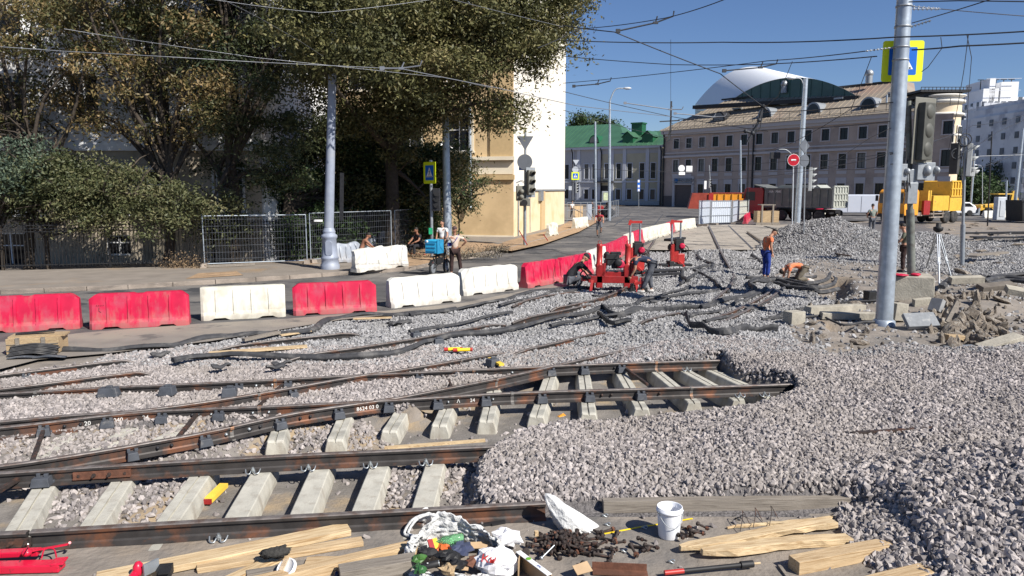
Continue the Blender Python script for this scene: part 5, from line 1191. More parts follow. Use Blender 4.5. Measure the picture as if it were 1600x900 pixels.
def mesh_panel(a, b, h, label, z=.13, tag_=False, parent_m=None, foot=True):
    A, B = P(*a, z), P(*b, z); t = thing('mesh_fence_panel', label, 'fence panel', tuple(A), 0, 'wire mesh fence panels on the pavement'); U = Vector((0,0,h)); Z0 = Vector((0,0,.12))
    f = MB();
    for p in (A, B): f.tube([p+Z0*.2, p+U], .022, 8)
    f.tube([A+U, B+U], .02, 8); f.tube([A+Z0, B+Z0], .02, 8); f.build('frame', m_galv, t)
    w = MB(); L = (B-A).length; n = int(L/.11)
    for i in range(1, n): c = A.lerp(B, i/n); w.bar(c+Z0, c+U, .006)
    for zz in np.arange(.3, h, .26): w.bar(A+Vector((0,0,zz)), B+Vector((0,0,zz)), .008)
    w.build('wire_mesh', m_signback, t)['kind'] = 'stuff'
    if foot:
        c = MB()
        for p in (A, B): c.box(p+Vector((0,0,.07)), (.7, .24, .14), math.atan2((B-A).y, (B-A).x)+R(80), taper=.85)
        c.build('foot_block', m_kerb, t)
    if tag_: c = MB(); c.box(A.lerp(B, .1)+Vector((0,-.03,h-.32)), (.36, .01, .09)); c.build('label_plate', m_white, t)
    return t
mesh_panel((320,417),(480,411), 2.0, 'wire mesh fence panel left of the lamp column, dusty timber at its foot')
mesh_panel((486,410),(612,398), 2.05, 'mesh fence panel behind the lamp column with a small white plate', tag_=True)
mesh_panel((618,397),(668,386), 2.05, 'mesh fence panel right of the crumpled barrier, in shade', foot=False)
c = MB(); c.bar(P(325,416,.19), P(398,413,.19), .12, .1); tag(c.build('timber', m_wood3, bevel=.006), 'pale timber lying along the foot of the left mesh panel', 'timber')
m_sheet = mat('pale_sheet_metal', (.50,.54,.60), .5, .1, var=.05, scale=4); m_sheet2 = mat('cream_sheet_metal', (.55,.56,.50), .6, var=.06)
t = thing('sheet_fence', 'white corrugated sheet fence panels standing by the far barriers', 'fence', tuple(P(1091,352,0)))
for k, (a, b_, m) in enumerate([((1091,353),(1108,351),m_sheet),((1110,351),(1141,350),m_sheet),((1143,350),(1151,347),m_sheet),((1153,347),(1168,345),m_sheet2)]):
    A, B = P(*a, 0), P(*b_, 0); h = zat(312, A.y)-.1; c = MB(); d = (B-A).normalized(); n = max(6, int((B-A).length/.12))
    for i in range(n): q0 = A.lerp(B, i/n); q1 = A.lerp(B, (i+1)/n); nn = Vector((d.y, -d.x, 0))*(.02 if i % 2 else -.01); c.bar((q0+q1)/2+nn+Vector((0,0,.12)), (q0+q1)/2+nn+Vector((0,0,h)), (B-A).length/n*1.02, .02, up=(d.y, -d.x, 0))
    pn = c.build('sheet_panel', m, t); c = MB()
    nn = Vector((d.y, -d.x, 0)); nn = nn if nn.y < 0 else -nn
    for f in (0, 1): c.bar(A.lerp(B, f)+nn*.05, A.lerp(B, f)+nn*.05+Vector((0,0,h+.05)), .07)
    for zz in (.15, h*.38, h*.72, h): c.bar(A+nn*.05+Vector((0,0,zz)), B+nn*.05+Vector((0,0,zz)), .05)
    c.build('frame', m_steel, t); c = MB(); c.box(A+nn*.4+Vector((0,0,.08)), (.3, .9, .15), math.atan2(d.y, d.x)); c.build('foot_block', m_kerb, t)
t = thing('site_fence', 'low grey site fence round a tan panel at the far left kerb', 'fence', tuple(P(890,345,.1)))
c = MB()
for a, b_ in (((886,347),(948,345)),((948,345),(966,338))):
    A, B = P(*a, .1), P(*b_, .1)
    for f in np.linspace(0, 1, 7): c.bar(A.lerp(B, f), A.lerp(B, f)+Vector((0,0,1.8)), .05)
    for zz in (.2, 1.1, 1.8): c.bar(A+Vector((0,0,zz)), B+Vector((0,0,zz)), .04)
c.build('frame', m_steel, t); c = MB(); A, B = P(895,346,.1), P(910,345,.1); c.bar(A+Vector((0,-.1,.75)), B+Vector((0,-.1,.75)), .05, 1.4); c.build('tan_panel', m_wood1, t)
c = MB(); A, B = P(916,345,.1), P(924,344,.1); c.bar(A+Vector((0,-.2,.8)), B+Vector((0,-.2,.8)), .05, 1.6); c.build('striped_banner', m_greyp, t)
# poles, lamps, signs, lights
def pole(name, label, px, py, r0, r1, top, m, cat='pole', lean=None, z=0, n=20, cap=True, group=None):
    """top: (px, py) of its head"""
    B = P(px, py, z); T_ = D(top[0], top[1], B.y); t = thing(name, label, cat, tuple(B), 0, group)
    b = MB(); k = 8; b.tube([B.lerp(T_, i/k)-Vector((0,0,.1 if i == 0 else 0)) for i in range(k+1)], [lerp(r0, r1, i/k) for i in range(k+1)], n); b.build('shaft', m, t)
    return t, B, T_
t, B, T_ = pole('tram_pole', 'big galvanised steel pole in the right foreground carrying the pedestrian sign', 1381, 505, .195, .158, (1417,-60), m_galv, n=32)
def on(B, T_, py):
    a = 0; b = 1
    for _ in range(30):
        m_ = (a+b)/2; p = B.lerp(T_, m_); v = -(p.z-CAMH)*math.cos(PITCH)-p.y*math.sin(PITCH)*-0
        d = Vector((p.x, p.y, p.z-CAMH)); cy = d.y*math.cos(PITCH)-d.z*math.sin(PITCH); vy = d.y*math.sin(PITCH)+d.z*math.cos(PITCH)
        y = 450-FPX*vy/cy
        if y > py: a = m_
        else: b = m_
    return B.lerp(T_, (a+b)/2)
BIG = (B, T_)
c = MB()
for py in (10, 42, 74, 94): p = on(B, T_, py); c.lathe([(.17,-.02),(.178,-.02),(.178,.02),(.17,.02)], tuple(p), 24)
c.build('band', m_steel, t)
c = MB(); c.lathe([(.26,-.1),(.25,.06),(.215,.09),(.2,.1)], tuple(B), 24); c.build('base_collar', m_galv, t)
c = MB()
def insul(c, a, b, r=.03, n=6):
    a, b = Vector(a), Vector(b); c.tube([a, b], r*.35, 6)
    for i in range(n): q = a.lerp(b, (i+.5)/n); d = (b-a).normalized(); c.tube([q-d*.012, q+d*.012], r, 8)
p = on(B, T_, 10); insul(c, p+Vector((.17,0,0)), D(1470,14,B.y-.2)); p2_ = on(B, T_, 42); insul(c, p2_+Vector((.17,0,0)), D(1455,32,B.y-.2)); p3_ = on(B, T_, 74); insul(c, p3_-Vector((.17,0,0)), D(1352,80,B.y), .022, 8)
c.build('insulator', m_steel, t)
def ped_sign(name, label, c, s, rz, m_border, back=False, parent=None, striped=True):
    """square crossing sign centred at c, side s"""
    t = thing(name, label, 'road sign', tuple(c), rz); F = Matrix.Translation(c) @ Matrix.Rotation(rz, 4, 'Z') @ Matrix.Rotation(math.pi/2, 4, 'X')
    def rr(w, r):
        out = []
        for cx, cy, a0 in ((w/2-r, w/2-r, 0), (-w/2+r, w/2-r, 90), (-w/2+r, -w/2+r, 180), (w/2-r, -w/2+r, 270)):
            for k in range(5): a = R(a0+k*22.5); out.append((cx+r*math.cos(a), cy+r*math.sin(a)))
        return out
    b = MB(); b.prism(rr(s, s*.06), -.015, 0, M=F); b.build('border_plate', m_border, t)
    b = MB(); b.prism(rr(s*.68, s*.03), .001, .004, M=F); b.build('blue_field', m_blue, t)
    b = MB(); b.prism([(-s*.26, -s*.2), (s*.26, -s*.2), (0, s*.25)], .005, .008, M=F); b.build('white_triangle', m_white, t)
    b = MB()  # walking figure and stripes
    b.sphere(None, (s*.022, s*.022, .004), 8, M=F @ Matrix.Translation((0, s*.13, .009)))
    b.prism([(-s*.02, 0), (s*.025, 0), (s*.02, s*.1), (-s*.02, s*.1)], .0085, .012, M=F)
    for q in ([(-s*.02,0),(s*.005,0),(-s*.05,-s*.13),(-s*.075,-s*.13)], [(0,0),(s*.025,0),(s*.07,-s*.13),(s*.045,-s*.13)], [(-s*.02,s*.09),(-s*.012,s*.065),(-s*.07,s*.03),(-s*.075,s*.045)], [(s*.02,s*.09),(s*.012,s*.065),(s*.06,s*.02),(s*.07,s*.03)]): b.prism(q, .0085, .0115, M=F)
    for k in range(5): x = -s*.2+k*s*.09; b.prism([(x, -s*.19), (x+s*.045, -s*.19), (x+s*.045*.9, -s*.15), (x, -s*.15)], .0083, .010, M=F)
    b.build('walking_figure', m_black, t)
    b = MB(); b.box(None, (.05, s*.9, .03), M=F @ Matrix.Translation((0, 0, -.035))); b.build('bracket', m_steel, t)
    return t
p = on(B, T_, 95); ped_sign('crossing_sign', 'large yellow-bordered pedestrian crossing sign behind the big pole at top right', Vector((D(1409,96,B.y+.28).x, B.y+.24, D(1409,96,B.y+.28).z)), .92, R(-4), m_yel)
B = P(516, 420, .13); T_ = D(523, -40, B.y); t = thing('lamp_column', 'grey ornate cast lamp column standing on the left pavement', 'lamp post', tuple(B))
c = MB(); pr = [(.44,0),(.44,.16),(.40,.2),(.385,.36),(.41,.40),(.41,.45),(.36,.5),(.325,1.15),(.37,1.2),(.38,1.27),(.34,1.32),(.29,1.34),(.28,1.4),(.30,1.43),(.27,1.47),(.24,1.55),(.2,1.62)]
c.lathe([(r*.82, z) for r, z in pr], tuple(B), 28); c.build('base', m_polegrey, t)
c = MB(); c.tube([B+Vector((0,0,1.6)), T_], [.185,.12], 20); c.build('shaft', m_polegrey, t)
c = MB(); F = Matrix.Translation(B+Vector((.05,-.283,.82))) @ Matrix.Rotation(math.pi/2, 4, 'X'); c.prism([(-.1,-.28),(.06,-.28),(.12,-.22),(.12,.22),(.06,.28),(-.1,.28),(-.14,.22),(-.14,-.22)], -.03, .02, M=F); c.build('hatch', m_polegrey, t, bevel=.01)
c = MB(); c.bar(D(526,345,B.y-.1)+Vector((.18,0,0)), D(527,270,B.y-.1)+Vector((.18,0,0)), .05, .14); c.build('cable_tray', m_dark, t)
t, B, T_ = pole('tram_pole', 'galvanised pole rising out of the foliage behind the delivery man', 700, 398, .21, .15, (696,180), m_galv, z=.13)
P3 = (B, T_)
FP = [('street pole with no lamp left of the tall street lamp',931,345,.12,.1,(930,190),m_galv),('street pole rising behind the orange container',1158,330,.14,.12,(1157,219),m_galv),
 ('pale thick pole behind the no entry sign',1245,358,.24,.17,(1259,122),m_galv),('slim pole behind the crane truck',1376,330,.16,.13,(1386,148),m_galv),
 ('slim dark pole in front of the backhoe',1543,352,.06,.05,(1550,205),m_dark),('pale tall pole at the far right with thin arm',1583,345,.17,.12,(1599,200),m_galv),('pale pole behind the backhoe left',1516,330,.14,.12,(1523,240),m_galv),
 ('short pale post at the far right',1571,338,.1,.1,(1573,282),m_galv)]
for lab, px, py, r0, r1, tp, m in FP: pole('street_pole', lab, px, py, r0, r1, tp, m, group='poles standing far off')
def street_lamp(label, px, py, r, top, arm, m, z=0):
    t, B, T_ = pole('street_lamp', label, px, py, r, r*.6, top, m, 'street lamp', z=z)
    A_ = D(arm[0], arm[1], B.y); m1 = T_.lerp(A_, .35); m1.z = max(T_.z, A_.z)*.55+T_.z*.45; m1.z = A_.z-.1*abs(A_.z-T_.z)
    c = MB(); c.tube(smooth_path([T_-Vector((0,0,.3)), T_, m1, A_], 6), r*.42, 8); c.build('arm', m, t)
    c = MB(); d = (A_-m1).normalized(); c.sphere(None, (.42, .2, .13), 12, M=Matrix.Translation(A_+Vector((.2*(1 if d.x > 0 else -1),0,0)))); c.build('lantern', m_signback2, t)
street_lamp('tall street lamp with a curved arm in front of the green roofed house', 952, 345, .16, (953,158), (977,138), m_galv)
street_lamp('lamp on the pale thick pole, arm bent left over the arched roof', 1247, 350, .08, (1258,148), (1240,122), m_signback2)
street_lamp('small far street lamp left of the traffic light beside the high-rises', 1488, 325, .07, (1489,280), (1484,270), m_signback2)
street_lamp('far street lamp right of the traffic light pole in front of the apartment block', 1535, 326, .06, (1535,262), (1525,258), m_signback2)
def light_head(t, c, rz, s=1.0, n=3, m_body=None, visors=True, back=None, lens=m_dark, m_visor=None, frame_=None, step=.34, hh=None):
    """c centre; signals face local -Y"""
    T = Matrix.Translation(c) @ Matrix.Rotation(rz, 4, 'Z'); H_ = (hh or n*step)*s; b = MB()
    b.box(None, (.34*s, .18*s, H_), M=T); b.build('housing', m_body or m_lighthead, t, bevel=.02*s)
    if frame_:
        b = MB(); b.box(None, (.56*s, .015, H_+.22*s), M=T @ Matrix.Translation((0, -.0*s, 0))); b.build('backboard', frame_, t)
    for k in range(n):
        z = (k-(n-1)/2)*step*s; M = T @ Matrix.Translation((0, -.09*s, z)) @ Matrix.Rotation(math.pi/2, 4, 'X')
        b = MB(); b.lathe([(0,.002),(.12*s,.002),(.12*s,.012)], n=16, M=M); lo = b.build('lens', lens, t)
        if visors:
            b = MB(); q = 14; vs = []
            for i in range(q+1):
                a = R(-15)+R(210)*i/q; ln = .24*s*(.45+.55*max(0, math.sin(a))); x, y = .14*s*math.cos(a), .14*s*math.sin(a); vs += [M @ Vector((x, y, 0)), M @ Vector((x*.93, y*.93, ln))]
            b.add(vs, [(2*i, 2*i+2, 2*i+3, 2*i+1) for i in range(q)], 0, True); v_ = b.build('visor', m_visor or m_body or m_lighthead, lo)
            sd_ = v_.modifiers.new('s', 'SOLIDIFY'); sd_.thickness = .008
B = P(1423, 452, .0); B.z = .0; yb = 15.6
blk_t = D(1424, 425, 16.0)
t = thing('traffic_light', 'traffic light on a rusty post standing on the concrete block, seen from behind', 'traffic light', (D(1423,422,20).x, 20, .9)); KS = Matrix.Scale(1.22, 4)
Bp = D(1424,428,20); Tp = D(1419,158,20)
c = MB(); c.tube([Bp, Bp.lerp(Tp, .38)], .105, 14); c.tube([Bp.lerp(Tp, .38), Tp], .075, 14); c.build('post', m_tanpost if 'm_tanpost' in globals() else mat('weathered_green_post', (.17,.18,.16), .6, .2, var=.2, scale=8, col2=(.09,.08,.07), cscale=3, cpos=(.5,.65)), t)
cB = D(1443, 205, 19.9)
c = MB(); T = Matrix.Translation(cB) @ Matrix.Rotation(R(28), 4, 'Z') @ KS; c.box(None, (.72, .03, 1.42), M=T); c.build('backboard', m_tan, t, bevel=.02)
c = MB(); c.box(None, (.36, .16, 1.22), M=T @ Matrix.Translation((-.08, -.1, -.02)))
for k in range(3): c.sphere(None, (.15, .06, .17), 12, M=T @ Matrix.Translation((-.08, -.16, .4-k*.4)))
c.build('housing', mat('dark_signal_housing', (.07,.07,.06), .6, var=.2, scale=5), t, bevel=.02)
c = MB()
for k in range(4):
    M = T @ Matrix.Translation((.1, .06, .48-k*.33)); c.sphere(None, (.08, .24, .09), 12, M=M)
c.build('visor', m_tan, t)
c = MB(); c.bar(Tp, cB+Vector((-.1,-.1,.5)), .03); c.bar(D(1420,238,20), cB+Vector((0,-.05,-.65)), .05); c.bar(D(1422,250,20), D(1450,246,19.9), .07)
for k in range(5): c.box(D(1424+k*7,245+k%2*3,19.9), (.05,.05,.08), 0)
c.build('bracket', m_dark, t)
c = MB(); T2 = Matrix.Translation(D(1440, 268, 19.9)) @ Matrix.Rotation(R(20), 4, 'Z') @ KS; c.box(None, (.3, .16, .36), M=T2 @ Matrix.Translation((-.05,0,0))); c.box(None, (.28,.22,.4), M=T2 @ Matrix.Translation((.25,.1,.0)))
c.sphere(None, (.1,.12,.13), 12, M=T2 @ Matrix.Translation((.05,-.08,.02))); c.sphere(None, (.07,.14,.1), 12, M=T2 @ Matrix.Translation((.4,.02,.03))); c.box(None, (.22,.2,.36), M=T2 @ Matrix.Translation((-.52,.1,-.02))); c.sphere(None, (.07,.1,.08), 12, M=T2 @ Matrix.Translation((-.44,.0,0)))
c.build('pedestrian_head', m_steel, t, bevel=.01)
c = MB(); c.box(D(1424,302,19.85), (.26,.15,.56), 0); c.box(D(1422,275,19.85), (.36,.12,.36), 0); c.build('control_box', m_steel, t, bevel=.01)
c = MB()
for dx in (-6, -2, 3): c.tube(smooth_path([D(1420+dx,250,19.8), D(1418+dx,275,19.75), D(1420+dx,300,19.8)], 5), .014, 5)
c.build('cable', m_dark, t)
B = P(1503, 413, .05); Tp = D(1508, 215, B.y); t = thing('traffic_light', 'grey post with traffic light heads and coiled cable, right of the tripod', 'traffic light', tuple(B))
c = MB(); c.tube([B, B.lerp(Tp, .32)], .095, 14); c.tube([B.lerp(Tp, .32), Tp], .06, 12); c.build('post', m_steel, t)
light_head(t, D(1492, 248, B.y), R(120), 1.0, 3, mat('dark_signal_body', (.05,.05,.05), .6), m_visor=m_dark, step=.42)
light_head(t, D(1514, 250, B.y), R(62), 1.05, 3, m_lighthead, m_visor=m_lighthead, step=.42)
light_head(t, D(1518, 270, B.y), R(80), .9, 1, m_lighthead, m_visor=m_lighthead)
c = MB()
for k, (px, py, r) in enumerate([(1509,218,.24),(1507,221,.21),(1496,240,.2),(1497,243,.17)]):
    cc = D(px, py, B.y-.2); c.tube([cc+Vector((r*math.cos(a), .04*k, r*math.sin(a))) for a in np.linspace(0, 6.28, 20)], .022, 6, caps=False)
c.tube(smooth_path([D(1505,235,B.y-.15), D(1501,262,B.y-.1), D(1505,300,B.y-.12), D(1502,330,B.y-.1)], 5), .02, 6)
c.build('coiled_cable', m_wire, t)
B = P(820, 383, .13); Tp = D(821, 205, B.y); t = thing('traffic_light', 'traffic light post at the corner building with triangular and round signs seen from behind', 'traffic light', tuple(B))
c = MB(); c.tube([B, Tp], .062, 12); c.tube([B, B+Vector((0,0,2.2))], .085, 12); c.build('post', m_steel, t)
def sgn_back(t, c, kind, s, rz, m=m_signback, name='sign_plate'):
    F = Matrix.Translation(c) @ Matrix.Rotation(rz, 4, 'Z') @ Matrix.Rotation(math.pi/2, 4, 'X'); b = MB()
    if kind == 'tri': b.prism([(-s/2, s*.42), (0, -s*.42), (s/2, s*.42)], -.02, .01, M=F)
    elif kind == 'round': b.prism([(s/2*math.cos(a), s/2*math.sin(a)) for a in np.linspace(0, 2*math.pi, 25)[:-1]], -.02, .01, M=F)
    elif kind == 'dia': b.prism([(s/2, 0), (0, s/2), (-s/2, 0), (0, -s/2)], -.02, .01, M=F)
    else: b.prism([(-s/2, -s/2), (s/2, -s/2), (s/2, s/2), (-s/2, s/2)], -.02, .01, M=F)
    return b.build(name, m, t)
yb = B.y
sgn_back(t, D(820.5,224,yb-.08), 'tri', .9, R(5)); sgn_back(t, D(820,253,yb-.08), 'round', .82, R(5));
c = MB(); c.box(D(818,263,yb+.02), (.5,.03,.2), 0); c.build('blue_plate', m_blue, t)
T = Matrix.Translation(D(829,285,yb-.1)) @ Matrix.Rotation(R(25), 4, 'Z'); c = MB(); c.box(None, (.55,.03,1.6), M=T); c.build('backboard', m_steel, t)
light_head(t, D(829,285,yb-.3), R(35), 1.15, 3, m_tan, m_visor=m_tan, step=.38);
c = MB(); c.box(D(814,302,yb-.05), (.5,.3,.8), R(10)); c.sphere(D(815,299,yb-.28), .14, 10); c.sphere(D(815,308,yb-.28), .14, 10); c.build('side_head', m_tan, t, bevel=.02)
c = MB(); c.box(D(820,316,yb-.15), (.55,.35,.4), 0); c.build('lower_head', m_tan, t, bevel=.02); c = MB(); c.lathe([(0,0),(.16,0),(.18,.16)], n=16, M=Matrix.Translation(D(819,317,yb-.34)) @ Matrix.Rotation(math.pi/2, 4, 'X')); c.build('lens', m_black, t)
B = P(675, 402, .13); yb = B.y; t = thing('traffic_light', 'slim post with dark traffic light under the shaded crossing sign, green box on it', 'traffic light', tuple(B))
c = MB(); c.tube([B, D(673,250,yb)], .07, 12); c.build('post', m_steel, t); c = MB(); c.box(D(682,312,yb-.15), (.32,.25,1.0), 0); c.build('housing', m_dark, t, bevel=.02)
for k in range(3): c = MB(); c.lathe([(0,0),(.1,0),(.11,.06)], n=14, M=Matrix.Translation(D(682,303+k*9,yb-.28)) @ Matrix.Rotation(math.pi/2, 4, 'X')); c.build('lens', m_black, t)
c = MB(); c.box(D(673,361,yb-.14), (.16,.12,.28), 0); c.build('push_button_box', mat('green_plastic', (.02,.35,.16), .5), t)
ped_sign('crossing_sign', 'yellow-bordered crossing sign in tree shade, left of the delivery man pole', D(671,270,yb-.25), .95, R(-50), m_yel)
B = P(897, 338, .1); yb = B.y; t = thing('sign_post', 'far post with signs and a traffic light in front of the blue-grey house wall', 'sign post', tuple(B)); c = MB(); c.tube([B, D(897,250,yb)], .06, 8); c.build('post', m_dark, t)
sgn_back(t, D(900,254,yb-.1), 'tri', .7, 0, m_signback2); sgn_back(t, D(899,265,yb-.1), 'round', .7, 0, m_signback2); light_head(t, D(901,293,yb-.1), R(60), .9, 4, m_lighthead, m_visor=m_dark)
c = MB(); c.box(D(891,294,yb-.1), (.35,.1,.45), 0); c.build('small_plate', m_signback2, t)
ped_sign('crossing_sign', 'small far yellow-bordered crossing sign before the blue-grey house', D(899,275,yb-.15), .85, 0, m_yel)
B = P(1113, 340, 0); yb = B.y; t = thing('traffic_light', 'far traffic light with white signs near the garage door of the pink building', 'traffic light', tuple(B)); c = MB(); c.tube([B, D(1108,258,yb)], .06, 8); c.build('post', m_steel, t)
light_head(t, D(1109,287,yb), R(60), .9, 3, m_lighthead, m_visor=m_dark); c = MB(); c.box(D(1102,289,yb), (.25,.1,.9), 0); c.build('side_plate', m_white, t)
t = thing('hanging_sign', 'white round and rectangular sign backs hung on the wires before the pink wall', 'road sign', tuple(D(1065,265,75)), 0)
sgn_back(t, D(1065,263,75), 'round', .66, 0, m_white); c = MB(); c.box(D(1065.5,271,75), (.62,.03,.3), 0); c.build('lower_plate', m_white, t)
t = thing('hanging_sign', 'white square sign back hung beside the round one before the pink wall', 'road sign', tuple(D(1077,264,75)), 0); sgn_back(t, D(1077,264,75), 'sq', .62, 0, m_white)
t = thing('bus_stop_sign', 'small blue and white sign on a thin far post before the yellow wall', 'road sign', tuple(P(998,325,0))); c = MB(); c.tube([P(998,325,0), D(998,280,P(998,325,0).y)], .05, 6); c.build('post', m_steel, t)
c = MB(); c.box(D(998,290,P(998,325,0).y-.15), (.45,.05,1.9), 0); c.build('plate', m_blue, t); c = MB()
for py in (283,291,297): c.box(D(998,py,P(998,325,0).y-.2), (.3,.02,.4), 0)
c.build('white_panel', m_white, t)
B = P(1237, 385, 0); yb = B.y; t = thing('no_entry_sign', 'red round no entry sign on a thin post before the dump truck', 'road sign', tuple(B)); c = MB(); c.tube([B, D(1240,240,yb)], .035, 8); c.build('post', m_signback2, t)
F = Matrix.Translation(D(1240,250,yb-.08)) @ Matrix.Rotation(math.pi/2, 4, 'X'); s = .66; c = MB(); c.prism([(s/2*math.cos(a), s/2*math.sin(a)) for a in np.linspace(0, 2*math.pi, 29)[:-1]], -.02, 0, M=F); c.build('rim', m_white, t)
c = MB(); c.prism([(.47*s*math.cos(a), .47*s*math.sin(a)) for a in np.linspace(0, 2*math.pi, 29)[:-1]], .001, .005, M=F); c.build('red_disc', mat('sign_red', (.45,.006,.02), .4), t)
c = MB(); c.box(None, (.5*s*.8, .13*s, .004), M=F @ Matrix.Translation((0,0,.009))); c.build('white_bar', m_white, t)
B = P(1255, 391, 0); yb = B.y; t = thing('sign_post', 'grey post with diamond and round sign backs, right of the no entry sign', 'sign post', tuple(B)); c = MB(); c.tube([B, D(1259,224,yb)], .04, 8); c.build('post', m_steel, t)
sgn_back(t, D(1257,228,yb-.07), 'dia', .72, R(25)); sgn_back(t, D(1257,251,yb-.07), 'round', .62, R(25)); light_head(t, D(1266,280,yb), R(70), .95, 4, m_lighthead, m_visor=m_lighthead, step=.32)
t = thing('overhead_signal', 'small dark box signal on a curved arm above the dump truck', 'signal', tuple(D(1211,243,60))); c = MB(); c.box(D(1211,243,60), (.75,.3,.5), 0); c.build('housing', m_dark, t); c = MB(); c.tube(smooth_path([D(1211,238,60), D(1216,234,60), D(1228,234,60), D(1236,240,60)], 5), .04, 6); c.build('arm', m_steel, t)
# overhead wires
def wire(pts, label, r=.011, sag=.12, m=None):
    """pts: (px, py, Y)"""
    q = [D(*p) for p in pts]; out = []
    for a, b in zip(q, q[1:]):
        n = 10; s = sag*min(1, (b-a).length/12)
        for i in range(n): t_ = i/n; v = a.lerp(b, t_); v.z -= s*4*t_*(1-t_); out.append(v)
    out.append(q[-1]); c = MB(); c.tube(out, r, 5, caps=False)
    return tag(c.build('overhead_wire', m or m_wire), label, 'wire', 'overhead wires over the junction')
wire([(840,75,20),(905,45,22),(1040,28,19),(1140,-4,16)], 'wire rising right out of the top of the sky, first clamp on it', .011)
wire([(880,40,24),(960,50,22),(1125,115,24),(1192,166,26)], 'thick span wire falling to the black insulator cluster over the pink roof', .016, .05)
wire([(880,63,24),(1130,66,22),(1400,58,17),(1700,42,15)], 'level twisted cable crossing the whole sky just above the sign', .016, .1)
wire([(880,88,28),(1050,101,26),(1170,101,24),(1370,88,17)], 'sagging wire meeting the big pole at the sign', .014, .05)
wire([(880,130,30),(1200,95,22),(1352,80,17)], 'wire rising gently to the insulator left of the sign', .012, .05)
wire([(1425,78,16.3),(1500,72,15),(1700,60,14)], 'cable with small clamps right of the sign', .016, .08)
wire([(880,143,32),(1048,182,34),(1200,205,30)], 'wire under the street lamp head going down to the right', .014, .05)
wire([(880,172,30),(1000,205,34),(1110,232,40)], 'faint lower wire over the green roof', .012, .05)
wire([(1048,62,26),(1048,218,34)], 'thin vertical hanger wire left of the arched roof', .007, 0)
wire([(1238,96,22),(1216,150,24),(1192,170,26)], 'drooping tie wire over the green glazing', .009, .02)
wire([(1362,88,18),(1330,170,20),(1240,222,24),(1180,238,30)], 'long tie wire falling left across the office facade', .009, .1)
wire([(1192,168,26),(1188,200,26),(1170,215,26),(1168,330,28)], 'dark service cable hanging down the office facade', .02, .0)
wire([(1040,210,34),(1192,203,26),(1390,190,17)], 'span wire along the office roof edge', .012, .06)
wire([(1060,187,34),(1200,175,26),(1395,160,17)], 'upper span wire across the brown roof', .014, .06)
wire([(890,262,40),(1100,268,40),(1260,262,36),(1395,240,17)], 'wire level with the office first floor windows', .011, .1)
wire([(890,285,42),(1100,282,42),(1300,262,30),(1395,256,17)], 'lower wire level with the signs before the office wall', .009, .1)
wire([(1110,258,40),(1250,250,34),(1395,238,17)], 'thin wire crossing the middle storey near the big pole', .009, .1)
wire([(1425,36,16.3),(1520,8,13),(1600,-18,12)], 'stay wire rising right from the big pole insulator', .010, .02)
wire([(1470,14,16.1),(1560,22,15),(1700,32,14)], 'pale wire leaving the topmost insulator to the right', .009, .02, m_wirel)
wire([(1420,3,16.3),(1500,1,15),(1700,4,14)], 'wire at the very top right edge', .012, .0)
wire([(1513,55,20),(1506,110,24),(1494,180,28),(1482,235,29)], 'left one of the pair of cables dropping to the coiled post', .011, .0)
wire([(1511,55,20),(1518,90,24),(1513,150,28),(1510,215,29)], 'right one of the pair of cables dropping to the coiled post', .011, .0)
wire([(1470,58,16),(1472,75,16),(1450,105,16.1),(1440,112,16.2)], 'loop of cable hanging right of the sign', .008, .0)
wire([(1500,240,28),(1560,205,34),(1640,165,40)], 'wire in front of the stepped apartment block', .014, .1)
wire([(1440,225,20),(1520,196,26),(1600,180,32),(1700,160,40)], 'second wire in front of the high-rises', .011, .1)
wire([(1520,265,40),(1590,240,44),(1680,225,48)], 'thin wire behind the coiled post', .014, .1)
wire([(1530,244,50),(1599,242,50)], 'straight pale arm wire by the far right pole', .02, .0, m_wirel)
wire([(-100,62,17),(0,73,17),(100,80,17.5),(250,88,18),(400,97,19),(590,106,20),(620,106,20)], 'bright contact wire crossing the foliage from the left edge', .008, .0, m_wirel)
wire([(620,106,20),(780,138,23),(900,165,26),(1048,182,32)], 'contact wire from the clamp down to the right behind the signs', .012, .02, m_wirel)
wire([(100,45,18),(160,55,18.5),(267,71,19),(400,90,20),(700,122,23),(770,138,25)], 'upper wire across the foliage with pale clamp at its left end', .006, .0, m_wirel)
wire([(340,-5,17),(400,25,19),(470,65,22),(505,88,24)], 'wire slanting down from the upper left through the leaves', .005, .0, m_wirel)
wire([(690,-5,18),(780,18,20),(880,42,22)], 'wire through the top of the olive tree', .006, .0, m_wirel)
wire([(300,-6,18),(500,20,20),(700,-5,22)], 'faint wire among the leaves at the top', .006, .1, m_wirel)
wire([(770,138,24),(806,210,40),(820,215,45)], 'wire falling to the triangular sign', .008, .0)
wire([(1392,200,17),(1360,215,22),(1300,255,30)], 'thin wire left of the big pole at window height', .008, .0)
def clamp(px, py, Y, L, ang, label, m=m_wire):
    c = MB(); A_ = D(px, py, Y); d = Vector((math.cos(ang), 0, math.sin(ang))); c.tube([A_-d*L/2, A_+d*L/2], .022, 6); c.box(A_-d*L/2, (.12,.08,.1), 0); c.box(A_+d*L/2, (.14,.06,.06), 0)
    u = Vector((-d.z, 0, d.x)); c.tube([A_+d*L/2, A_+d*(L/2+.08)+u*.16], .02, 5); c.tube([A_+d*L/2, A_+d*(L/2+.5)+u*.07, A_+d*(L/2+.55)+u*.2], .022, 5)
    tag(c.build('wire_clamp', m), label, 'wire clamp', 'section clamps on the overhead wires')
clamp(995, 42, 21, 1.05, R(12), 'section clamp on the topmost sky wire'); clamp(1160, 108, 24, 1.15, R(5), 'section clamp above the arched white roof'); clamp(915, 133, 29, .9, R(5), 'section clamp at the left above the street lamp')
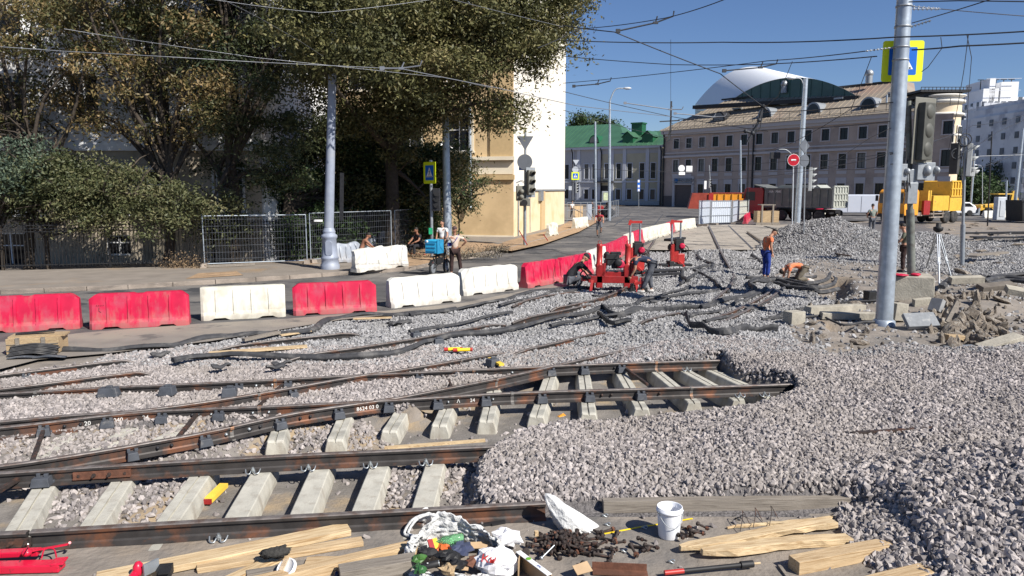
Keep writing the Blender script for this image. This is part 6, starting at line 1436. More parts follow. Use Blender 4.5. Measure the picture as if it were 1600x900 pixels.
clamp(1012, 166, 33, 2.0, R(-8), 'pale clamp rod over the green roof', m_wirel); clamp(1085, 180, 33, 1.7, R(-5), 'pale clamp rod right of the vertical hanger', m_wirel); clamp(612, 107, 19.9, .5, R(0), 'pale clamp in the middle of the contact wire', m_wirel)
c = MB(); A_ = D(1048,190,34); c.bar(A_-Vector((0,0,.6)), A_+Vector((0,0,.9)), .07); c.bar(A_-Vector((.5,0,0)), A_+Vector((.4,0,.05)), .05); c.bar(A_+Vector((0,0,-.4)), A_+Vector((-.1,0,-.9)), .1)
tag(c.build('wire_hanger', m_wire), 'black hanger frame at the foot of the vertical wire', 'wire hanger')
c = MB()
for a, b_ in (((1192,166),(1186,188)),((1186,188),(1176,208)),((1192,166),(1198,172)),((1165,205),(1176,208)),((1176,208),(1168,222))): c.tube([D(*a,26), D(*b_,26)], .045, 6); c.sphere(D(*a,26), .08, 8)
tag(c.build('insulator_cluster', m_wire), 'black insulator cluster hanging before the office roof', 'insulator')
c = MB(); insul(c, D(1425,14,16.2), D(1466,14,16)); tag(c.build('insulator_string', m_signback2), 'pale bead insulator string right of the big pole top', 'insulator')
# people
def skin_mesh(pts, edges, radii, sub=2, root=0):
    me = bpy.data.meshes.new('skn'); me.from_pydata([tuple(p) for p in pts], edges, []); o = bpy.data.objects.new('skn', me); COL.objects.link(o)
    md = o.modifiers.new('s', 'SKIN'); md.use_smooth_shade = True; md.branch_smoothing = .6
    sv = me.skin_vertices[0].data
    for i, r in enumerate(radii): sv[i].radius = (r, r) if not isinstance(r, tuple) else r; sv[i].use_root = (i == root)
    s = o.modifiers.new('u', 'SUBSURF'); s.levels = sub; s.render_levels = sub
    dg = bpy.context.evaluated_depsgraph_get(); ev = bpy.data.meshes.new_from_object(o.evaluated_get(dg)); bpy.data.objects.remove(o); bpy.data.meshes.remove(me); return ev
def me_to_mb(b, me, mi=0):
    b.add([v.co.copy() for v in me.vertices], [list(p.vertices) for p in me.polygons], mi, True); bpy.data.meshes.remove(me)
m_skin = mat('skin', (.42,.22,.14), .6, var=.06, scale=10); m_skin2 = mat('tanned_skin', (.28,.13,.08), .6, var=.06, scale=10); m_hair = mat('dark_hair', (.02,.015,.012), .7, var=.3, scale=30)
def cloth(name, c): return mat('cloth_'+name, c, .9, var=.18, scale=7, bump=.012, bscale=9)
def hand(b, w, d, side, thumb):
    """palm and five fingers from wrist w in direction d; side = across the palm"""
    d = d.normalized(); s = side.normalized(); n = d.cross(s).normalized()
    b.sphere(None, (.042,.018,.05), 8, M=Matrix((s, n, d)).transposed().to_4x4().copy() if False else (Matrix.Translation(w+d*.05) @ Matrix((s, n, d)).transposed().to_4x4()))
    for k, (o, L) in enumerate(((-.028,.07),(-.009,.08),(.01,.076),(.028,.06))):
        a = w+d*.08+s*o; m_ = a+d*L*.5+n*.008; e = a+d*L*.85+n*.035; b.tube([a, m_, e], [.0095,.009,.006], 6)
    a = w+d*.03-s*.035*thumb; b.tube([a, a+d*.03-s*.025*thumb, a+d*.06-s*.03*thumb+n*.01], [.011,.011,.007], 6)
J0 = dict(pel=(0,0,.95), wst=(0,0,1.12), chs=(0,0,1.34), nck=(0,0,1.50), hed=(0,.0,1.66), shL=(-.19,0,1.42), shR=(.19,0,1.42), elL=(-.25,.02,1.14), elR=(.25,.02,1.14), wrL=(-.26,.1,.9), wrR=(.26,.1,.9),
    hiL=(-.1,0,.9), hiR=(.1,0,.9), knL=(-.11,.03,.5), knR=(.11,.03,.5), anL=(-.11,0,.09), anR=(.11,0,.09), toL=(-.12,.16,.03), toR=(.12,.16,.03))
def person(label, loc, rz, pose, shirt, trousers, shoes, skin=m_skin, scale=1.0, hat=None, hatm=None, sleeves='short', look=(0,1,-.15), bare=False, strap=None, flap=False, hair=True, legs='long'):
    J = {k: Vector(v) for k, v in {**J0, **pose}.items()}
    J = {k: v*scale for k, v in J.items()}; S_ = scale
    t = thing('person', label, 'person', loc, rz); keep = ORG.pop(t.name)
    N_ = ['pel','wst','chs','nck','shL','elL','wrL','shR','elR','wrR','hiL','knL','anL','toL','hiR','knR','anR','toR']; I = {k: i for i, k in enumerate(N_)}
    E = [('pel','wst'),('wst','chs'),('chs','nck'),('chs','shL'),('shL','elL'),('elL','wrL'),('chs','shR'),('shR','elR'),('elR','wrR'),('pel','hiL'),('hiL','knL'),('knL','anL'),('anL','toL'),('pel','hiR'),('hiR','knR'),('knR','anR'),('anR','toR')]
    rad = dict(pel=.125,wst=.115,chs=.135,nck=.06,shL=.062,shR=.062,elL=.045,elR=.045,wrL=.03,wrR=.03,hiL=.095,hiR=.095,knL=.06,knR=.06,anL=.042,anR=.042,toL=.035,toR=.035)
    b = MB(); me_to_mb(b, skin_mesh([J[k] for k in N_], [(I[a], I[c]) for a, c in E], [rad[k]*S_ for k in N_], 1))
    hd = J['hed']; lk = Vector(look).normalized(); up = (hd-J['nck']).normalized(); rt = lk.cross(up).normalized(); lk = up.cross(rt); MH = Matrix((rt, lk, up)).transposed().to_4x4(); MH.translation = hd
    b.tube([J['nck']-(J['nck']-J['chs'])*.2, hd-up*.05], [.058*S_, .05*S_], 10)
    n = 18; k = 12; vs = []
    for i in range(k+1):
        ph = math.pi*i/k
        for j in range(n):
            a = 2*math.pi*j/n; x, y, z = math.sin(ph)*math.cos(a), math.sin(ph)*math.sin(a), math.cos(ph)
            w = 1-.22*max(0, -z)**1.2; X, Y, Z = .077*x*w, .098*y*(1-.1*max(0,-z)), .122*z
            if y > .85 and -.35 < z < .12: Y += .02*(1-abs(x)*2)
            if y > .5 and .02 < z < .25 and abs(x) > .2: Y -= .006
            vs.append(MH @ (Vector((X, Y, Z))*S_))
    b.add(vs, [(i*n+j, i*n+(j+1) % n, (i+1)*n+(j+1) % n, (i+1)*n+j) for i in range(k) for j in range(n)], 0, True)
    for s_ in (-1, 1): b.sphere(None, (.012*S_,.022*S_,.032*S_), 8, M=MH @ Matrix.Translation((s_*.078*S_, 0, 0)))
    b.tube([MH @ Vector((0,.09*S_,.02*S_)), MH @ Vector((0,.118*S_,-.025*S_))], [.008*S_,.014*S_], 6)
    for s_ in (-1, 1): b.sphere(None, (.013*S_,.006*S_,.007*S_), 8, mi=1, M=MH @ Matrix.Translation((s_*.03*S_, .09*S_, .012*S_)))
    b.box(None, (.045*S_, .008, .008*S_), mi=2, M=MH @ Matrix.Translation((0, .092*S_, -.058*S_)))
    for q, s_ in (('L', -1), ('R', 1)):
        w = J['wr'+q]; d = (w-J['el'+q]); side = d.cross(Vector((0,0,1))); side = side if side.length > .01 else Vector((0,1,0));
        if abs(d.normalized().z) > .8: side = Vector((0,1,0))-d.normalized()*d.normalized().y
        hand(b, w, d, side, s_)
    b.build('body', [skin, m_black, mat('lips', (.3,.1,.08), .6)], t)
    if not bare:
        NS = ['pel','wst','chs','nck','shL','elL','shR','elR']; rs = dict(pel=.142,wst=.132,chs=.152,nck=.075,shL=.08,shR=.08,elL=.062,elR=.062); q = {k_: J[k_].copy() for k_ in NS}
        if sleeves == 'short':
            for s_ in 'LR': q['el'+s_] = J['sh'+s_].lerp(J['el'+s_], .62)
        q['nck'] = J['chs'].lerp(J['nck'], .75); E2 = [('pel','wst'),('wst','chs'),('chs','nck'),('chs','shL'),('shL','elL'),('chs','shR'),('shR','elR')]
        if sleeves == 'long': NS += ['wrL','wrR']; rs.update(wrL=.042, wrR=.042); E2 += [('elL','wrL'),('elR','wrR')]; q['wrL'] = J['elL'].lerp(J['wrL'], .92); q['wrR'] = J['elR'].lerp(J['wrR'], .92)
        I2 = {k_: i for i, k_ in enumerate(NS)}; b = MB(); me_to_mb(b, skin_mesh([q[k_] for k_ in NS], [(I2[a], I2[c]) for a, c in E2], [rs[k_]*S_ for k_ in NS], 2)); b.build('shirt', shirt, t, jitter=.012, jscale=9)
    NT = ['pel','hiL','knL','anL','hiR','knR','anR']; rt_ = dict(pel=.142,hiL=.112,hiR=.112,knL=.08,knR=.08,anL=.068,anR=.068); q = {k_: J[k_].copy() for k_ in NT}
    for s_ in 'LR': q['an'+s_] = J['kn'+s_].lerp(J['an'+s_], .93 if legs == 'long' else .1)
    I3 = {k_: i for i, k_ in enumerate(NT)}; E3 = [('pel','hiL'),('hiL','knL'),('knL','anL'),('pel','hiR'),('hiR','knR'),('knR','anR')]
    b = MB(); me_to_mb(b, skin_mesh([q[k_] for k_ in NT], [(I3[a], I3[c]) for a, c in E3], [rt_[k_]*S_ for k_ in NT], 2)); b.build('trousers', trousers, t, jitter=.014, jscale=8)
    for s_ in 'LR':
        b = MB(); a, c = J['an'+s_], J['to'+s_]; d = (c-a); d.z = 0; d = d.normalized() if d.length > .01 else Vector((0,1,0))
        r_ = Vector((d.y, -d.x, 0)); M = Matrix((r_, d, Vector((0,0,1)))).transposed().to_4x4(); M.translation = a+d*.06*S_+Vector((0,0,-.035*S_))
        b.sphere(None, (.052*S_,.14*S_,.055*S_), 12, M=M); b.build('shoe', shoes, t)
    b = MB();
    if hat == 'cap':
        b.sphere(None, (.087*S_,.108*S_,.09*S_), 14, M=MH @ Matrix.Translation((0,-.005*S_,.06*S_))); b.prism([(.07*math.cos(a), .09+.07*math.sin(a)) for a in np.linspace(0, math.pi, 8)], .055, .065, M=MH @ Matrix.Scale(S_, 4)); b.build('cap', hatm, t)
    elif hat == 'brim':
        b.lathe([(.2,-.01),(.2,.0),(.1,.02),(.095,.09),(.05,.115),(0,.12)], n=18, M=MH @ Matrix.Translation((0,0,.05))); b.build('hat', hatm, t)
    elif hair: b.sphere(None, (.083*S_,.1*S_,.1*S_), 14, M=MH @ Matrix.Translation((0,-.014*S_,.038*S_))); b.build('hair', hatm or m_hair, t)
    if flap:
        b = MB(); g_ = [(-.09,.02,.13),(.09,.02,.13),(.13,-.16,.06),(-.13,-.16,.06),(.15,-.38,-.1),(-.15,-.38,-.1)]; b.add([MH @ Vector(v) for v in g_]+[MH @ (Vector(v)+Vector((0,-.01,-.05))) for v in g_], [(0,1,2,3),(3,2,4,5),(7,6,9,8),(8,9,10,11),(0,3,9,6),(3,5,11,9),(1,7,8,2),(2,8,10,4),(4,10,11,5),(0,6,7,1)]); b.build('neck_cloth', mat('grey_neck_cloth', (.12,.115,.11), .9), t, smooth=True)
    if strap:
        b = MB(); A_ = J['shR']+Vector((-.06,.02,.07)); C_ = J['wst']+Vector((-.14,0,.0)); fr = lk*.16
        for off in (1, -1): b.tube(smooth_path([A_, (A_+C_)/2+Vector((0,.165*off,0)), C_], 5), .016, 6, flat=.6)
        b.box(C_+Vector((0,.12,.02)), (.22,.08,.12), .2); b.build('strap_bag', strap, t)
    ORG[t.name] = keep
    return t
navy = cloth('navy', (.02,.03,.06)); blk = cloth('black', (.018,.018,.022)); orange = cloth('orange', (.72,.19,.08)); blue = cloth('work_blue', (.015,.04,.22)); greyc = cloth('grey_trousers', (.09,.095,.11)); beige = cloth('beige', (.55,.44,.36))
maroon = cloth('dark_brown', (.035,.018,.016)); olive = cloth('olive_grey', (.12,.125,.09)); khaki = cloth('khaki', (.14,.12,.09)); whitec = cloth('white', (.7,.7,.68)); redc = cloth('red', (.4,.03,.05)); shoe_b = mat('dark_shoe', (.03,.03,.03), .7); shoe_w = mat('pale_shoe', (.5,.48,.45), .7)
G = lambda px, py: (lambda p: (p.x, p.y, max(H(p.x, p.y), -.1)))(P(px, py, 0))
person('standing worker in orange shirt and blue trousers, head bowed, grey neck cloth', G(1196,434), R(-78), dict(chs=(0,.05,1.33), nck=(0,.13,1.49), hed=(0,.26,1.60), shL=(-.19,.06,1.42), shR=(.19,.06,1.42), elL=(-.22,.0,1.14), elR=(.22,.02,1.14), wrL=(-.2,.08,.9), wrR=(.2,.1,.9)), orange, blue, shoe_b, hat='cap', hatm=khaki, look=(0,1,-.75), flap=True, scale=1.06, sleeves='short')
person('worker in orange shirt kneeling on hands with his head low, facing left', G(1243,437), R(90), dict(pel=(0,-.25,.5), wst=(0,-.05,.6), chs=(0,.2,.58), nck=(0,.36,.50), hed=(0,.46,.38), shL=(-.19,.28,.52), shR=(.19,.28,.52), elL=(-.22,.33,.26), elR=(.22,.33,.26), wrL=(-.2,.38,.02), wrR=(.2,.38,.02), hiL=(-.11,-.28,.46), hiR=(.11,-.28,.46), knL=(-.12,-.02,.1), knR=(.12,-.05,.1), anL=(-.12,-.42,.08), anR=(.12,-.45,.08), toL=(-.12,-.5,.0), toR=(.12,-.55,.0)), orange, khaki, shoe_w, hat=None, look=(0,.5,-1))
person('worker in navy shirt and grey trousers bending down to the red machine', G(1010,452), R(82), dict(pel=(0,-.16,.93), wst=(0,.04,1.04), chs=(0,.28,1.06), nck=(0,.44,1.0), hed=(0,.56,.92), shL=(-.19,.34,1.0), shR=(.19,.34,1.0), elL=(-.2,.36,.72), elR=(.2,.38,.72), wrL=(-.16,.48,.5), wrR=(.16,.52,.5), hiL=(-.1,-.16,.88), hiR=(.1,-.16,.88), knL=(-.12,-.02,.48), knR=(.12,-.1,.48), anL=(-.12,.12,.08), anR=(.12,-.16,.08), toL=(-.12,.28,.02), toR=(.12,.0,.02)), navy, greyc, shoe_w, hat=None, look=(0,.5,-1), scale=1.05)
person('worker in black shirt and cap crouching low by the red barrier', G(898,448), R(-75), dict(pel=(0,-.22,.32), wst=(0,-.12,.5), chs=(0,.1,.72), nck=(0,.24,.84), hed=(0,.34,.95), shL=(-.2,.16,.76), shR=(.2,.16,.76), elL=(-.24,.42,.5), elR=(.24,.42,.5), wrL=(-.2,.6,.26), wrR=(.2,.62,.2), hiL=(-.12,-.18,.3), hiR=(.12,-.18,.3), knL=(-.2,.22,.5), knR=(.2,.22,.42), anL=(-.18,.02,.08), anR=(.18,.0,.08), toL=(-.2,.16,.02), toR=(.2,.14,.02)), blk, greyc, shoe_w, hat='cap', hatm=blk, look=(.1,1,-.5), scale=1.08)
person('delivery man in beige T-shirt and baggy dark brown trousers, hand on hip, beside the scooter', G(711,428), R(18), dict(shR=(.2,0,1.42), elR=(.42,-.08,1.24), wrR=(.27,.04,1.06), elL=(-.3,.14,1.2), wrL=(-.34,.38,1.1), anL=(-.14,-.02,.09), anR=(.24,.06,.09), knR=(.2,.06,.5), knL=(-.12,.02,.5), toL=(-.2,-.14,.03), toR=(.36,.0,.03)), beige, maroon, shoe_w, skin=m_skin2, hat='cap', hatm=mat('patterned_cap', (.07,.04,.04), .8), look=(-.6,-.9,-.1), strap=mat('blue_strap', (.03,.05,.3), .6), scale=1.03)
person('person in a white shirt standing half hidden by the galvanised pole behind the scooter', (D(691,360,31.2).x, 31.2, .13), R(160), dict(elL=(-.3,.1,1.16), wrL=(-.3,.24,1.0)), whitec, khaki, shoe_b, scale=.98, look=(.2,1,-.2))
person('person in dark clothes sitting behind the scooter, near the iron fence', (D(654,400,33.5).x, 33.5, .13), R(140), dict(pel=(0,-.1,.5), wst=(0,-.05,.68), chs=(0,.03,.9), nck=(0,.08,1.05), hed=(0,.12,1.2), shL=(-.19,.05,.98), shR=(.19,.05,.98), elL=(-.24,.2,.74), elR=(.24,.2,.74), wrL=(-.15,.4,.66), wrR=(.15,.4,.66), hiL=(-.1,-.05,.48), hiR=(.1,-.05,.48), knL=(-.14,.38,.5), knR=(.14,.38,.5), anL=(-.14,.4,.08), anR=(.14,.4,.08), toL=(-.14,.55,.03), toR=(.14,.55,.03)), blk, blk, shoe_b, skin=m_skin2)
person('bare-chested tanned person sitting behind the crumpled white barrier', (D(566,395,31).x, 31, .13), R(-60), dict(pel=(0,-.12,.42), wst=(0,-.02,.6), chs=(0,.12,.82), nck=(0,.22,.97), hed=(0,.3,1.1), shL=(-.2,.12,.9), shR=(.2,.12,.9), elL=(-.26,.32,.68), elR=(.26,.32,.68), wrL=(-.14,.5,.56), wrR=(.14,.52,.56), hiL=(-.1,-.08,.4), hiR=(.1,-.08,.4), knL=(-.16,.34,.5), knR=(.16,.34,.5), anL=(-.14,.4,.08), anR=(.14,.4,.08), toL=(-.14,.55,.03), toR=(.14,.55,.03)), khaki, khaki, shoe_b, skin=m_skin2, bare=True, look=(0,1,-.5))
person('man in olive-grey T-shirt standing behind the rusty post, looking at his hands', (D(1411,420,P(1411,424,0).y).x, P(1411,424,0).y, H(P(1411,424,0).x, P(1411,424,0).y)), R(60), dict(elL=(-.24,.16,1.12), elR=(.24,.16,1.12), wrL=(-.1,.36,1.14), wrR=(.1,.36,1.14), nck=(0,.05,1.50), hed=(0,.1,1.65)), olive, maroon, shoe_b, skin=m_skin, look=(0,1,-.5), scale=1.08)
Yv = 43.5; xv = D(1364,330,Yv).x; person('man in grey-green T-shirt seen from behind beyond the stone pile', (xv, Yv, max(H(xv, Yv), .5)), R(5), dict(elL=(-.3,.05,1.18), elR=(.3,.05,1.18), wrL=(-.2,.2,1.06), wrR=(.2,.2,1.06), hed=(0,.04,1.65)), cloth('grey_green', (.20,.23,.20)), greyc, shoe_b, look=(0,1,-.3), scale=1.02)
for k, (px, py, sh, tr, lab, rz) in enumerate([(894,340,whitec,blk,'far pedestrian in a white T-shirt at the left end of the site fence',200),(925,339,blk,blk,'far pedestrian in black walking behind the striped banner',30),(949,334,blk,greyc,'far person in dark clothes by the end of the site fence',120)]):
    person(lab, (P(px,py,.1).x, P(px,py,.1).y, .1), R(rz), dict(anL=(-.1,.15,.09), anR=(.1,-.18,.12), toL=(-.1,.3,.03), toR=(.1,-.05,.05)), sh, tr, shoe_b)
# bicycle, cyclist
def wheel(b, c, r, w, ax, n=22, mi=0, tr=None):
    ax = Vector(ax).normalized(); u = Vector((0,0,1)); v = ax.cross(u); tr = tr or w/2
    b.tube([c+u*math.cos(a)*(r-tr)+v*math.sin(a)*(r-tr) for a in np.linspace(0, 2*math.pi, n+1)], tr, 8, mi, caps=False)
def spokes(b, c, r, ax, n=10):
    ax = Vector(ax).normalized(); u = Vector((0,0,1)); v = ax.cross(u)
    for i in range(n): a = 2*math.pi*i/n; b.tube([c, c+(u*math.cos(a)+v*math.sin(a))*r], .004, 4, caps=False)
def bike(t, O_, f, tyre_r=.34, tw=.035):
    """O_ ground midpoint, f forward unit"""
    s = f.cross(Vector((0,0,1))); up = Vector((0,0,1)); F0, R0 = O_+f*.52+up*tyre_r, O_-f*.52+up*tyre_r
    for c in (F0, R0):
        b = MB(); wheel(b, c, tyre_r, tw, s); b2 = b.build('wheel', m_tyre, t); b = MB(); spokes(b, c, tyre_r-.02, s); b.build('spokes', m_steel, b2)
    b = MB(); st = O_-f*.18+up*.92; hd = O_+f*.36+up*.95; bb = O_-f*.05+up*.3
    for a, c in ((R0, bb), (R0, st-up*.15), (bb, st), (bb, hd-up*.12), (st-up*.12, hd-up*.03), (hd-up*.12, hd), (hd-up*.1, F0)): b.tube([a, c], .017, 6)
    b.build('frame', m_dark, t); b = MB(); b.tube([hd+up*.1-s*.28, hd+up*.12, hd+up*.1+s*.28], .013, 6); b.tube([hd, hd+up*.12], .013, 6); b.build('handlebar', m_dark, t)
    b = MB(); b.sphere(None, (.07,.13,.04), 8, M=Matrix.Translation(st+up*.03)); b.build('saddle', m_black, t)
    b = MB(); b.tube([bb-s*.09, bb+s*.09], .012, 6); b.box(bb-s*.12+up*-.12, (.06,.09,.02), 0); b.box(bb+s*.12+up*.12, (.06,.09,.02), 0); b.lathe([(.09,-.005),(.09,.005)], n=14, M=Matrix.Translation(bb) @ frame((0,0,0), f)); b.build('crank', m_dark, t)
O_ = P(936, 371, 0); f = Vector((-.12, -.99, 0)).normalized(); t = thing('bicycle', 'dark bicycle ridden towards the camera on the road past the barriers', 'bicycle', tuple(O_)); bike(t, O_, f)
person('cyclist in a red top and dark shorts riding along the road', tuple(O_), math.atan2(f.y, f.x)-math.pi/2, dict(pel=(0,-.18,1.0), wst=(0,-.1,1.15), chs=(0,.05,1.34), nck=(0,.13,1.47), hed=(0,.2,1.6), shL=(-.19,.08,1.4), shR=(.19,.08,1.4), elL=(-.26,.22,1.2), elR=(.26,.22,1.2), wrL=(-.26,.36,1.06), wrR=(.26,.36,1.06), hiL=(-.1,-.16,.94), hiR=(.1,-.16,.94), knL=(-.13,.18,.66), knR=(.13,.14,.52), anL=(-.11,.0,.36), anR=(.11,-.05,.16), toL=(-.11,.15,.3), toR=(.11,.12,.1)), redc, greyc, shoe_b, hat='cap', hatm=m_dark, look=(0,1,-.1), legs='short', scale=1.03)
O_ = P(690, 430, 0)+Vector((-.1,.35,0)); f = Vector((.35,.94,0)).normalized(); s = f.cross(Vector((0,0,1))); up = Vector((0,0,1)); t = thing('delivery_scooter', 'black electric scooter carrying a bright blue delivery box', 'scooter', tuple(O_))
for c in (O_+f*.58+up*.27, O_-f*.58+up*.27):
    b = MB(); wheel(b, c, .27, .10, s); w_ = b.build('wheel', m_tyre, t); b = MB(); b.lathe([(.17,-.03),(.19,0),(.17,.03)], n=14, M=Matrix.Translation(c) @ frame((0,0,0), f)); spokes(b, c, .2, s, 7); b.build('hub', m_steel, w_)
b = MB()
for a, c in ((O_-f*.58+up*.27, O_-f*.2+up*.4), (O_-f*.2+up*.4, O_+f*.3+up*.45), (O_+f*.3+up*.45, O_+f*.42+up*.95), (O_-f*.58+up*.27, O_-f*.4+up*.72), (O_-f*.7+up*.7, O_+f*.1+up*.72), (O_+f*.42+up*.9, O_+f*.58+up*.27), (O_-f*.2+up*.4, O_-f*.15+up*.72)): b.tube([a+s*.04, c+s*.04], .022, 6); b.tube([a-s*.04, c-s*.04], .02, 6)
b.build('frame', m_dark, t); b = MB(); b.bar(O_-f*.35+up*.5, O_+f*.2+up*.52, .16, .2); b.bar(O_-f*.85+up*.42, O_-f*.6+up*.6, .14, .03); b.build('battery', m_black, t, bevel=.02)
b = MB(); b.bar(O_-f*.3+up*.78, O_+f*.15+up*.78, .2, .08); b.build('seat', m_black, t, bevel=.02); b = MB(); b.tube([O_+f*.36+up*1.05-s*.33, O_+f*.42+up*1.02, O_+f*.36+up*1.05+s*.33], .016, 6); b.tube([O_+f*.42+up*.9, O_+f*.42+up*1.04], .018, 6); b.build('handlebar', m_dark, t)
b = MB(); b.box(O_-f*.66+up*.5, (.1,.05,.06), 0); b.build('tail_light', m_redm, t)
c = O_-f*.45+up*1.08; m_box = mat('delivery_box_blue', (.03,.38,.62), .55, var=.08, scale=4); rz = math.atan2(f.y, f.x)-math.pi/2
t2 = thing('delivery_box', 'bright light-blue insulated delivery box strapped on the scooter', 'delivery box', tuple(c)); b = MB(); T = Matrix.Translation(c) @ Matrix.Rotation(rz, 4, 'Z'); b.box(None, (.5,.5,.5), M=T); b.build('box_body', m_box, t2, bevel=.025)
b = MB()
for z in (.12, -.02, -.15): b.box(None, (.34,.02,.05), M=T @ Matrix.Translation((0,-.26,z)))
b.box(None, (.515,.515,.02), M=T @ Matrix.Translation((0,0,.19))); b.box(None, (.02,.52,.5), M=T @ Matrix.Translation((.255,0,0))); b.build('trim', mat('delivery_box_dark', (.02,.22,.4), .6), t2)
b = MB(); b.lathe([(0,0),(.05,0),(.05,.01),(0,.01)], n=12, M=T @ Matrix.Translation((-.16,-.252,.19)) @ Matrix.Rotation(math.pi/2, 4, 'X')); b.build('emblem', m_white, t2)
# red track machines
O_ = P(960, 452, 0); gz = H(O_.x, O_.y); O_.z = gz; t = thing('lifting_machine', 'red track lifting machine with two tall jack cylinders and a black engine', 'track machine', tuple(O_)); t.scale = (.88, .9, .93); X = lambda x, y, z: O_+Vector((x, y, z))
b = MB(); b.bar(X(-.95,.1,.45), X(.85,.1,.42), .3, .24); b.bar(X(-.95,.6,.45), X(.85,.6,.42), .2, .2); b.box(X(-.05,.35,.62), (1.15,.6,.16), 0)
for x in (-.55, .45): b.box(X(x,.1,.55), (.22,.3,.8), 0); b.box(X(x+.17,.05,.75), (.1,.2,.5), 0)
b.build('chassis', m_redm, t, bevel=.015)
for x in (-.55, .48):
    b = MB(); b.lathe([(.11,.6),(.11,.85),(.15,.87),(.15,.95),(.11,.97),(.105,1.55),(.11,1.56),(.11,1.64),(.08,1.66),(0,1.66)], tuple(X(x,.1,0)), 18); b.tube(smooth_path([X(x-.05,.1,1.65), X(x-.05,.1,1.75), X(x+.05,.1,1.75), X(x+.05,.1,1.65)], 4), .012, 6); b.build('jack_cylinder', m_redo, t)
b = MB(); b.box(X(-.02,.25,.98), (.55,.42,.34), .1); b.box(X(-.1,.2,1.22), (.5,.4,.16), .1); b.box(X(.05,.2,1.32), (.36,.3,.1), 0); b.lathe([(.13,0),(.13,.12),(.06,.14)], n=14, M=Matrix.Translation(X(.12,.02,1.02)) @ Matrix.Rotation(math.pi/2, 4, 'X')); b.sphere(X(-.28,.1,1.28), .12, 10); b.tube([X(-.1,.05,1.2), X(-.35,0,1.15), X(-.38,0,1.0)], .03, 8); b.build('engine', m_black, t, bevel=.02)
b = MB(); b.lathe([(.15,0),(.15,.05),(.1,.07)], n=16, M=Matrix.Translation(X(.2,-.02,.97)) @ Matrix.Rotation(math.pi/2, 4, 'X')); b.build('recoil_starter', m_red, t)
text_mesh('lettering', 'IM', .17, frame(X(-.22,-.07,.86), (1,0,0)), m_white, t, local=False)
b = MB()
for x, s_ in ((.95, 1), (.75, 1), (-.8, -1)): b.bar(X(x,-.0,.5), X(x+.08*s_,-.1,.02), .07, .1); b.bar(X(x+.1,.55,.45), X(x+.1,.55,.02), .07)
b.bar(X(.7,-.05,.3), X(1.1,-.05,.35), .08, .1); b.bar(X(-1.2,.0,.45), X(-.9,.1,.45), .1, .14); b.build('clamp_arm', m_redo, t, bevel=.008)
b = MB()
for x in (.65, .9, 1.1): b.lathe([(.09,-.03),(.09,.03)], n=12, M=Matrix.Translation(X(x,-.1,.1)) @ Matrix.Rotation(math.pi/2, 4, 'X')); b.tube([X(x,-.12,.1), X(x,-.12,.3)], .02, 6)
b.tube(smooth_path([X(-1.0,.0,.6), X(-1.15,-.1,.75), X(-1.25,-.05,.6), X(-1.1,.1,.5)], 5), .025, 6); b.tube(smooth_path([X(.5,.1,1.2), X(.75,.1,1.0), X(.8,.0,.6)], 5), .018, 6)
for k in range(5): b.sphere(X(-1.1+.05*k, -.02, .5+.03*(k % 2)), .06, 8)
b.build('hydraulic_hose', m_black, t)
def tamper(label, px, py, h=1.0):
    O_ = P(px, py, 0); O_.z = max(H(O_.x, O_.y), 0); X = lambda x, y, z: O_+Vector((x, y, z))*h; t = thing('track_jack', label, 'track machine', tuple(O_), 0, 'pair of twin-pole track jacks'); b = MB()
    for x in (-.22, .22): b.tube([X(x,0,.2), X(x,0,2.35)], .04, 10)
    b.build('guide_pole', m_steel, t); b = MB(); b.bar(X(-.3,0,2.33), X(.3,0,2.33), .09, .09); b.bar(X(-.27,0,2.2), X(-.2,0,2.42), .1); b.build('top_bar', m_redo, t)
    b = MB(); b.box(X(-.1,-.1,.7), (.3,.3,.7), 0); b.box(X(.2,-.05,.45), (.3,.35,.4), .2); b.tube([X(-.18,-.2,.4), X(-.18,-.2,1.2)], .08, 10); b.bar(X(-.1,-.15,.5), X(.4,-.3,.05), .12); b.bar(X(-.1,-.15,.5), X(-.42,-.3,.05), .1); b.build('jack_body', m_redo, t, bevel=.02)
    b = MB(); b.box(X(.12,-.12,1.15), (.34,.34,.42), .1); b.sphere(X(-.2,.1,1.0), .17, 10); b.box(X(.12,-.1,1.4), (.26,.26,.12), 0); b.tube(smooth_path([X(.3,0,1.2), X(.6,-.1,1.0), X(.6,-.1,.5), X(.4,-.1,.3)], 5), .022, 6); b.tube(smooth_path([X(.3,0,1.0), X(.55,.1,.9), X(.7,.1,.5)], 5), .018, 6); b.box(X(0,-.1,.12), (1.3,.4,.08), 0); b.box(X(-.3,-.2,.2), (.2,.3,.2), .3); b.build('engine', m_black, t, bevel=.015)
    b = MB(); b.lathe([(.12,0),(.12,.05),(.07,.07)], n=14, M=Matrix.Translation(X(.25,-.3,1.1)) @ Matrix.Rotation(math.pi/2, 4, 'X')); b.build('recoil_starter', m_red, t)
    return t
tamper('left of two twin-pole red track jacks, close behind the bending worker', 991, 428, .84); tamper('right of two twin-pole red track jacks, standing alone in the gravel', 1055, 417, .80)
b = MB(); b.bar(P(1000,424,.12), P(1070,421,.12), .3, .08); b.bar(P(1003,430,.1), P(1062,427,.1), .1, .1); tag(b.build('support_beam', m_dark, bevel=.01), 'dark support beam lying between the bending worker and the right jack', 'beam')
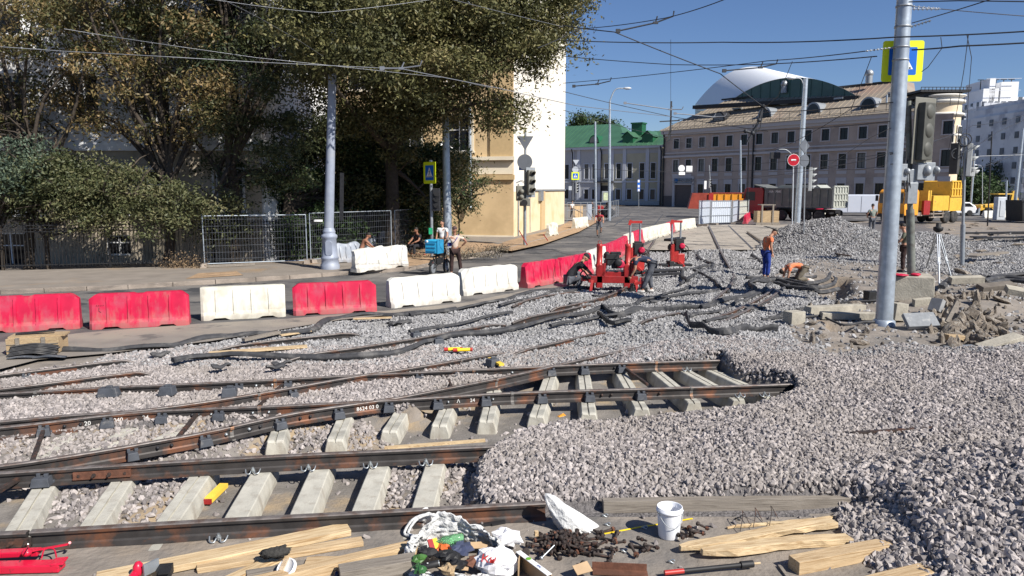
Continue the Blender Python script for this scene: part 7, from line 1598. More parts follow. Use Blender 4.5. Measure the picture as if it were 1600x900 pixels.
# vehicles
def vthing(name, label, cat, px, py, yaw, z=0):
    O_ = P(px, py, z); t = thing(name, label, cat, tuple(O_), yaw); return t, O_
class LB(MB):
    """builds in the vehicle's own frame: x forward, y left, z up"""
    def put(s, name, mats, t, **k):
        keep = ORG.pop(t.name, None); o = s.build(name, mats, t, **k)
        if keep: ORG[t.name] = keep
        return o
def vwheel(t, x, y, r, w, m_rim=m_steel):
    T = Matrix.Translation((x, y, r)) @ Matrix.Rotation(math.pi/2, 4, 'X'); b = LB(); b.lathe([(r*.6,-w/2),(r*.9,-w/2),(r,-w*.3),(r,w*.3),(r*.9,w/2),(r*.6,w/2)], n=24, M=T); o = b.put('wheel', m_tyre, t)
    b = LB(); b.lathe([(0,-w*.38),(r*.2,-w*.42),(r*.25,-w*.3),(r*.58,-w*.2),(r*.62,-w*.45),(r*.62,w*.45),(r*.58,w*.2),(r*.25,w*.3),(r*.2,w*.42),(0,w*.38)], n=16, M=T); b.put('rim', m_rim, o)
yaw = R(128); t, O_ = vthing('dump_truck', 'dump truck with dark red cab and grey ribbed tipper body, parked across the junction', 'truck', 1235, 344, yaw); t.scale = (1.06,)*3
m_cab = mat('dark_red_cab_paint', (.30,.012,.015), .35, var=.08, scale=2, coat=.4); m_tip = mat('dark_grey_tipper', (.13,.135,.13), .6, var=.15, scale=2, col2=(.22,.21,.17), cscale=1, cpos=(.55,.7)); m_tail = mat('grey_tailgate', (.36,.37,.33), .6, var=.1, scale=2)
b = LB(); b.prism([(2.3,.55),(4.55,.55),(4.6,1.6),(4.42,2.95),(4.2,3.1),(2.5,3.1),(2.3,2.9)], -1.2, 1.2, M=Matrix.Rotation(math.pi/2, 4, 'X')); b.put('cab', m_cab, t, bevel=.06)
b = LB()
for y in (-1.215, 1.215): b.prism([(3.2,1.85),(4.3,1.85),(4.2,2.7),(3.2,2.7)], -.01, .01, M=Matrix.Translation((0,y,0)) @ Matrix.Rotation(math.pi/2, 4, 'X'))
b.box((4.56,0,2.3), (.06,2.1,.8), 0); b.put('window', m_glass, t); b = LB(); b.box((4.62,0,.85), (.1,2.3,.5), 0); b.box((4.66,0,1.45), (.05,1.4,.3), 0); b.box((4.5,1.35,2.3), (.1,.2,.5), 0); b.box((4.5,-1.35,2.3), (.1,.2,.5), 0); b.put('bumper', m_dark, t, bevel=.03)
b = LB(); b.box((-.4,0,.95), (8.6,.9,.3), 0); b.box((1.2,1.0,.8), (1.3,.4,.6), 0); b.box((1.2,-1.0,.8), (1.3,.4,.6), 0); b.box((-4.5,0,.8), (.1,2.3,.15), 0); b.bar((-4.55,-.9,1.0), (-4.55,-.9,.5), .12); b.put('chassis', m_dark, t)
b = LB(); T = Matrix.Rotation(math.pi/2, 4, 'X')
b.prism([(-4.7,1.25),(1.95,1.25),(2.1,1.5),(2.1,3.0),(-4.7,3.05)], 1.17, 1.25, M=T); b.prism([(-4.7,1.25),(1.95,1.25),(2.1,1.5),(2.1,3.0),(-4.7,3.05)], -1.25, -1.17, M=T); b.box((-1.35,0,1.3), (6.6,2.34,.1), 0); b.box((2.1,0,2.2), (.1,2.4,1.9), 0); b.prism([(2.0,3.0),(3.4,3.35),(3.4,3.42),(2.0,3.1)], -1.2, 1.2, M=T)
for k in range(9):
    for y in (-1.3, 1.3): b.box((-4.3+k*.76, y, 2.1), (.14,.09,1.7), 0)
for y in (-1.3, 1.3): b.box((-1.3,y,3.0), (6.8,.1,.14), 0); b.box((-1.3,y,1.35), (6.6,.1,.14), 0)
tb = b.put('tipper_body', m_tip, t)
b = LB(); b.box((-4.78,0,2.25), (.1,2.5,2.0), 0)
for z in (1.35, 1.95, 2.55, 3.2): b.box((-4.87,0,z), (.1,2.5,.14), 0)
for y in np.linspace(-1.2, 1.2, 6): b.box((-4.87,y,2.27), (.1,.12,1.9), 0)
b.put('tailgate', m_tail, t); b = LB(); b.prism([(-3.6,2.95),(1.2,2.95),(.6,3.35),(-3.0,3.35)], -.9, .9, M=T); b.put('load_cover', m_tail, tb)
text_mesh('lettering', 'SHACMAN', .34, Matrix.Translation((1.0,1.262,2.72)) @ Matrix.Rotation(math.pi, 4, 'Z') @ Matrix.Rotation(math.pi/2, 4, 'X'), m_white, t)
for x in (3.5, .3, -2.2, -3.5):
    for y in (-1.02, 1.02): vwheel(t, x, y, .52, .34, m_dark)
t, O_ = vthing('skip_truck', 'orange and red tipper standing behind the white sheet fence', 'truck', 1146, 340, R(170)); b = LB(); b.prism([(-2.2,.9),(2.3,.9),(2.9,2.2),(2.9,2.65),(-2.2,2.65)], -1.2, 1.2, M=T)
for k in range(6): b.box((-1.9+k*.75,1.24,1.75), (.12,.1,1.7), 0); b.box((-1.9+k*.75,-1.24,1.75), (.12,.1,1.7), 0)
b.put('tipper_body', [m_orangem], t); b = LB(); b.prism([(2.35,.95),(5.0,1.0),(4.6,2.7),(2.95,2.7)], -1.22, 1.22, M=T); b.box((.2,0,2.7), (5.0,2.5,.1), 0); b.put('front_skip', mat('rusty_red_paint', (.3,.05,.03), .6, var=.2, scale=2), t)
b = LB(); b.box((2.6,1.3,1.8), (.5,.1,1.7), 0); b.put('side_panel', m_redo, t)
for x in (-1.5, 1.8):
    for y in (-1.0, 1.0): vwheel(t, x, y, .5, .3, m_dark)
t, O_ = vthing('van', 'white high-roof delivery van behind the stone pile, nose to the left', 'van', 1335, 337, R(172)); m_van = mat('white_van_paint', (.50,.53,.60), .35, var=.03, scale=1, coat=.4)
b = LB(); b.prism([(-2.9,.35),(2.9,.35),(2.95,.95),(2.45,1.25),(1.75,2.2),(1.2,2.5),(-2.75,2.5),(-2.9,2.2)], -.97, .97, M=T); b.put('body', m_van, t, bevel=.12)
b = LB()
for y in (-.985, .985): b.prism([(1.3,1.35),(2.25,1.3),(1.7,2.05),(1.3,2.05)], -.01, .01, M=Matrix.Translation((0,y,0)) @ T)
b.add([(2.42,-.8,1.32),(2.42,.8,1.32),(1.82,.8,2.2),(1.82,-.8,2.2)], [(0,1,2,3)]); b.put('window', m_glass, t); b = LB()
for x in (1.1, -.4):
    for y in (-.982, .982): b.box((x,y,1.4), (.02,.02,1.8), 0)
b.box((2.9,0,.6), (.2,1.9,.3), 0); b.box((2.2,1.1,1.4), (.12,.2,.25), 0); b.put('trim', m_dark, t)
for x in (1.95, -1.9):
    for y in (-.88, .88): vwheel(t, x, y, .36, .24)
t, O_ = vthing('crane_truck', 'yellow crane truck with tall ribbed side boards, partly hidden by the big pole', 'truck', 1424, 349, R(210)); t.scale = (1.06,)*3
b = LB(); b.prism([(1.1,.75),(3.05,.75),(3.15,1.6),(2.98,2.75),(2.7,2.95),(1.3,2.95),(1.1,2.7)], -1.22, 1.22, M=T); b.put('cab', m_orangem, t, bevel=.08)
b = LB(); b.box((3.1,0,2.2), (.07,2.1,.85), 0); b.prism([(1.9,1.75),(2.95,1.75),(2.85,2.6),(1.9,2.6)], 1.215, 1.23, M=T); b.prism([(1.9,1.75),(2.95,1.75),(2.85,2.6),(1.9,2.6)], -1.23, -1.215, M=T); b.put('window', m_glass, t); b = LB(); b.box((3.14,0,1.2), (.08,1.5,.4), 0); b.box((3.14,0,.75), (.12,2.4,.3), 0); b.box((3.0,1.4,2.2), (.12,.22,.5), 0); b.box((3.0,-1.4,2.2), (.12,.22,.5), 0); b.put('grille', m_dark, t, bevel=.02)
b = LB(); b.box((2.2,0,3.05), (.7,1.6,.16), 0); b.bar((2.2,-.7,3.1), (2.0,.7,3.2), .12); b.put('roof_beacon_bar', m_steel, t)
b = LB(); b.box((-1.6,0,.8), (7.4,.9,.3), 0);
for y in (-1.15, 1.15): b.bar((-.6,y,.55), (-3.1,y,.55), .1); b.bar((-.6,y,.85), (-3.1,y,.85), .1); b.bar((-1.2,y,.5), (-1.2,y,1.1), .1); b.bar((-2.6,y,.5), (-2.6,y,1.1), .1)
b.put('chassis', m_kerb, t)
b = LB(); b.box((-2.2,0,1.75), (2.4,2.4,1.3), 0); b.put('side_locker', m_yelm, t, bevel=.02); b = LB(); b.box((-4.5,0,2.35), (2.0,2.4,2.6), 0)
for k in range(5): b.box((-5.3+k*.42,1.24,3.0), (.12,.1,1.3), 0); b.box((-5.3+k*.42,-1.24,3.0), (.12,.1,1.3), 0)
for z in (2.35, 3.0, 3.65): b.box((-4.5,1.24,z), (2.0,.08,.12), 0); b.box((-4.5,-1.24,z), (2.0,.08,.12), 0)
b.box((-.6,0,2.4), (.5,2.2,.9), 0); b.put('tall_side_board', m_yelm, t); b = LB(); b.tube([(.6,0,1.0),(.6,0,3.4)], .22, 12); b.bar((.6,0,3.2), (.3,0,6.3), .3, .35); b.bar((.9,0,3.0), (.5,.1,5.6), .14); b.put('crane_arm', m_ct, t); b = LB(); b.box((.2,1.3,1.4), (.9,.2,1.2), 0); b.put('red_locker', m_redm, t)
for x in (2.1, -3.2, -4.4):
    for y in (-1.05, 1.05): vwheel(t, x, y, .55, .34, m_kerb)
t, O_ = vthing('car', 'white hatchback SUV parked beyond the dirt heap, right of the crane truck', 'car', 1490, 337, R(172)); b = LB(); b.prism([(-2.1,.3),(2.15,.3),(2.2,.75),(1.9,.98),(1.05,1.08),(.35,1.55),(-1.3,1.6),(-2.0,1.15),(-2.15,.8)], -.88, .88, M=T); b.put('body', m_white, t, bevel=.1)
b = LB()
for y in (-.892, .892): b.prism([(-1.7,1.1),(.85,1.1),(.3,1.46),(-1.3,1.49)], -.01, .01, M=Matrix.Translation((0,y,0)) @ T)
b.add([(1.0,-.7,1.11),(1.0,.7,1.11),(.42,.65,1.52),(.42,-.65,1.52)], [(0,1,2,3)]); b.put('window', m_glass, t); b = LB()
for y in (-.9, .9): b.box((-.25,y,1.3), (.08,.02,.4), 0)
b.box((-2.12,0,.45), (.12,1.7,.25), 0); b.put('trim', m_dark, t); b = LB(); b.box((-2.1,.7,.95), (.15,.3,.15), 0); b.box((-2.1,-.7,.95), (.15,.3,.15), 0); b.put('tail_light', m_redm, t)
for x in (1.35, -1.35):
    for y in (-.8, .8): vwheel(t, x, y, .35, .22)
t, O_ = vthing('backhoe_loader', 'small yellow backhoe loader with its cab to the right, in front of the dark trees', 'digger', 1556, 337, R(185)); b = LB(); b.prism([(.3,.6),(2.4,.6),(2.4,1.25),(.3,1.5)], -.5, .5, M=T); b.box((-.6,0,.8), (2.0,.9,.5), 0); b.put('bonnet', m_yelm, t, bevel=.06)
b = LB()
for x, y in ((.3,.6),(.3,-.6),(-1.1,.6),(-1.1,-.6)): b.bar((x,y,.9), (x*.9,y,2.5), .09)
b.put('cab_frame', m_dark, t); b = LB(); b.box((-.4,0,2.55), (1.8,1.5,.14), 0); b.put('cab_roof', m_yelm, t, bevel=.03); b = LB(); b.box((-.4,0,1.7), (1.2,1.1,1.5), 0); b.put('cab_glass', m_glass, t)
b = LB(); b.bar((.8,.55,1.2), (2.9,.55,.6), .14, .2); b.bar((.8,-.55,1.2), (2.9,-.55,.6), .14, .2); b.put('loader_arm', m_yelm, t); b = LB(); b.prism([(2.9,.1),(3.6,.15),(3.1,.4),(3.0,.95),(2.85,.9)], -1.1, 1.1, M=T); b.put('front_bucket', m_steel, t)
b = LB(); b.bar((-1.6,0,.9), (-2.0,0,2.9), .25, .3); b.bar((-2.0,0,2.9), (-2.7,0,1.5), .2, .25); b.put('rear_arm', m_yelm, t)
for y in (-.85, .85): vwheel(t, -.8, y, .75, .45, m_yelm); vwheel(t, 1.6, y, .5, .34, m_yelm)
t = thing('utility_cabinet', 'pale narrow utility cabinet with a thin mast at the far right', 'cabinet', tuple(P(1556,342,0))); Yc = P(1560,344,0).y; b = MB(); c0 = D(1562,321,Yc); b.box((c0.x, Yc, c0.z-.3), (.9,.6,2.3), .1); b.build('housing', m_signback2, t, bevel=.03); b = MB(); b.box((c0.x+.1, Yc-.32, c0.z-.3), (.5,.03,1.6), .1); b.build('door', m_signback2, t)
t, O_ = vthing('container', 'dark grey skip container cut off by the right edge', 'container', 1612, 347, 0); b = LB(); b.prism([(-1.7,.1),(2,.1),(2,2.1),(-1.9,2.1)], -1.2, 1.2, M=T); b.box((0,-1.22,2.05), (4,.1,.15), 0)
for k in range(5): b.box((-1.5+k*.8,-1.22,1.1), (.12,.08,1.8), 0)
b.put('container_body', m_dark, t)
# site objects
Zf = -.175
A_ = D(1424, 448, 20); t = thing('concrete_block', 'big square weathered concrete block carrying the rusty traffic light post', 'concrete block', (A_.x, 20, 0)); zt = D(1424, 430, 20).z
b = MB(); T = Matrix.Translation((A_.x+.0, 20.1, zt/2-.15)) @ Matrix.Rotation(R(-22), 4, 'Z'); b.box(None, (1.15,1.15,zt+.3), M=T, taper=.92); b.build('block_body', m_conc2, t, bevel=.02, jitter=.012, jscale=5)
b = MB(); c = D(1408,426,19.75); c.z = zt+.04; b.sphere((c.x, c.y, c.z), (.2,.14,.035), 12); b.sphere((c.x+.42, c.y+.05, c.z), (.13,.1,.04), 10); tag(b.build('work_gloves', m_red, jitter=.03, jscale=12), 'crumpled pinkish-red gloves on top of the concrete block', 'gloves')
def chunk(label, px, py, sz, rot, m, z=None, name='concrete_slab', cat='slab', group=None, jit=.008, Y=None, bev=.008):
    p = P(px, py, 0) if Y is None else D(px, py, Y); gz = H(p.x, p.y) if z is None else z
    b = MB(); T = Matrix.Rotation(rot[2], 4, 'Z') @ Matrix.Rotation(rot[1], 4, 'Y') @ Matrix.Rotation(rot[0], 4, 'X'); b.box(None, sz, M=T, taper=.97); o = b.build(name, m, bevel=bev, jitter=jit, jscale=6); o.location = (p.x, p.y, gz+sz[2]*.5)
    return tag(o, label, cat, group)
chunk('dark grey paving slab lying tilted on the rubble right of the big pole foot', 1438, 512, (.72,.42,.1), (R(40),R(-3),R(-2)), mat('grey_paving', (.22,.23,.24), .85, var=.12, scale=12, col2=(.33,.33,.32), cscale=9, cpos=(.55,.65)), z=.12)
chunk('grey slab leaning behind the tilted one, below the concrete block', 1440, 486, (.5,.14,.24), (R(8),R(-6),R(5)), m_conc2, z=.1)
chunk('tan stone block standing against the big pole foot', 1402, 500, (.34,.3,.42), (0,R(4),R(10)), m_conc2, z=.0)
chunk('narrow grey slab standing on end right of the tilted slab', 1462, 495, (.16,.3,.34), (0,R(28),R(30)), mat('grey_stone', (.25,.25,.25), .9, var=.15), z=.12)
chunk('long kerb stone lying flat above the rubble heap', 1508, 457, (1.0,.26,.2), (R(10),R(-2),R(-4)), m_conc2, z=.3)
chunk('old timber slab on the dirt right of the rubble crest', 1555, 468, (1.1,.3,.14), (R(15),R(-4),R(8)), mat('old_grey_timber', (.14,.12,.1), .9, var=.2), z=.32)
chunk('stone step sinking into the rubble at the right edge', 1592, 474, (.7,.4,.16), (R(12),R(10),R(-20)), m_conc2, z=.25)
chunk('flat kerb piece at the right end of the rubble above the gravel', 1562, 540, (1.0,.3,.12), (R(6),R(-12),R(14)), m_conc2, z=.0)
chunk('small concrete cube at the gravel edge left of the big pole', 1240, 510, (.42,.3,.36), (0,0,R(22)), m_conc2, z=.0, name='concrete_cube', cat='concrete cube')
chunk('old sleeper end left of the big pole, upper one', 1305, 486, (1.7,.3,.2), (0,0,R(14)), m_conc2, z=-.05, name='old_sleeper', cat='sleeper'); chunk('old sleeper lying flat just left of the big pole foot', 1330, 497, (1.5,.3,.16), (0,0,R(-6)), m_conc2, z=-.02, name='old_sleeper', cat='sleeper')
chunk('black bag lying against the left of the big pole', 1360, 477, (.32,.25,.3), (0,0,.2), m_black, z=.1, name='rubber_bag', cat='bag', jit=.04)
chunk('upright broken timber sticking out of the rubble', 1486, 512, (.1,.06,.55), (R(-10),R(30),0), m_wood3, z=.1, name='broken_timber', cat='timber'); chunk('yellowish timber stub in the sand below the rubble', 1490, 530, (.4,.18,.12), (0,R(4),R(10)), m_wood4, z=-.02, name='broken_timber', cat='timber')
rnd = random.Random(5); m_rub = mat('rubble_stone', (.20,.165,.13), .95, var=.35, scale=5, bump=.03, bscale=9, col2=(.3,.27,.23), cscale=2, cpos=(.5,.6))
SH = []
for k in range(6):
    bm = bmesh.new(); bmesh.ops.create_icosphere(bm, subdivisions=2, radius=1)
    for v in bm.verts: v.co = Vector((v.co.x*1.2, v.co.y*.9, v.co.z*.65))*(1+noise.noise(v.co*1.3+Vector((k*5,0,0)))*.4+noise.noise(v.co*3+Vector((k*5,0,0)))*.25)
    me = bpy.data.meshes.new('rubble_chunk'); bm.to_mesh(me); bm.free(); me.materials.append(m_rub); SH.append(me)
for k in range(260):
    px, py = rnd.gauss(1515, 38), rnd.gauss(497, 19)
    if not (1440 < px < 1598 and 458 < py < 538): continue
    p = P(px, py, .15); o = bpy.data.objects.new('rubble_chunk', SH[k % 6]); COL.objects.link(o); s = rnd.choice((.04,.05,.06,.08,.11,.16)); o.scale = (s*rnd.uniform(.8,1.5), s, s*rnd.uniform(.5,.9)); o.rotation_euler = (rnd.random()*6, rnd.random()*6, rnd.random()*6); o.location = (p.x, p.y, H(p.x, p.y)+s*.4)
    tag(o, 'broken lump of concrete and earth in the rubble heap right of the big pole', 'rubble', 'lumps of the rubble heap')
for k in range(26):
    px, py = rnd.uniform(1250,1400), rnd.uniform(470,545); p = P(px, py, 0); o = bpy.data.objects.new('rubble_chunk', SH[k % 6]); COL.objects.link(o); s = rnd.uniform(.03,.12); o.scale = (s*1.3, s, s); o.rotation_euler = (rnd.random()*6,)*3; o.location = (p.x, p.y, H(p.x, p.y)+s*.4)
    tag(o, 'clod on the torn ground left of the big pole', 'rubble', 'clods round the big pole foot')
for k in range(40):
    px, py = rnd.uniform(1470,1600), rnd.uniform(345,440); p = P(px, py, 0); o = bpy.data.objects.new('rubble_chunk', SH[k % 6]); COL.objects.link(o); s = rnd.uniform(.05,.3); o.scale = (s*1.3, s, s*.6); o.rotation_euler = (rnd.random()*.6, 0, rnd.random()*6); o.location = (p.x, p.y, H(p.x, p.y)+s*.2)
    tag(o, 'clod of earth on the dug ground at the right', 'rubble', 'clods on the dug ground at the right')
for k, (px, py, L, a) in enumerate([(1560,382,4,.05),(1575,376,4.5,-.1),(1590,386,5,.1),(1600,371,4,-.2),(1545,405,2.5,.6),(1520,408,1.2,1.2)]):
    p = P(px, py, 0); gz = H(p.x, p.y)+.12+.06*k; b = MB(); d = Vector((math.cos(a), math.sin(a)*.6, 0)); b.bar(p+Vector((0,0,gz))-d*L/2, p+Vector((0,0,gz+.05))+d*L/2, .3, .09)
    tag(b.build('plank', m_wood3 if k > 3 else m_dark), ['dark board in the stack at the far right, lowest','dark board in the stack at the far right, upper','long dark board at the right edge in front','topmost dark board at the right edge','grey plank on the dug ground at the right','short plank end standing right of the coiled post'][k], 'plank')
O_ = P(1466, 438, 0); O_.z = H(O_.x, O_.y); hd = D(1466, 357, O_.y); t = thing('survey_tripod', 'pale survey tripod standing on the dirt behind the concrete block', 'tripod', tuple(O_))
for k, (px, py) in enumerate([(1447,418),(1468,446),(1490,443)]):
    f_ = P(px, py, 0); f_.z = H(f_.x, f_.y); b = MB(); q = hd+(f_-hd)*.08-Vector((0,0,.05)); m_ = q.lerp(f_, .55); s_ = Vector((.04,0,0)); b.tube([q-s_, m_-s_*.6], .02, 6); b.tube([q+s_, m_+s_*.6], .02, 6); b.tube([q.lerp(f_, .45), f_], .026, 6); b.box(m_, (.12,.05,.07), 0); b.build('leg', m_signback2 if k == 1 else m_steel, t)
b = MB(); b.lathe([(.05,-.14),(.15,-.07),(.16,0),(.16,.05),(.08,.07),(.08,.18),(.0,.19)], tuple(hd), 16); b.build('head_plate', m_black, t)
p = P(1199, 352, 0); t = thing('wooden_crate', 'wooden cable crate standing in front of the dump truck cab', 'crate', tuple(p)); b = MB(); b.box(p+Vector((0,.4,.75)), (1.9,1.0,1.0), 0)
b.build('panel', m_wood4, t); b = MB()
for x in (-.55, .4): b.box(p+Vector((x,-.14,.95)), (.13,.08,1.7), 0)
b.box(p+Vector((0,-.1,.12)), (2.1,.12,.24), 0); b.box(p+Vector((0,.4,1.78)), (1.3,.9,.08), 0); b.build('batten', m_wood3, t)
p = P(42, 556, 0); t = thing('wooden_crate', 'low wooden crate at the left edge in front of the nearest red barrier', 'crate', tuple(p)); b = MB(); c = Vector((p.x, p.y+.35, .17)); b.box(c, (.92,.5,.30), R(12)); b.build('crate_body', m_wood4, t, bevel=.006)
b = MB(); rz_ = Matrix.Rotation(R(12), 4, 'Z')
for x in (-.25, .2): b.box(c+rz_ @ Vector((x,-.26,.01)), (.07,.03,.32), R(12))
for z in (-.08, .04): b.box(c+rz_ @ Vector((0,-.258,z)), (.92,.01,.012), R(12))
b.build('batten', m_wood3, t); b = MB(); b.box(c+Vector((.02,.05,.165)), (.98,.36,.03), R(16)); b.build('lid_board', m_wood4, t); tag_ = None
for k in range(7):
    z = .02+k*.025; b = MB(); q = Vector((c.x+.12+.02*(k % 3), c.y-.42+.02*k, z)); b.tube(smooth_path([q+Vector((-.42,-.05,0)), q+Vector((0,.04,.05)), q+Vector((.42,.06,.0))], 5), .05, 6, flat=.3); tag(b.build('rubber_pad', m_rubber), ['lowest','second lowest','third','fourth','fifth','second highest','topmost'][k]+' ribbed black rubber pad of the stack against the low crate', 'rubber pad', 'rubber pads stacked by the low crate')
for k, (px, py) in enumerate([(38,561),(78,560)]): q = P(px, py, 0); b = MB(); b.tube(smooth_path([q+Vector((-.28,-.03,.02)), q+Vector((0,0,.05)), q+Vector((.28,.04,.02))], 5), .07, 6, flat=.25); tag(b.build('rubber_pad', m_cap), ['dusty rubber pad lying flat before the crate, left one','dusty rubber pad lying flat before the crate, right one'][k], 'rubber pad')
b = MB(); q = c+Vector((-.02,.05,.2)); b.bar(q-Vector((.35,.1,0)), q+Vector((.3,.08,.04)), .1, .03); tag(b.build('flat_bar', m_dark), 'dark flat strip on the lid of the low crate', 'strip')
for k, (px, py, r) in enumerate([(1232,376,.62),(1262,377,.6),(1288,371,.6),(1306,372,.55),(1246,382,.5),(1275,380,.5)]):
    p = P(px, py, 0); p.z = H(p.x, p.y); b = MB(); tlt = R(30+25*(k % 3));
    for j in range(3):
        M = Matrix.Translation(p+Vector((0,.08*j,.35*r+.1))) @ Matrix.Rotation(tlt+.15*j, 4, 'X') @ Matrix.Rotation(.3*k, 4, 'Z'); b.tube([M @ Vector((r*math.cos(a), r*math.sin(a), .05*math.sin(3*a+k))) for a in np.linspace(0, 2*math.pi, 26)], .085, 7, caps=False)
    tag(b.build('hose_coil', m_rubber), ['black hose coil left of the pale thick pole','black hose coil right of the pale thick pole','black hose coil at the foot of the stone pile','last black hose coil on the right by the stone pile','small hose coil lying in front of the thick pole','flat hose coil between the sign posts and the pile'][k], 'hose coil', 'hose coils behind the no entry sign')
b = MB(); b.bar(P(1168,362,.1), P(1192,378,.12), .12, .08); tag(b.build('timber', m_wood3), 'pale plank on the slabs left of the standing worker', 'timber'); b = MB(); b.bar(P(1205,372,.1), P(1222,384,.15), .5, .06); tag(b.build('timber', m_wood3), 'short board right of the standing worker head', 'timber')
b = MB(); b.bar(P(1043,375,.1), P(1066,372,.12), .5, .14); tag(b.build('steel_plate', m_dark), 'dark plate stack beside the far barriers on the slabs', 'plate')
b = MB(); b.bar(P(326,552,.0), P(480,541,.02), .22, .03); tag(b.build('plank', m_wood2, bevel=.003), 'pale plank lying on the gravel left of the centre', 'plank')
b = MB(); b.bar(P(380,531,.03), P(436,519,.05), .12, .06); tag(b.build('plank', m_wood3), 'grey split timber above the pale plank', 'plank')
b = MB(); b.bar(P(552,498,.03), P(612,496,.03), .1, .03); tag(b.build('plank', m_wood2), 'short light plank under the black strip by the red barrier', 'plank'); b = MB(); b.bar(P(438,524,.02), P(485,517,.02), .1, .03); tag(b.build('plank', m_wood2), 'short light plank beside the bend of the black strip', 'plank')
b = MB(); b.bar(P(600,700,-.25), P(758,688,-.24), .06, .03); tag(b.build('plank', m_wood2, jitter=.01, jscale=3), 'thin splintered strip of wood just behind the second rail', 'plank')
b = MB(); b.bar(P(1330,678,.12), P(1500,667,.12), .05, .05); tag(b.build('iron_bar', m_rust2, jitter=.01, jscale=2), 'thin rusty bar lying on the open gravel at the right', 'iron bar')
b = MB(); b.bar(P(1475,543,.05), P(1520,541,.05), .07, .06); tag(b.build('iron_bar', m_steel), 'grey bar end at the foot of the rubble', 'iron bar'); b = MB(); b.bar(P(1565,577,.1), P(1620,577,.1), .04, .03); tag(b.build('iron_bar', m_wood3), 'thin pale stick at the right edge on the gravel', 'stick')
b = MB(); b.bar(P(1292,394,.05), P(1330,400,.05), .1, .05); tag(b.build('iron_bar', m_rust2), 'rusty bar on the dirt below the stone pile', 'iron bar')
b = MB(); b.lathe([(.025,0),(.025,.34)], n=10, M=Matrix.Translation(P(697,547,.03)) @ Matrix.Rotation(R(83), 4, 'Y')); tag(b.build('marker_tube', mat('bright_yellow', (.85,.6,.02), .5)), 'yellow tube with orange ends on the gravel, upper one', 'tube')
for k, (x0_, x1_, yy) in enumerate([(694,722,546),(708,738,547)]):
    A_, B_ = P(x0_,yy,.04), P(x1_,yy-1,.04); t = thing('marker_tube', ['upper yellow and orange tube on the gravel near the centre','lower yellow and orange tube on the gravel near the centre'][k], 'tube', tuple(A_)); b = MB(); b.tube([A_, B_], .035, 10); b.build('tube_body', MATS['bright_yellow'], t); b = MB(); b.tube([A_.lerp(B_,-.01), A_.lerp(B_,.22)], .038, 10); b.tube([A_.lerp(B_,.88), A_.lerp(B_,1.01)], .038, 10); b.build('end_cap', m_redo, t)
for o in [o for o in list(bpy.data.objects) if o.type == 'MESH' and o.name.startswith('marker_tube')]: bpy.data.objects.remove(o)
b = MB(); A_, B_ = P(323,784,-.33), P(350,758,-.33); b.bar(A_, B_, .1, .05); o = b.build('yellow_block', mat('yellow_painted_wood', (.75,.5,.06), .7, var=.1, scale=6)); tag(o, 'yellow painted wooden block with a red end between two sleepers', 'block'); b = MB(); d = (B_-A_).normalized(); b.bar(A_-d*.012, A_+d*.02, .102, .052); b.build('red_end', m_redm, o)
b = MB(); b.bar(P(766,560,-.02), P(784,570,-.02), .1, .04); tag(b.build('yellow_wedge', MATS['yellow_painted_wood']), 'yellow wedge piece behind the straight rail end', 'wedge')
b = MB(); b.box(P(877,649,-.17), (.12,.09,.012), .6); tag(b.build('orange_scrap', m_orangem, jitter=.03, jscale=20), 'small orange-red scrap beside a sleeper end', 'scrap')
# foreground -------------------------------------------------------
def plank(label, a, b_, w, h, m, name='plank', z=Zf, split=0, za=0, zb=0, seed=0, cat='plank'):
    A_, B_ = P(*a, z+h), P(*b_, z+h); A_.z = z+h/2+za; B_.z = z+h/2+zb; d = (B_-A_); L = d.length; yaw = math.atan2(d.y, d.x)
    o_ = bpy.data.objects.new(name, None); b = MB(); n = 14; rnd = random.Random(seed)
    for i in range(n+1):
        x = -L/2+L*i/n; e = 1; ww = w
        if split: e = min(1, .35+.65*min(1, (i+.01)/(n*split))) if split > 0 else 1; ww = w*e
        yy = .02*math.sin(i*.5+seed)*(1 if split else .2)
        for sx, sz in ((-1,-1),(1,-1),(1,1),(-1,1)): b.v.append((x+rnd.uniform(-.004,.004), sx*ww/2+yy+(rnd.uniform(-.01,.01) if split else 0), sz*h/2*(.75 if split and i < 2 else 1)+(rnd.uniform(-.005,.005) if split else 0)))
    for i in range(n):
        for j in range(4): a0 = i*4+j; a1 = i*4+(j+1) % 4; b.f.append([a0, a1, a1+4, a0+4]); b.m.append(0); b.sm.append(False)
    b.f.append([3,2,1,0]); b.m.append(0); b.sm.append(False); b.f.append([n*4, n*4+1, n*4+2, n*4+3]); b.m.append(0); b.sm.append(False)
    o = b.build(name, m, bevel=.004); o.location = (A_+B_)/2; o.rotation_euler = (0, -math.atan2(B_.z-A_.z, Vector((d.x, d.y)).length), yaw)
    return tag(o, label, cat)
plank('long grey squared timber holding back the stones at the right', (942,781), (1383,774), .10, .13, m_wood3, name='timber_beam', cat='timber')
plank('long rough plank with bark at the lower left, its top edge highest', (150,905), (545,822), .2, .06, m_wood2, split=0, seed=1, za=.02)
plank('narrow plank below the rough bark plank at the lower left', (308,884), (566,842), .12, .05, m_wood1, seed=2, za=.0)
plank('plank crossing under the dark lump at the lower left', (330,915), (440,866), .12, .04, m_wood2, seed=3)
plank('long squared timber running from the bottom edge to the rubbish sack', (395,905), (650,846), .12, .10, m_wood1, seed=4, za=.0)
plank('dark weathered squared timber just below the long squared one', (530,888), (650,868), .16, .12, m_wood3, seed=6)
plank('broad light board at the bottom edge beside the white lid', (476,885), (530,883), .2, .03, m_wood1, seed=5, za=.04, zb=.04)
plank('grey board end at the bottom edge under the white lid', (385,895), (480,878), .1, .05, m_wood3, seed=8)
plank('thin pointed lath with wire on it, lower right of the bucket', (1137,823), (1330,803), .045, .03, m_wood2, split=.5, seed=7)
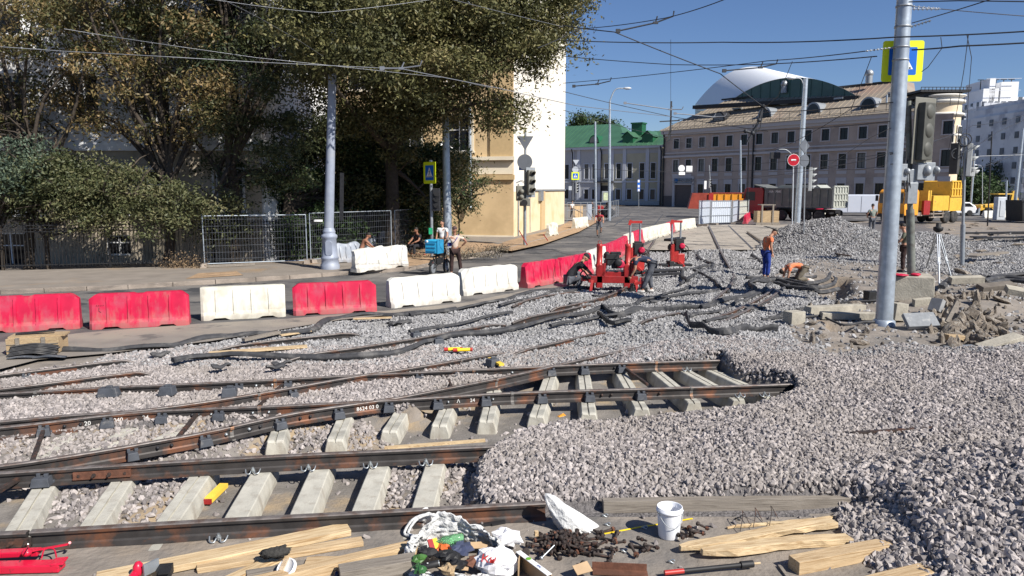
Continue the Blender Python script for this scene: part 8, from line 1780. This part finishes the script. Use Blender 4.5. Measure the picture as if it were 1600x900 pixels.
plank('split plank with ragged left end right of the bolts, upper one of two', (1062,856), (1302,816), .13, .06, m_wood2, seed=9, split=.12, za=.03, zb=.03)
plank('split plank with ragged left end right of the bolts, lower one of two', (1095,862), (1325,836), .13, .07, m_wood2, seed=10, split=.12, za=.04)
plank('thick fresh squared timber half buried in the stones at lower right', (1240,873), (1440,836), .15, .12, m_wood1, seed=11, name='timber_beam', cat='timber')
plank('thick squared timber at the bottom right edge pushed into the stones', (1335,915), (1487,876), .17, .12, m_wood1, seed=12, name='timber_beam', cat='timber')
b = MB(); b.bar(P(1218,884,Zf+.01), P(1233,905,Zf+.01), .03, .02); tag(b.build('splinter', m_wood3), 'small wood splinter left of the thick fresh timber', 'splinter')
b = MB()
for k, (px, py) in enumerate([(1180,815),(1205,812),(1160,820)]): q = P(px, py, Zf+.03); b.tube(smooth_path([q+Vector((-.06,-.12,-.01)), q+Vector((0,.0,.08)), q+Vector((.03,.1,.1)), q+Vector((.08,.02,.0))], 5), .004, 5)
tag(b.build('bent_wire', m_rust2), 'thin bent rusty wires around the pointed lath', 'wire')
O_ = P(1045, 838, Zf); O_.z = Zf; t = thing('bucket', 'white plastic bucket with a wire handle standing upright near the bolts', 'bucket', tuple(O_)); b = MB(); k_ = .92
b.lathe([(0,0),(.105*k_,0),(.11*k_,.01),(.128*k_,.25),(.128*k_,.26),(.14*k_,.262),(.14*k_,.285),(.134*k_,.287),(.134*k_,.31),(.127*k_,.312),(.122*k_,.305),(.105*k_,.02),(0,.018)], tuple(O_), 32); b.build('bucket_body', m_bucket if 'm_bucket' in globals() else mat('scratched_white_bucket', (.74,.75,.78), .45, var=.05, scale=6, col2=(.5,.5,.5), cscale=9, cpos=(.58,.7)), t)
b = MB(); hp = [O_+Vector((.135*k_*math.cos(a), .135*k_*math.sin(a)-.01, .27-.13*max(0, math.sin(math.pi*(i/12))))) for i, a in enumerate(np.linspace(R(200), R(355), 13))]; b.tube(hp, .0035, 5); b.sphere(hp[0], .014, 6); b.sphere(hp[-1], .014, 6); b.build('wire_handle', m_steel, t)
b = MB(); b.bar(P(944,834,Zf+.008), P(1013,821,Zf+.008), .016, .006); b.bar(P(1011,822,Zf+.012), P(1082,810,Zf+.012), .016, .006); tag(b.build('folding_rule', MATS['bright_yellow']), 'yellow folding rule lying on the ground behind the bucket', 'folding rule')
def bolt_meshes():
    out = []
    for kind in range(3):
        b = MB(); L = (.17,.15,.12)[kind]; b.lathe([(.0,0),(.022,0),(.024,.004),(.024,.02),(.012,.023),(.0115,L-.03),(.0115,L)], n=8, M=Matrix.Rotation(math.pi/2, 4, 'Y') @ Matrix.Translation((0,0,-L/2)))
        p_ = L-.035 if kind < 2 else .05; nb_ = MB(); nb_.lathe([(.012,0),(.023,0),(.023,.02),(.012,.02)], n=6, M=Matrix.Rotation(math.pi/2, 4, 'Y') @ Matrix.Translation((0,0,p_-L/2)), smooth=False)
        a = b.build('shank', m_rust2); c = nb_.build('nut', m_rust if kind == 1 else m_rust2); out.append((a.data, c.data)); bpy.data.objects.remove(a); bpy.data.objects.remove(c)
    return out
BMs = bolt_meshes(); rnd = random.Random(9)
def put_bolt(x, y, z, lab, grp):
    t = thing('track_bolt', lab, 'bolt', (x, y, z), rnd.uniform(0, 6.28), grp); t.rotation_euler = (0, rnd.uniform(-.25,.25), rnd.uniform(0,6.28)); a, c = BMs[rnd.randrange(3)]; s = rnd.uniform(.9,1.15); t.scale = (s,s,s); link('shank', a, t); link('nut', c, t)
for k in range(92):
    r = abs(rnd.gauss(0, .5)); a = rnd.uniform(0, 6.28); px = 880+58*r*math.cos(a)*1.1; py = 855+28*r*math.sin(a); p = P(px, py, Zf); lift = max(0, .11*(1-r/.9))*rnd.random()
    put_bolt(p.x, p.y, Zf+.02+lift, 'rusty track bolt with its nut in the big bolt heap beside the white sack', 'track bolts of the big heap')
for k, (px, py) in enumerate([(935,836),(950,832),(962,842),(968,850),(940,852),(955,860),(930,862),(912,868),(945,845),(925,845)]): p = P(px, py, Zf); put_bolt(p.x, p.y, Zf+.022, 'dark track bolt spread on the right flank of the bolt heap', 'track bolts at the flank of the heap')
for k, (px, py) in enumerate([(998,858),(1008,863),(1018,860),(990,868),(1003,852)]): p = P(px, py, Zf); put_bolt(p.x, p.y, Zf+.02+.01*k, 'dark track bolt in the small cluster in front of the bucket', 'small cluster of bolts before the bucket')
for k, (px, py) in enumerate([(1070,828),(1078,834),(1065,838),(1085,838),(1098,830),(1060,845),(1090,842)]): p = P(px, py, Zf); put_bolt(p.x, p.y, Zf+.02+.008*k, 'track bolt in the cluster right of the bucket', 'cluster of bolts right of the bucket')
put_bolt(*P(955,872,Zf).xy, Zf+.02, 'single track bolt below the heap, pointing to the bottom edge', None)
for k, (px, py) in enumerate([(945,807),(949,821),(1007,826),(1049,879),(975,862),(957,865),(1153,812)]):
    p = P(px, py, Zf); b = MB(); b.tube([p+Vector((.03*math.cos(a), .02*math.sin(a), .012+.01*math.sin(2*a))) for a in np.linspace(0, 5.4, 12)], .007, 6); tag(b.build('spring_washer', m_clip if k != 6 else m_dark), ['spring washer below the white sack, upper one','spring washer below the white sack, lower one','spring washer in the bucket shadow','spring washer below the small bolt cluster','dark washer left of the small bolt cluster','dark nut left of the small bolt cluster','dark nut above the pointed lath'][k], 'washer')
b = MB(); b.tube([P(846,872,Zf+.1), P(866,852,Zf+.16)], .008, 8); b.sphere(P(846,872,Zf+.1), .02, 8); tag(b.build('zinc_bolt', m_clip), 'bright zinc bolt lying on the bolt heap', 'bolt'); b = MB(); b.box(P(838,838,Zf+.05)+Vector((0,0,.03)), (.035,.03,.05), .3); tag(b.build('wood_stub', m_wood1), 'small light wood stub at the edge of the bolt heap', 'wood stub')
for k, (px, py) in enumerate([(822,862),(832,880)]): p = P(px, py, Zf+.05); b = MB(); b.lathe([(.028,0),(.038,.0),(.038,.06),(.028,.06)], n=14, M=Matrix.Translation(p) @ Matrix.Rotation(R(65), 4, 'X')); tag(b.build('steel_sleeve', m_rust2), ['brown steel sleeve at the left of the bolt heap','steel sleeve near the cardboard'][k], 'sleeve')
def lump(name, label, cat, c, sz, m, seed, amp=.25, fq=3, rot=0, n=24, shape=None, sm=True):
    b = MB(); b.sphere((0,0,0), 1.0, n); o3 = Vector((seed*7.7, seed*3.3, 0)); out = []
    for v in b.v:
        v = Vector(v); q = v*(1+amp*noise.noise(v*fq+o3)+amp*.5*noise.noise(v*fq*2.7+o3)+amp*.3*noise.noise(v*fq*6+o3))
        q = Vector((q.x*sz[0], q.y*sz[1], q.z*sz[2]));
        if shape: q = shape(q)
        out.append(tuple(q))
    b.v = out; o = b.build(name, m, smooth=sm); o.location = c; o.rotation_euler = (0, 0, rot); return tag(o, label, cat)
m_woven = mat('white_woven_plastic', (.56,.56,.55), .7, var=.15, scale=5, bump=.035, bscale=16, col2=(.5,.49,.47), cscale=5, cpos=(.55,.7)); m_bag = mat('thin_white_plastic', (.75,.74,.75), .35, var=.05, scale=6, bump=.012, bscale=9)
p = P(895, 828, Zf)
bm_ = MB(); NU, NV = 34, 16; rs = random.Random(3)
for i in range(NV+1):
    v = i/NV
    for j in range(NU):
        a = 2*math.pi*j/NU; ax = lerp(0, -.26, v**1.0); zz = .37*v; rr = .165*(1-v)**.7+.012; rr *= 1+.05*noise.noise(Vector((a*4, v*9, 2)))
        fold = 1+.13*math.sin(a*5+v*3)*(.25+v)+.07*math.sin(a*11+v*5)+.08*noise.noise(Vector((math.cos(a)*2, math.sin(a)*2, v*4)))
        bm_.v.append((ax+rr*math.cos(a)*1.15*fold+.06*(1-v), rr*math.sin(a)*.75*fold, zz+.012*math.sin(a*3+v*6)*(v < .9)))
for i in range(NV):
    for j in range(NU): a0 = i*NU+j; a1 = i*NU+(j+1) % NU; bm_.f.append([a0, a1, a1+NU, a0+NU]); bm_.m.append(0); bm_.sm.append(True)
bm_.f.append(list(range(NV*NU, NV*NU+NU))); bm_.m.append(0); bm_.sm.append(True); bm_.f.append(list(range(NU))[::-1]); bm_.m.append(0); bm_.sm.append(True)
o = bm_.build('white_sack', m_woven); o.location = (p.x, p.y+.05, Zf-.01); tag(o, 'white woven sack standing up to a point between the rail end and the bolts', 'sack')
sb = MB(); cx, cy = P(716, 884, Zf).xy; NU, NV = 120, 20
def sackpt(u, v):
    a = u*2*math.pi; x = math.cos(a); y = math.sin(a); back = max(0, y); h = .05+.30*back**.5*(1-.3*max(0, x)+.12*math.sin(a*4+1))
    rx, ry = .52, .33; sp = 1-.2*v+.03*math.sin(a*6+v*3)+.035*math.sin(a*13+2*v)+.02*math.sin(a*29+4*v)
    return Vector((cx+rx*x*sp-.06*back*v, cy+ry*y*sp, Zf+.005+h*v+.014*math.sin(a*7)*v))
for i in range(NV+1):
    for j in range(NU): sb.v.append(tuple(sackpt(j/NU, i/NV)+noise.noise_vector(Vector((j*.33, i*.6, 0)))*.03+noise.noise_vector(Vector((j*.9, i*1.1, 3)))*.014))
for i in range(NV):
    for j in range(NU): a0 = i*NU+j; a1 = i*NU+(j+1) % NU; sb.f.append([a0, a1, a1+NU, a0+NU]); sb.m.append(0); sb.sm.append(True)
so_ = sb.build('rubbish_sack', m_woven); sm_ = so_.modifiers.new('s', 'SOLIDIFY'); sm_.thickness = .006; tag(so_, 'big opened white woven sack full of rubbish at the bottom centre', 'sack')
b = MB(); q = P(672, 822, Zf+.1)
for k in range(2): b.tube(smooth_path([P(640+8*k,838,Zf+.02), P(632+6*k,832,Zf+.03), P(645+6*k,812,Zf+.12), P(668+4*k,804,Zf+.15), P(690,812,Zf+.12)], 6), .014, 7)
b.build('loop_handle', m_woven, so_)
ob = lump('sack_mouth', None, None, P(668,816,Zf+.02)+Vector((0,0,.06)), (.11,.07,.09), m_woven, 4, .35, 2.2); ob.parent = so_;
for k_ in ('label','category'):
    if k_ in ob: del ob[k_]
gl = mat('green_bottle_plastic', (.25,.55,.3), .12, var=.1, scale=8, trans=.75, ior=1.2); T = Matrix.Translation(P(702,844,Zf+.17)) @ Matrix.Rotation(R(8), 4, 'Z') @ Matrix.Rotation(R(85), 4, 'Y')
b = MB(); b.lathe([(.012,-.13),(.014,-.10),(.04,-.06),(.045,-.02),(.042,.0),(.046,.03),(.046,.12),(.03,.135),(0,.128)], n=20, M=T); tag(b.build('plastic_bottle', gl, jitter=.006, jscale=20), 'green plastic bottle lying on the rubbish in the sack, base to the right', 'bottle')
t = thing('drink_can', 'black drink can lying with its silver top to the right in the rubbish', 'can', tuple(P(675,884,Zf+.12))); T = Matrix.Translation(P(672,883,Zf+.13)) @ Matrix.Rotation(R(14), 4, 'Z') @ Matrix.Rotation(R(83), 4, 'Y'); b = MB(); b.lathe([(.02,-.09),(.029,-.075),(.03,.06),(.026,.075)], n=20, M=T); b.build('can_body', m_black, t); b = MB(); b.lathe([(.026,.074),(.028,.08),(.024,.08),(.022,.074),(0,.074)], n=20, M=T); b.build('can_top', m_clip, t)
b = MB(); b.prism([(-.006,-.006),(.006,-.006),(.006,.006),(-.006,.006)], 0, .002, M=Matrix.Translation(P(668,880,Zf+.165)) @ Matrix.Rotation(.8, 4, 'Z')); b.build('can_emblem', m_white, t)
for k, (px, py, sx, m, lab) in enumerate([(668,866,.05,m_black,'dark crushed drink bottle under the black can'),(655,876,.04,mat('leaf_green_plastic', (.05,.13,.03), .4),'small green scrap under the black can'),(690,858,.05,mat('orange_scrap_foil', (.55,.12,.03), .5),'orange-red foil scrap beside the green bottle'),(700,872,.06,m_black,'dark rag in the middle of the rubbish'),(720,862,.07,mat('dark_wrap_plastic', (.06,.07,.12), .3),'dark blue-grey plastic wrap with cream streaks in the rubbish'),
    (700,893,.05,m_wood4,'crumpled brown paper at the bottom edge in the sack'),(765,868,.06,mat('dark_foil', (.08,.07,.07), .3),'dark foil scrap right of the plastic wrap'),(782,870,.05,mat('yellowish_plastic', (.6,.55,.3), .5),'yellowish crumpled wrap at the right side of the sack'),(655,893,.04,mat('green_can_paint', (.03,.1,.03), .4),'green can end at the bottom edge'),(715,885,.05,m_black,'black bag piece at the bottom of the sack'),(740,880,.05,m_rust,'reddish brown scrap in the rubbish')]):
    lump('rubbish_scrap', lab, 'rubbish', P(px,py,Zf+.1)+Vector((0,0,.02)), (sx*1.7,sx*1.3,sx*.75), m, 10+k, .7, 2.2, rot=k, n=12, sm=False)
b = MB(); T = Matrix.Translation(P(678,851,Zf+.15)) @ Matrix.Rotation(.5, 4, 'Z') @ Matrix.Rotation(.7, 4, 'X'); b.box(None, (.09,.11,.012), M=T); o = b.build('snack_packet', mat('packet_yellow', (.75,.5,.03), .4), jitter=.006, jscale=14); tag(o, 'red and yellow snack packet standing left of the green bottle', 'packet'); b = MB(); b.box(None, (.05,.112,.014), M=T @ Matrix.Translation((-.025,0,.001))); b.build('red_print', m_redm, o, jitter=.006, jscale=14)
for k, (px, py, w_, h_, r_, lab) in enumerate([(748,852,.2,.07,.1,'flattened cardboard piece behind the plastic bag'),(722,884,.12,.09,-.1,'cardboard piece left of the red printed bag'),(910,888,.16,.1,.5,'cardboard flap at the bottom edge below the bolts')]):
    b = MB(); T = Matrix.Translation(P(px,py,Zf+.1)) @ Matrix.Rotation(r_, 4, 'Z') @ Matrix.Rotation(.5, 4, 'X'); b.box(None, (w_,h_,.008), M=T); tag(b.build('cardboard_piece', mat('cardboard', (.42,.29,.17), .85, var=.1, scale=8), jitter=.008, jscale=8), lab, 'cardboard')
pb = lump('plastic_bag', 'thin white plastic bag with red print bulging at the bottom of the sack', 'plastic bag', P(775,885,Zf+.06)+Vector((0,-.02,.05)), (.2,.13,.12), m_bag, 31, .4, 2.6, n=20, sm=False)
T = Matrix.Rotation(R(-62), 4, 'X')
tm = text_mesh('red_print', 'Кн', .11, Matrix.Translation((-.06,-.11,.085)) @ Matrix.Rotation(R(25), 4, 'X') @ Matrix.Rotation(-.15, 4, 'Z'), m_redo, pb, .003)
lump('plastic_bag', 'crumpled clear plastic bag hanging over the right edge of the sack', 'plastic bag', P(790,848,Zf+.1)+Vector((0,0,.05)), (.13,.08,.08), m_bag, 33, .6, 2.4, n=14, sm=False)
t = thing('cardboard_box', 'open cardboard box corner with a white printed tape, right of the sack', 'cardboard box', tuple(P(835,890,Zf))); b = MB(); A_, B_ = P(813,868,Zf+.12), P(862,905,Zf+.12); A_.z = B_.z = Zf+.08; b.bar(A_, B_, .008, .16); b.bar(A_+Vector((.0,.0,0)), A_+Vector((-.02,-.2,0)), .008, .16); b.build('box_wall', MATS['cardboard'], t)
b = MB(); b.bar(A_+Vector((-.02,-.01,.085)), B_+Vector((-.02,-.01,.085)), .05, .006); b.build('white_tape', m_white, t); q = A_.lerp(B_, .35)+Vector((-.02,-.01,.09)); b = MB(); b.lathe([(.018,0),(.024,0),(.024,.002),(.018,.002)], n=16, M=Matrix.Translation(q)); b.build('green_emblem', mat('emblem_green', (.15,.4,.03), .5), t)
text_mesh('lettering', 'EMS', .03, Matrix.Translation(A_.lerp(B_, .68)+Vector((-.02,-.01,.09))) @ Matrix.Rotation(math.atan2((B_-A_).y, (B_-A_).x), 4, 'Z'), mat('print_blue', (.03,.08,.3), .5), t, .001, local=False)
b = MB(); A_, B_ = P(926,893,Zf+.02), P(1012,897,Zf+.02); b.bar(A_, B_, .09, .012); b.bar(A_+Vector((0,.05,.03)), B_+Vector((0,.05,.03)), .012, .07); o = b.build('rusty_angle', m_rust); tag(o, 'rusty brown steel angle at the bottom edge below the bolts', 'steel angle')
t = thing('long_wrench', 'long black bar tool with an orange painted left end, bottom edge', 'tool', tuple(P(1040,897,Zf))); b = MB(); A_, B_ = P(1068,892,Zf+.05), P(1165,882,Zf+.05); b.tube([A_, B_], .02, 12); b.tube([B_-(B_-A_)*.08, B_+(B_-A_)*.12], .032, 12); b.build('bar', m_black, t); b = MB(); b.tube([A_+(A_-B_)*.3, A_], .022, 12); b.build('orange_end', m_redo, t); b = MB(); b.tube([B_+(B_-A_)*.12, B_+(B_-A_)*.24], .01, 8); b.build('wooden_tip', m_wood2, t)
b = MB(); b.bar(P(768,820,Zf+.015), P(789,816,Zf+.015), .02, .02); b.bar(P(730,824,Zf+.015), P(789,815,Zf+.015), .035, .03); tag(b.build('iron_strip', m_dark), 'dark flat iron strip on the ground right of the rubbish sack', 'iron strip'); b = MB(); b.bar(P(767,804,Zf+.01), P(785,811,Zf+.01), .018, .015); tag(b.build('iron_strip', m_rust2), 'tiny brown stick above the flat iron strip', 'stick')
lump('asphalt_lump', 'torn black asphalt lump lying on the planks at lower left', 'asphalt lump', P(430,868,Zf+.1)+Vector((0,0,.03)), (.13,.06,.05), mat('black_asphalt_lump', (.035,.033,.03), .95, var=.4, scale=30, bump=.02, bscale=40), 41, .35, 3, rot=.3)
lump('mortar_clod', 'grey mortar clod against the nearest rail beside the planks', 'clod', P(618,815,Zf)+Vector((0,0,.03)), (.13,.09,.04), m_conc2, 42, .4, 3)
O_ = P(448, 893, Zf+.08); t = thing('plastic_cover', 'white plastic bucket lid lying tilted with string on the lower left timbers', 'lid', tuple(O_)); T = Matrix.Translation(O_+Vector((0,0,.03))) @ Matrix.Rotation(R(35), 4, 'X') @ Matrix.Rotation(R(-20), 4, 'Y'); b = MB(); b.lathe([(0,.01),(.075,.01),(.08,.02),(.088,.02),(.088,-.01),(.094,-.01)], n=28, M=T); b.build('lid_plate', m_white, t); b = MB()
for k in range(6): b.tube([T @ Vector((-.06+.01*k,-.08,.03)), T @ Vector((-.02+.01*k,.1,.035))], .003, 4)
b.build('string', m_wood1, t)
lump('dark_cup', 'small dark cap at the bottom edge below the planks', 'cap', P(527,897,Zf+.03), (.03,.03,.03), mat('dark_blue_plastic', (.01,.015,.05), .3), 44, .05)
t = thing('rail_clamp_tool', 'bright red steel rail tool lying by the rail joint at the left edge', 'rail tool', tuple(P(40,880,Zf))); b = MB(); b.bar(P(-60,868,Zf+.09), P(62,862,Zf+.09), .09, .05); b.bar(P(-60,888,Zf+.05), P(97,884,Zf+.05), .12, .07); b.bar(P(82,878,Zf+.09), P(103,876,Zf+.09), .13, .02); b.build('tool_body', m_redtool if 'm_redtool' in globals() else mat('magenta_red_paint', (.55,.01,.04), .35, var=.1, scale=6, coat=.3, col2=(.2,.02,.03), cscale=14, cpos=(.62,.68)), t, bevel=.008)
b = MB(); c = P(42,862,Zf+.14); b.lathe([(.02,-.04),(.035,-.03),(.045,0),(.035,.01),(.02,.03)], tuple(c), 16); b.bar(c, P(108,850,Zf+.10), .025, .012); b.tube([P(108,852,Zf+.09), P(109,848,Zf+.17)], .012, 8); b.build('crank_handle', MATS['magenta_red_paint'], t); b = MB(); b.tube([P(44,856,Zf+.15), P(44,850,Zf+.36)], .006, 6); b.build('threaded_rod', m_clip, t)
b = MB(); b.tube(smooth_path([P(65,872,Zf+.1), P(70,858,Zf+.12), P(84,858,Zf+.12), P(88,870,Zf+.1)], 4), .007, 6); b.build('loop_handle', MATS['magenta_red_paint'], t)
t = thing('clamp_jack', 'red clamp with a dark square steel plate at the bottom edge, among the planks', 'clamp', tuple(P(225,895,Zf))); b = MB(); b.sphere(P(216,889,Zf+.14), (.045,.05,.07), 12); b.tube([P(205,905,Zf+.1), P(216,890,Zf+.12)], .035, 10); b.build('clamp_body', MATS['magenta_red_paint'], t); b = MB(); b.box(P(236,886,Zf+.15), (.02,.14,.10), R(-30)); b.build('steel_plate', m_steel, t); b = MB(); b.box(P(258,892,Zf+.1), (.11,.12,.08), R(12)); b.box(P(258,892,Zf+.145), (.09,.1,.01), R(12)); b.build('square_socket', m_black, t)
def brush(label, px, py, z, w, n, m, seed, hgt=.5):
    rnd = random.Random(seed); c = P(px, py, z); b = MB()
    for _ in range(n):
        a = c+Vector((rnd.uniform(-w,w), rnd.uniform(-.35,.35), 0)); e = a+Vector((rnd.uniform(-.5,.5), rnd.uniform(-.3,.3), rnd.uniform(.05,hgt))); b.tube(smooth_path([a, a.lerp(e,.5)+Vector((0,0,rnd.uniform(0,.12))), e], 2), [.012,.01,.008,.006,.004][:5] if False else .008, 4, caps=False)
    for _ in range(n*14):
        a = c+Vector((rnd.gauss(0,w*.5), rnd.gauss(0,.22), abs(rnd.gauss(0,hgt*.35)))); s = rnd.uniform(.02,.05); u = Vector((rnd.uniform(-1,1), rnd.uniform(-1,1), rnd.uniform(-1,1))).normalized()*s; v = Vector((rnd.uniform(-1,1), rnd.uniform(-1,1), rnd.uniform(-1,1))).normalized()*s*.6
        b.add([a-u, a+v, a+u, a-v], [(0,1,2,3)], 1)
    tag(b.build('cut_branches', [m_bark, m]), label, 'cut branches', kind='thing')
m_dry = mat('dry_leaves', (.22,.15,.085), .9, var=.35, scale=4)
brush('heap of dry cut branches at the foot of the mesh fence, left of it', 285, 418, .13, .9, 40, m_dry, 1, .75); brush('heap of grey dry branches right of the delivery man', 735, 402, .13, 1.4, 70, mat('grey_dry_leaves', (.2,.17,.12), .9, var=.3), 2, .55); brush('low dry branches on the soil under the signs', 775, 392, .13, .8, 30, MATS['grey_dry_leaves'], 3, .35); brush('dry twigs on the soil behind the scooter', 650, 402, .13, .7, 25, m_dry, 4, .3)
for k, (a, b_, lab) in enumerate([((811,360),(824,383),'red rod leaning at the foot of the left traffic light'),((849,366),(856,376),'short red rod on the soil by the side wall'),((643,396),(664,398),'red bar lying on the pavement behind the blue box')]):
    A_, B_ = P(*b_, .15), P(*a, .15);
    if k < 2: B_ = D(a[0], a[1], A_.y)
    b = MB(); b.bar(A_, B_, .09, .05); tag(b.build('red_rod', m_redm), lab, 'rod')
c = P(932,338,.1); lump('rubbish_heap', 'dark rubbish bags heaped by the far lamp post', 'rubbish bags', (c.x+1.2, c.y, .5), (.8,.6,.6), m_dark, 51, .3); c = P(938, 338, .1); b = MB(); b.box((c.x, c.y, .7), (.7,.4,1.2), 0); tag(b.build('red_sack', m_redm, bevel=.1, jitter=.08, jscale=2), 'red sack beside the dark rubbish bags at the far kerb', 'sack')
Yc = P(948, 341, .1).y; t = thing('control_box', 'grey control box with a small poster hung on the street lamp pole', 'box', (D(949,305,Yc).x, Yc, 0)); b = MB(); b.box(D(947,307,Yc-.3), (.9,.3,1.1), 0); b.build('housing', m_steel, t, bevel=.03); b = MB(); b.box(D(947,307,Yc-.47), (.55,.02,.8), 0); b.build('poster', mat('poster_print', (.5,.55,.35), .7, var=.4, scale=3), t)
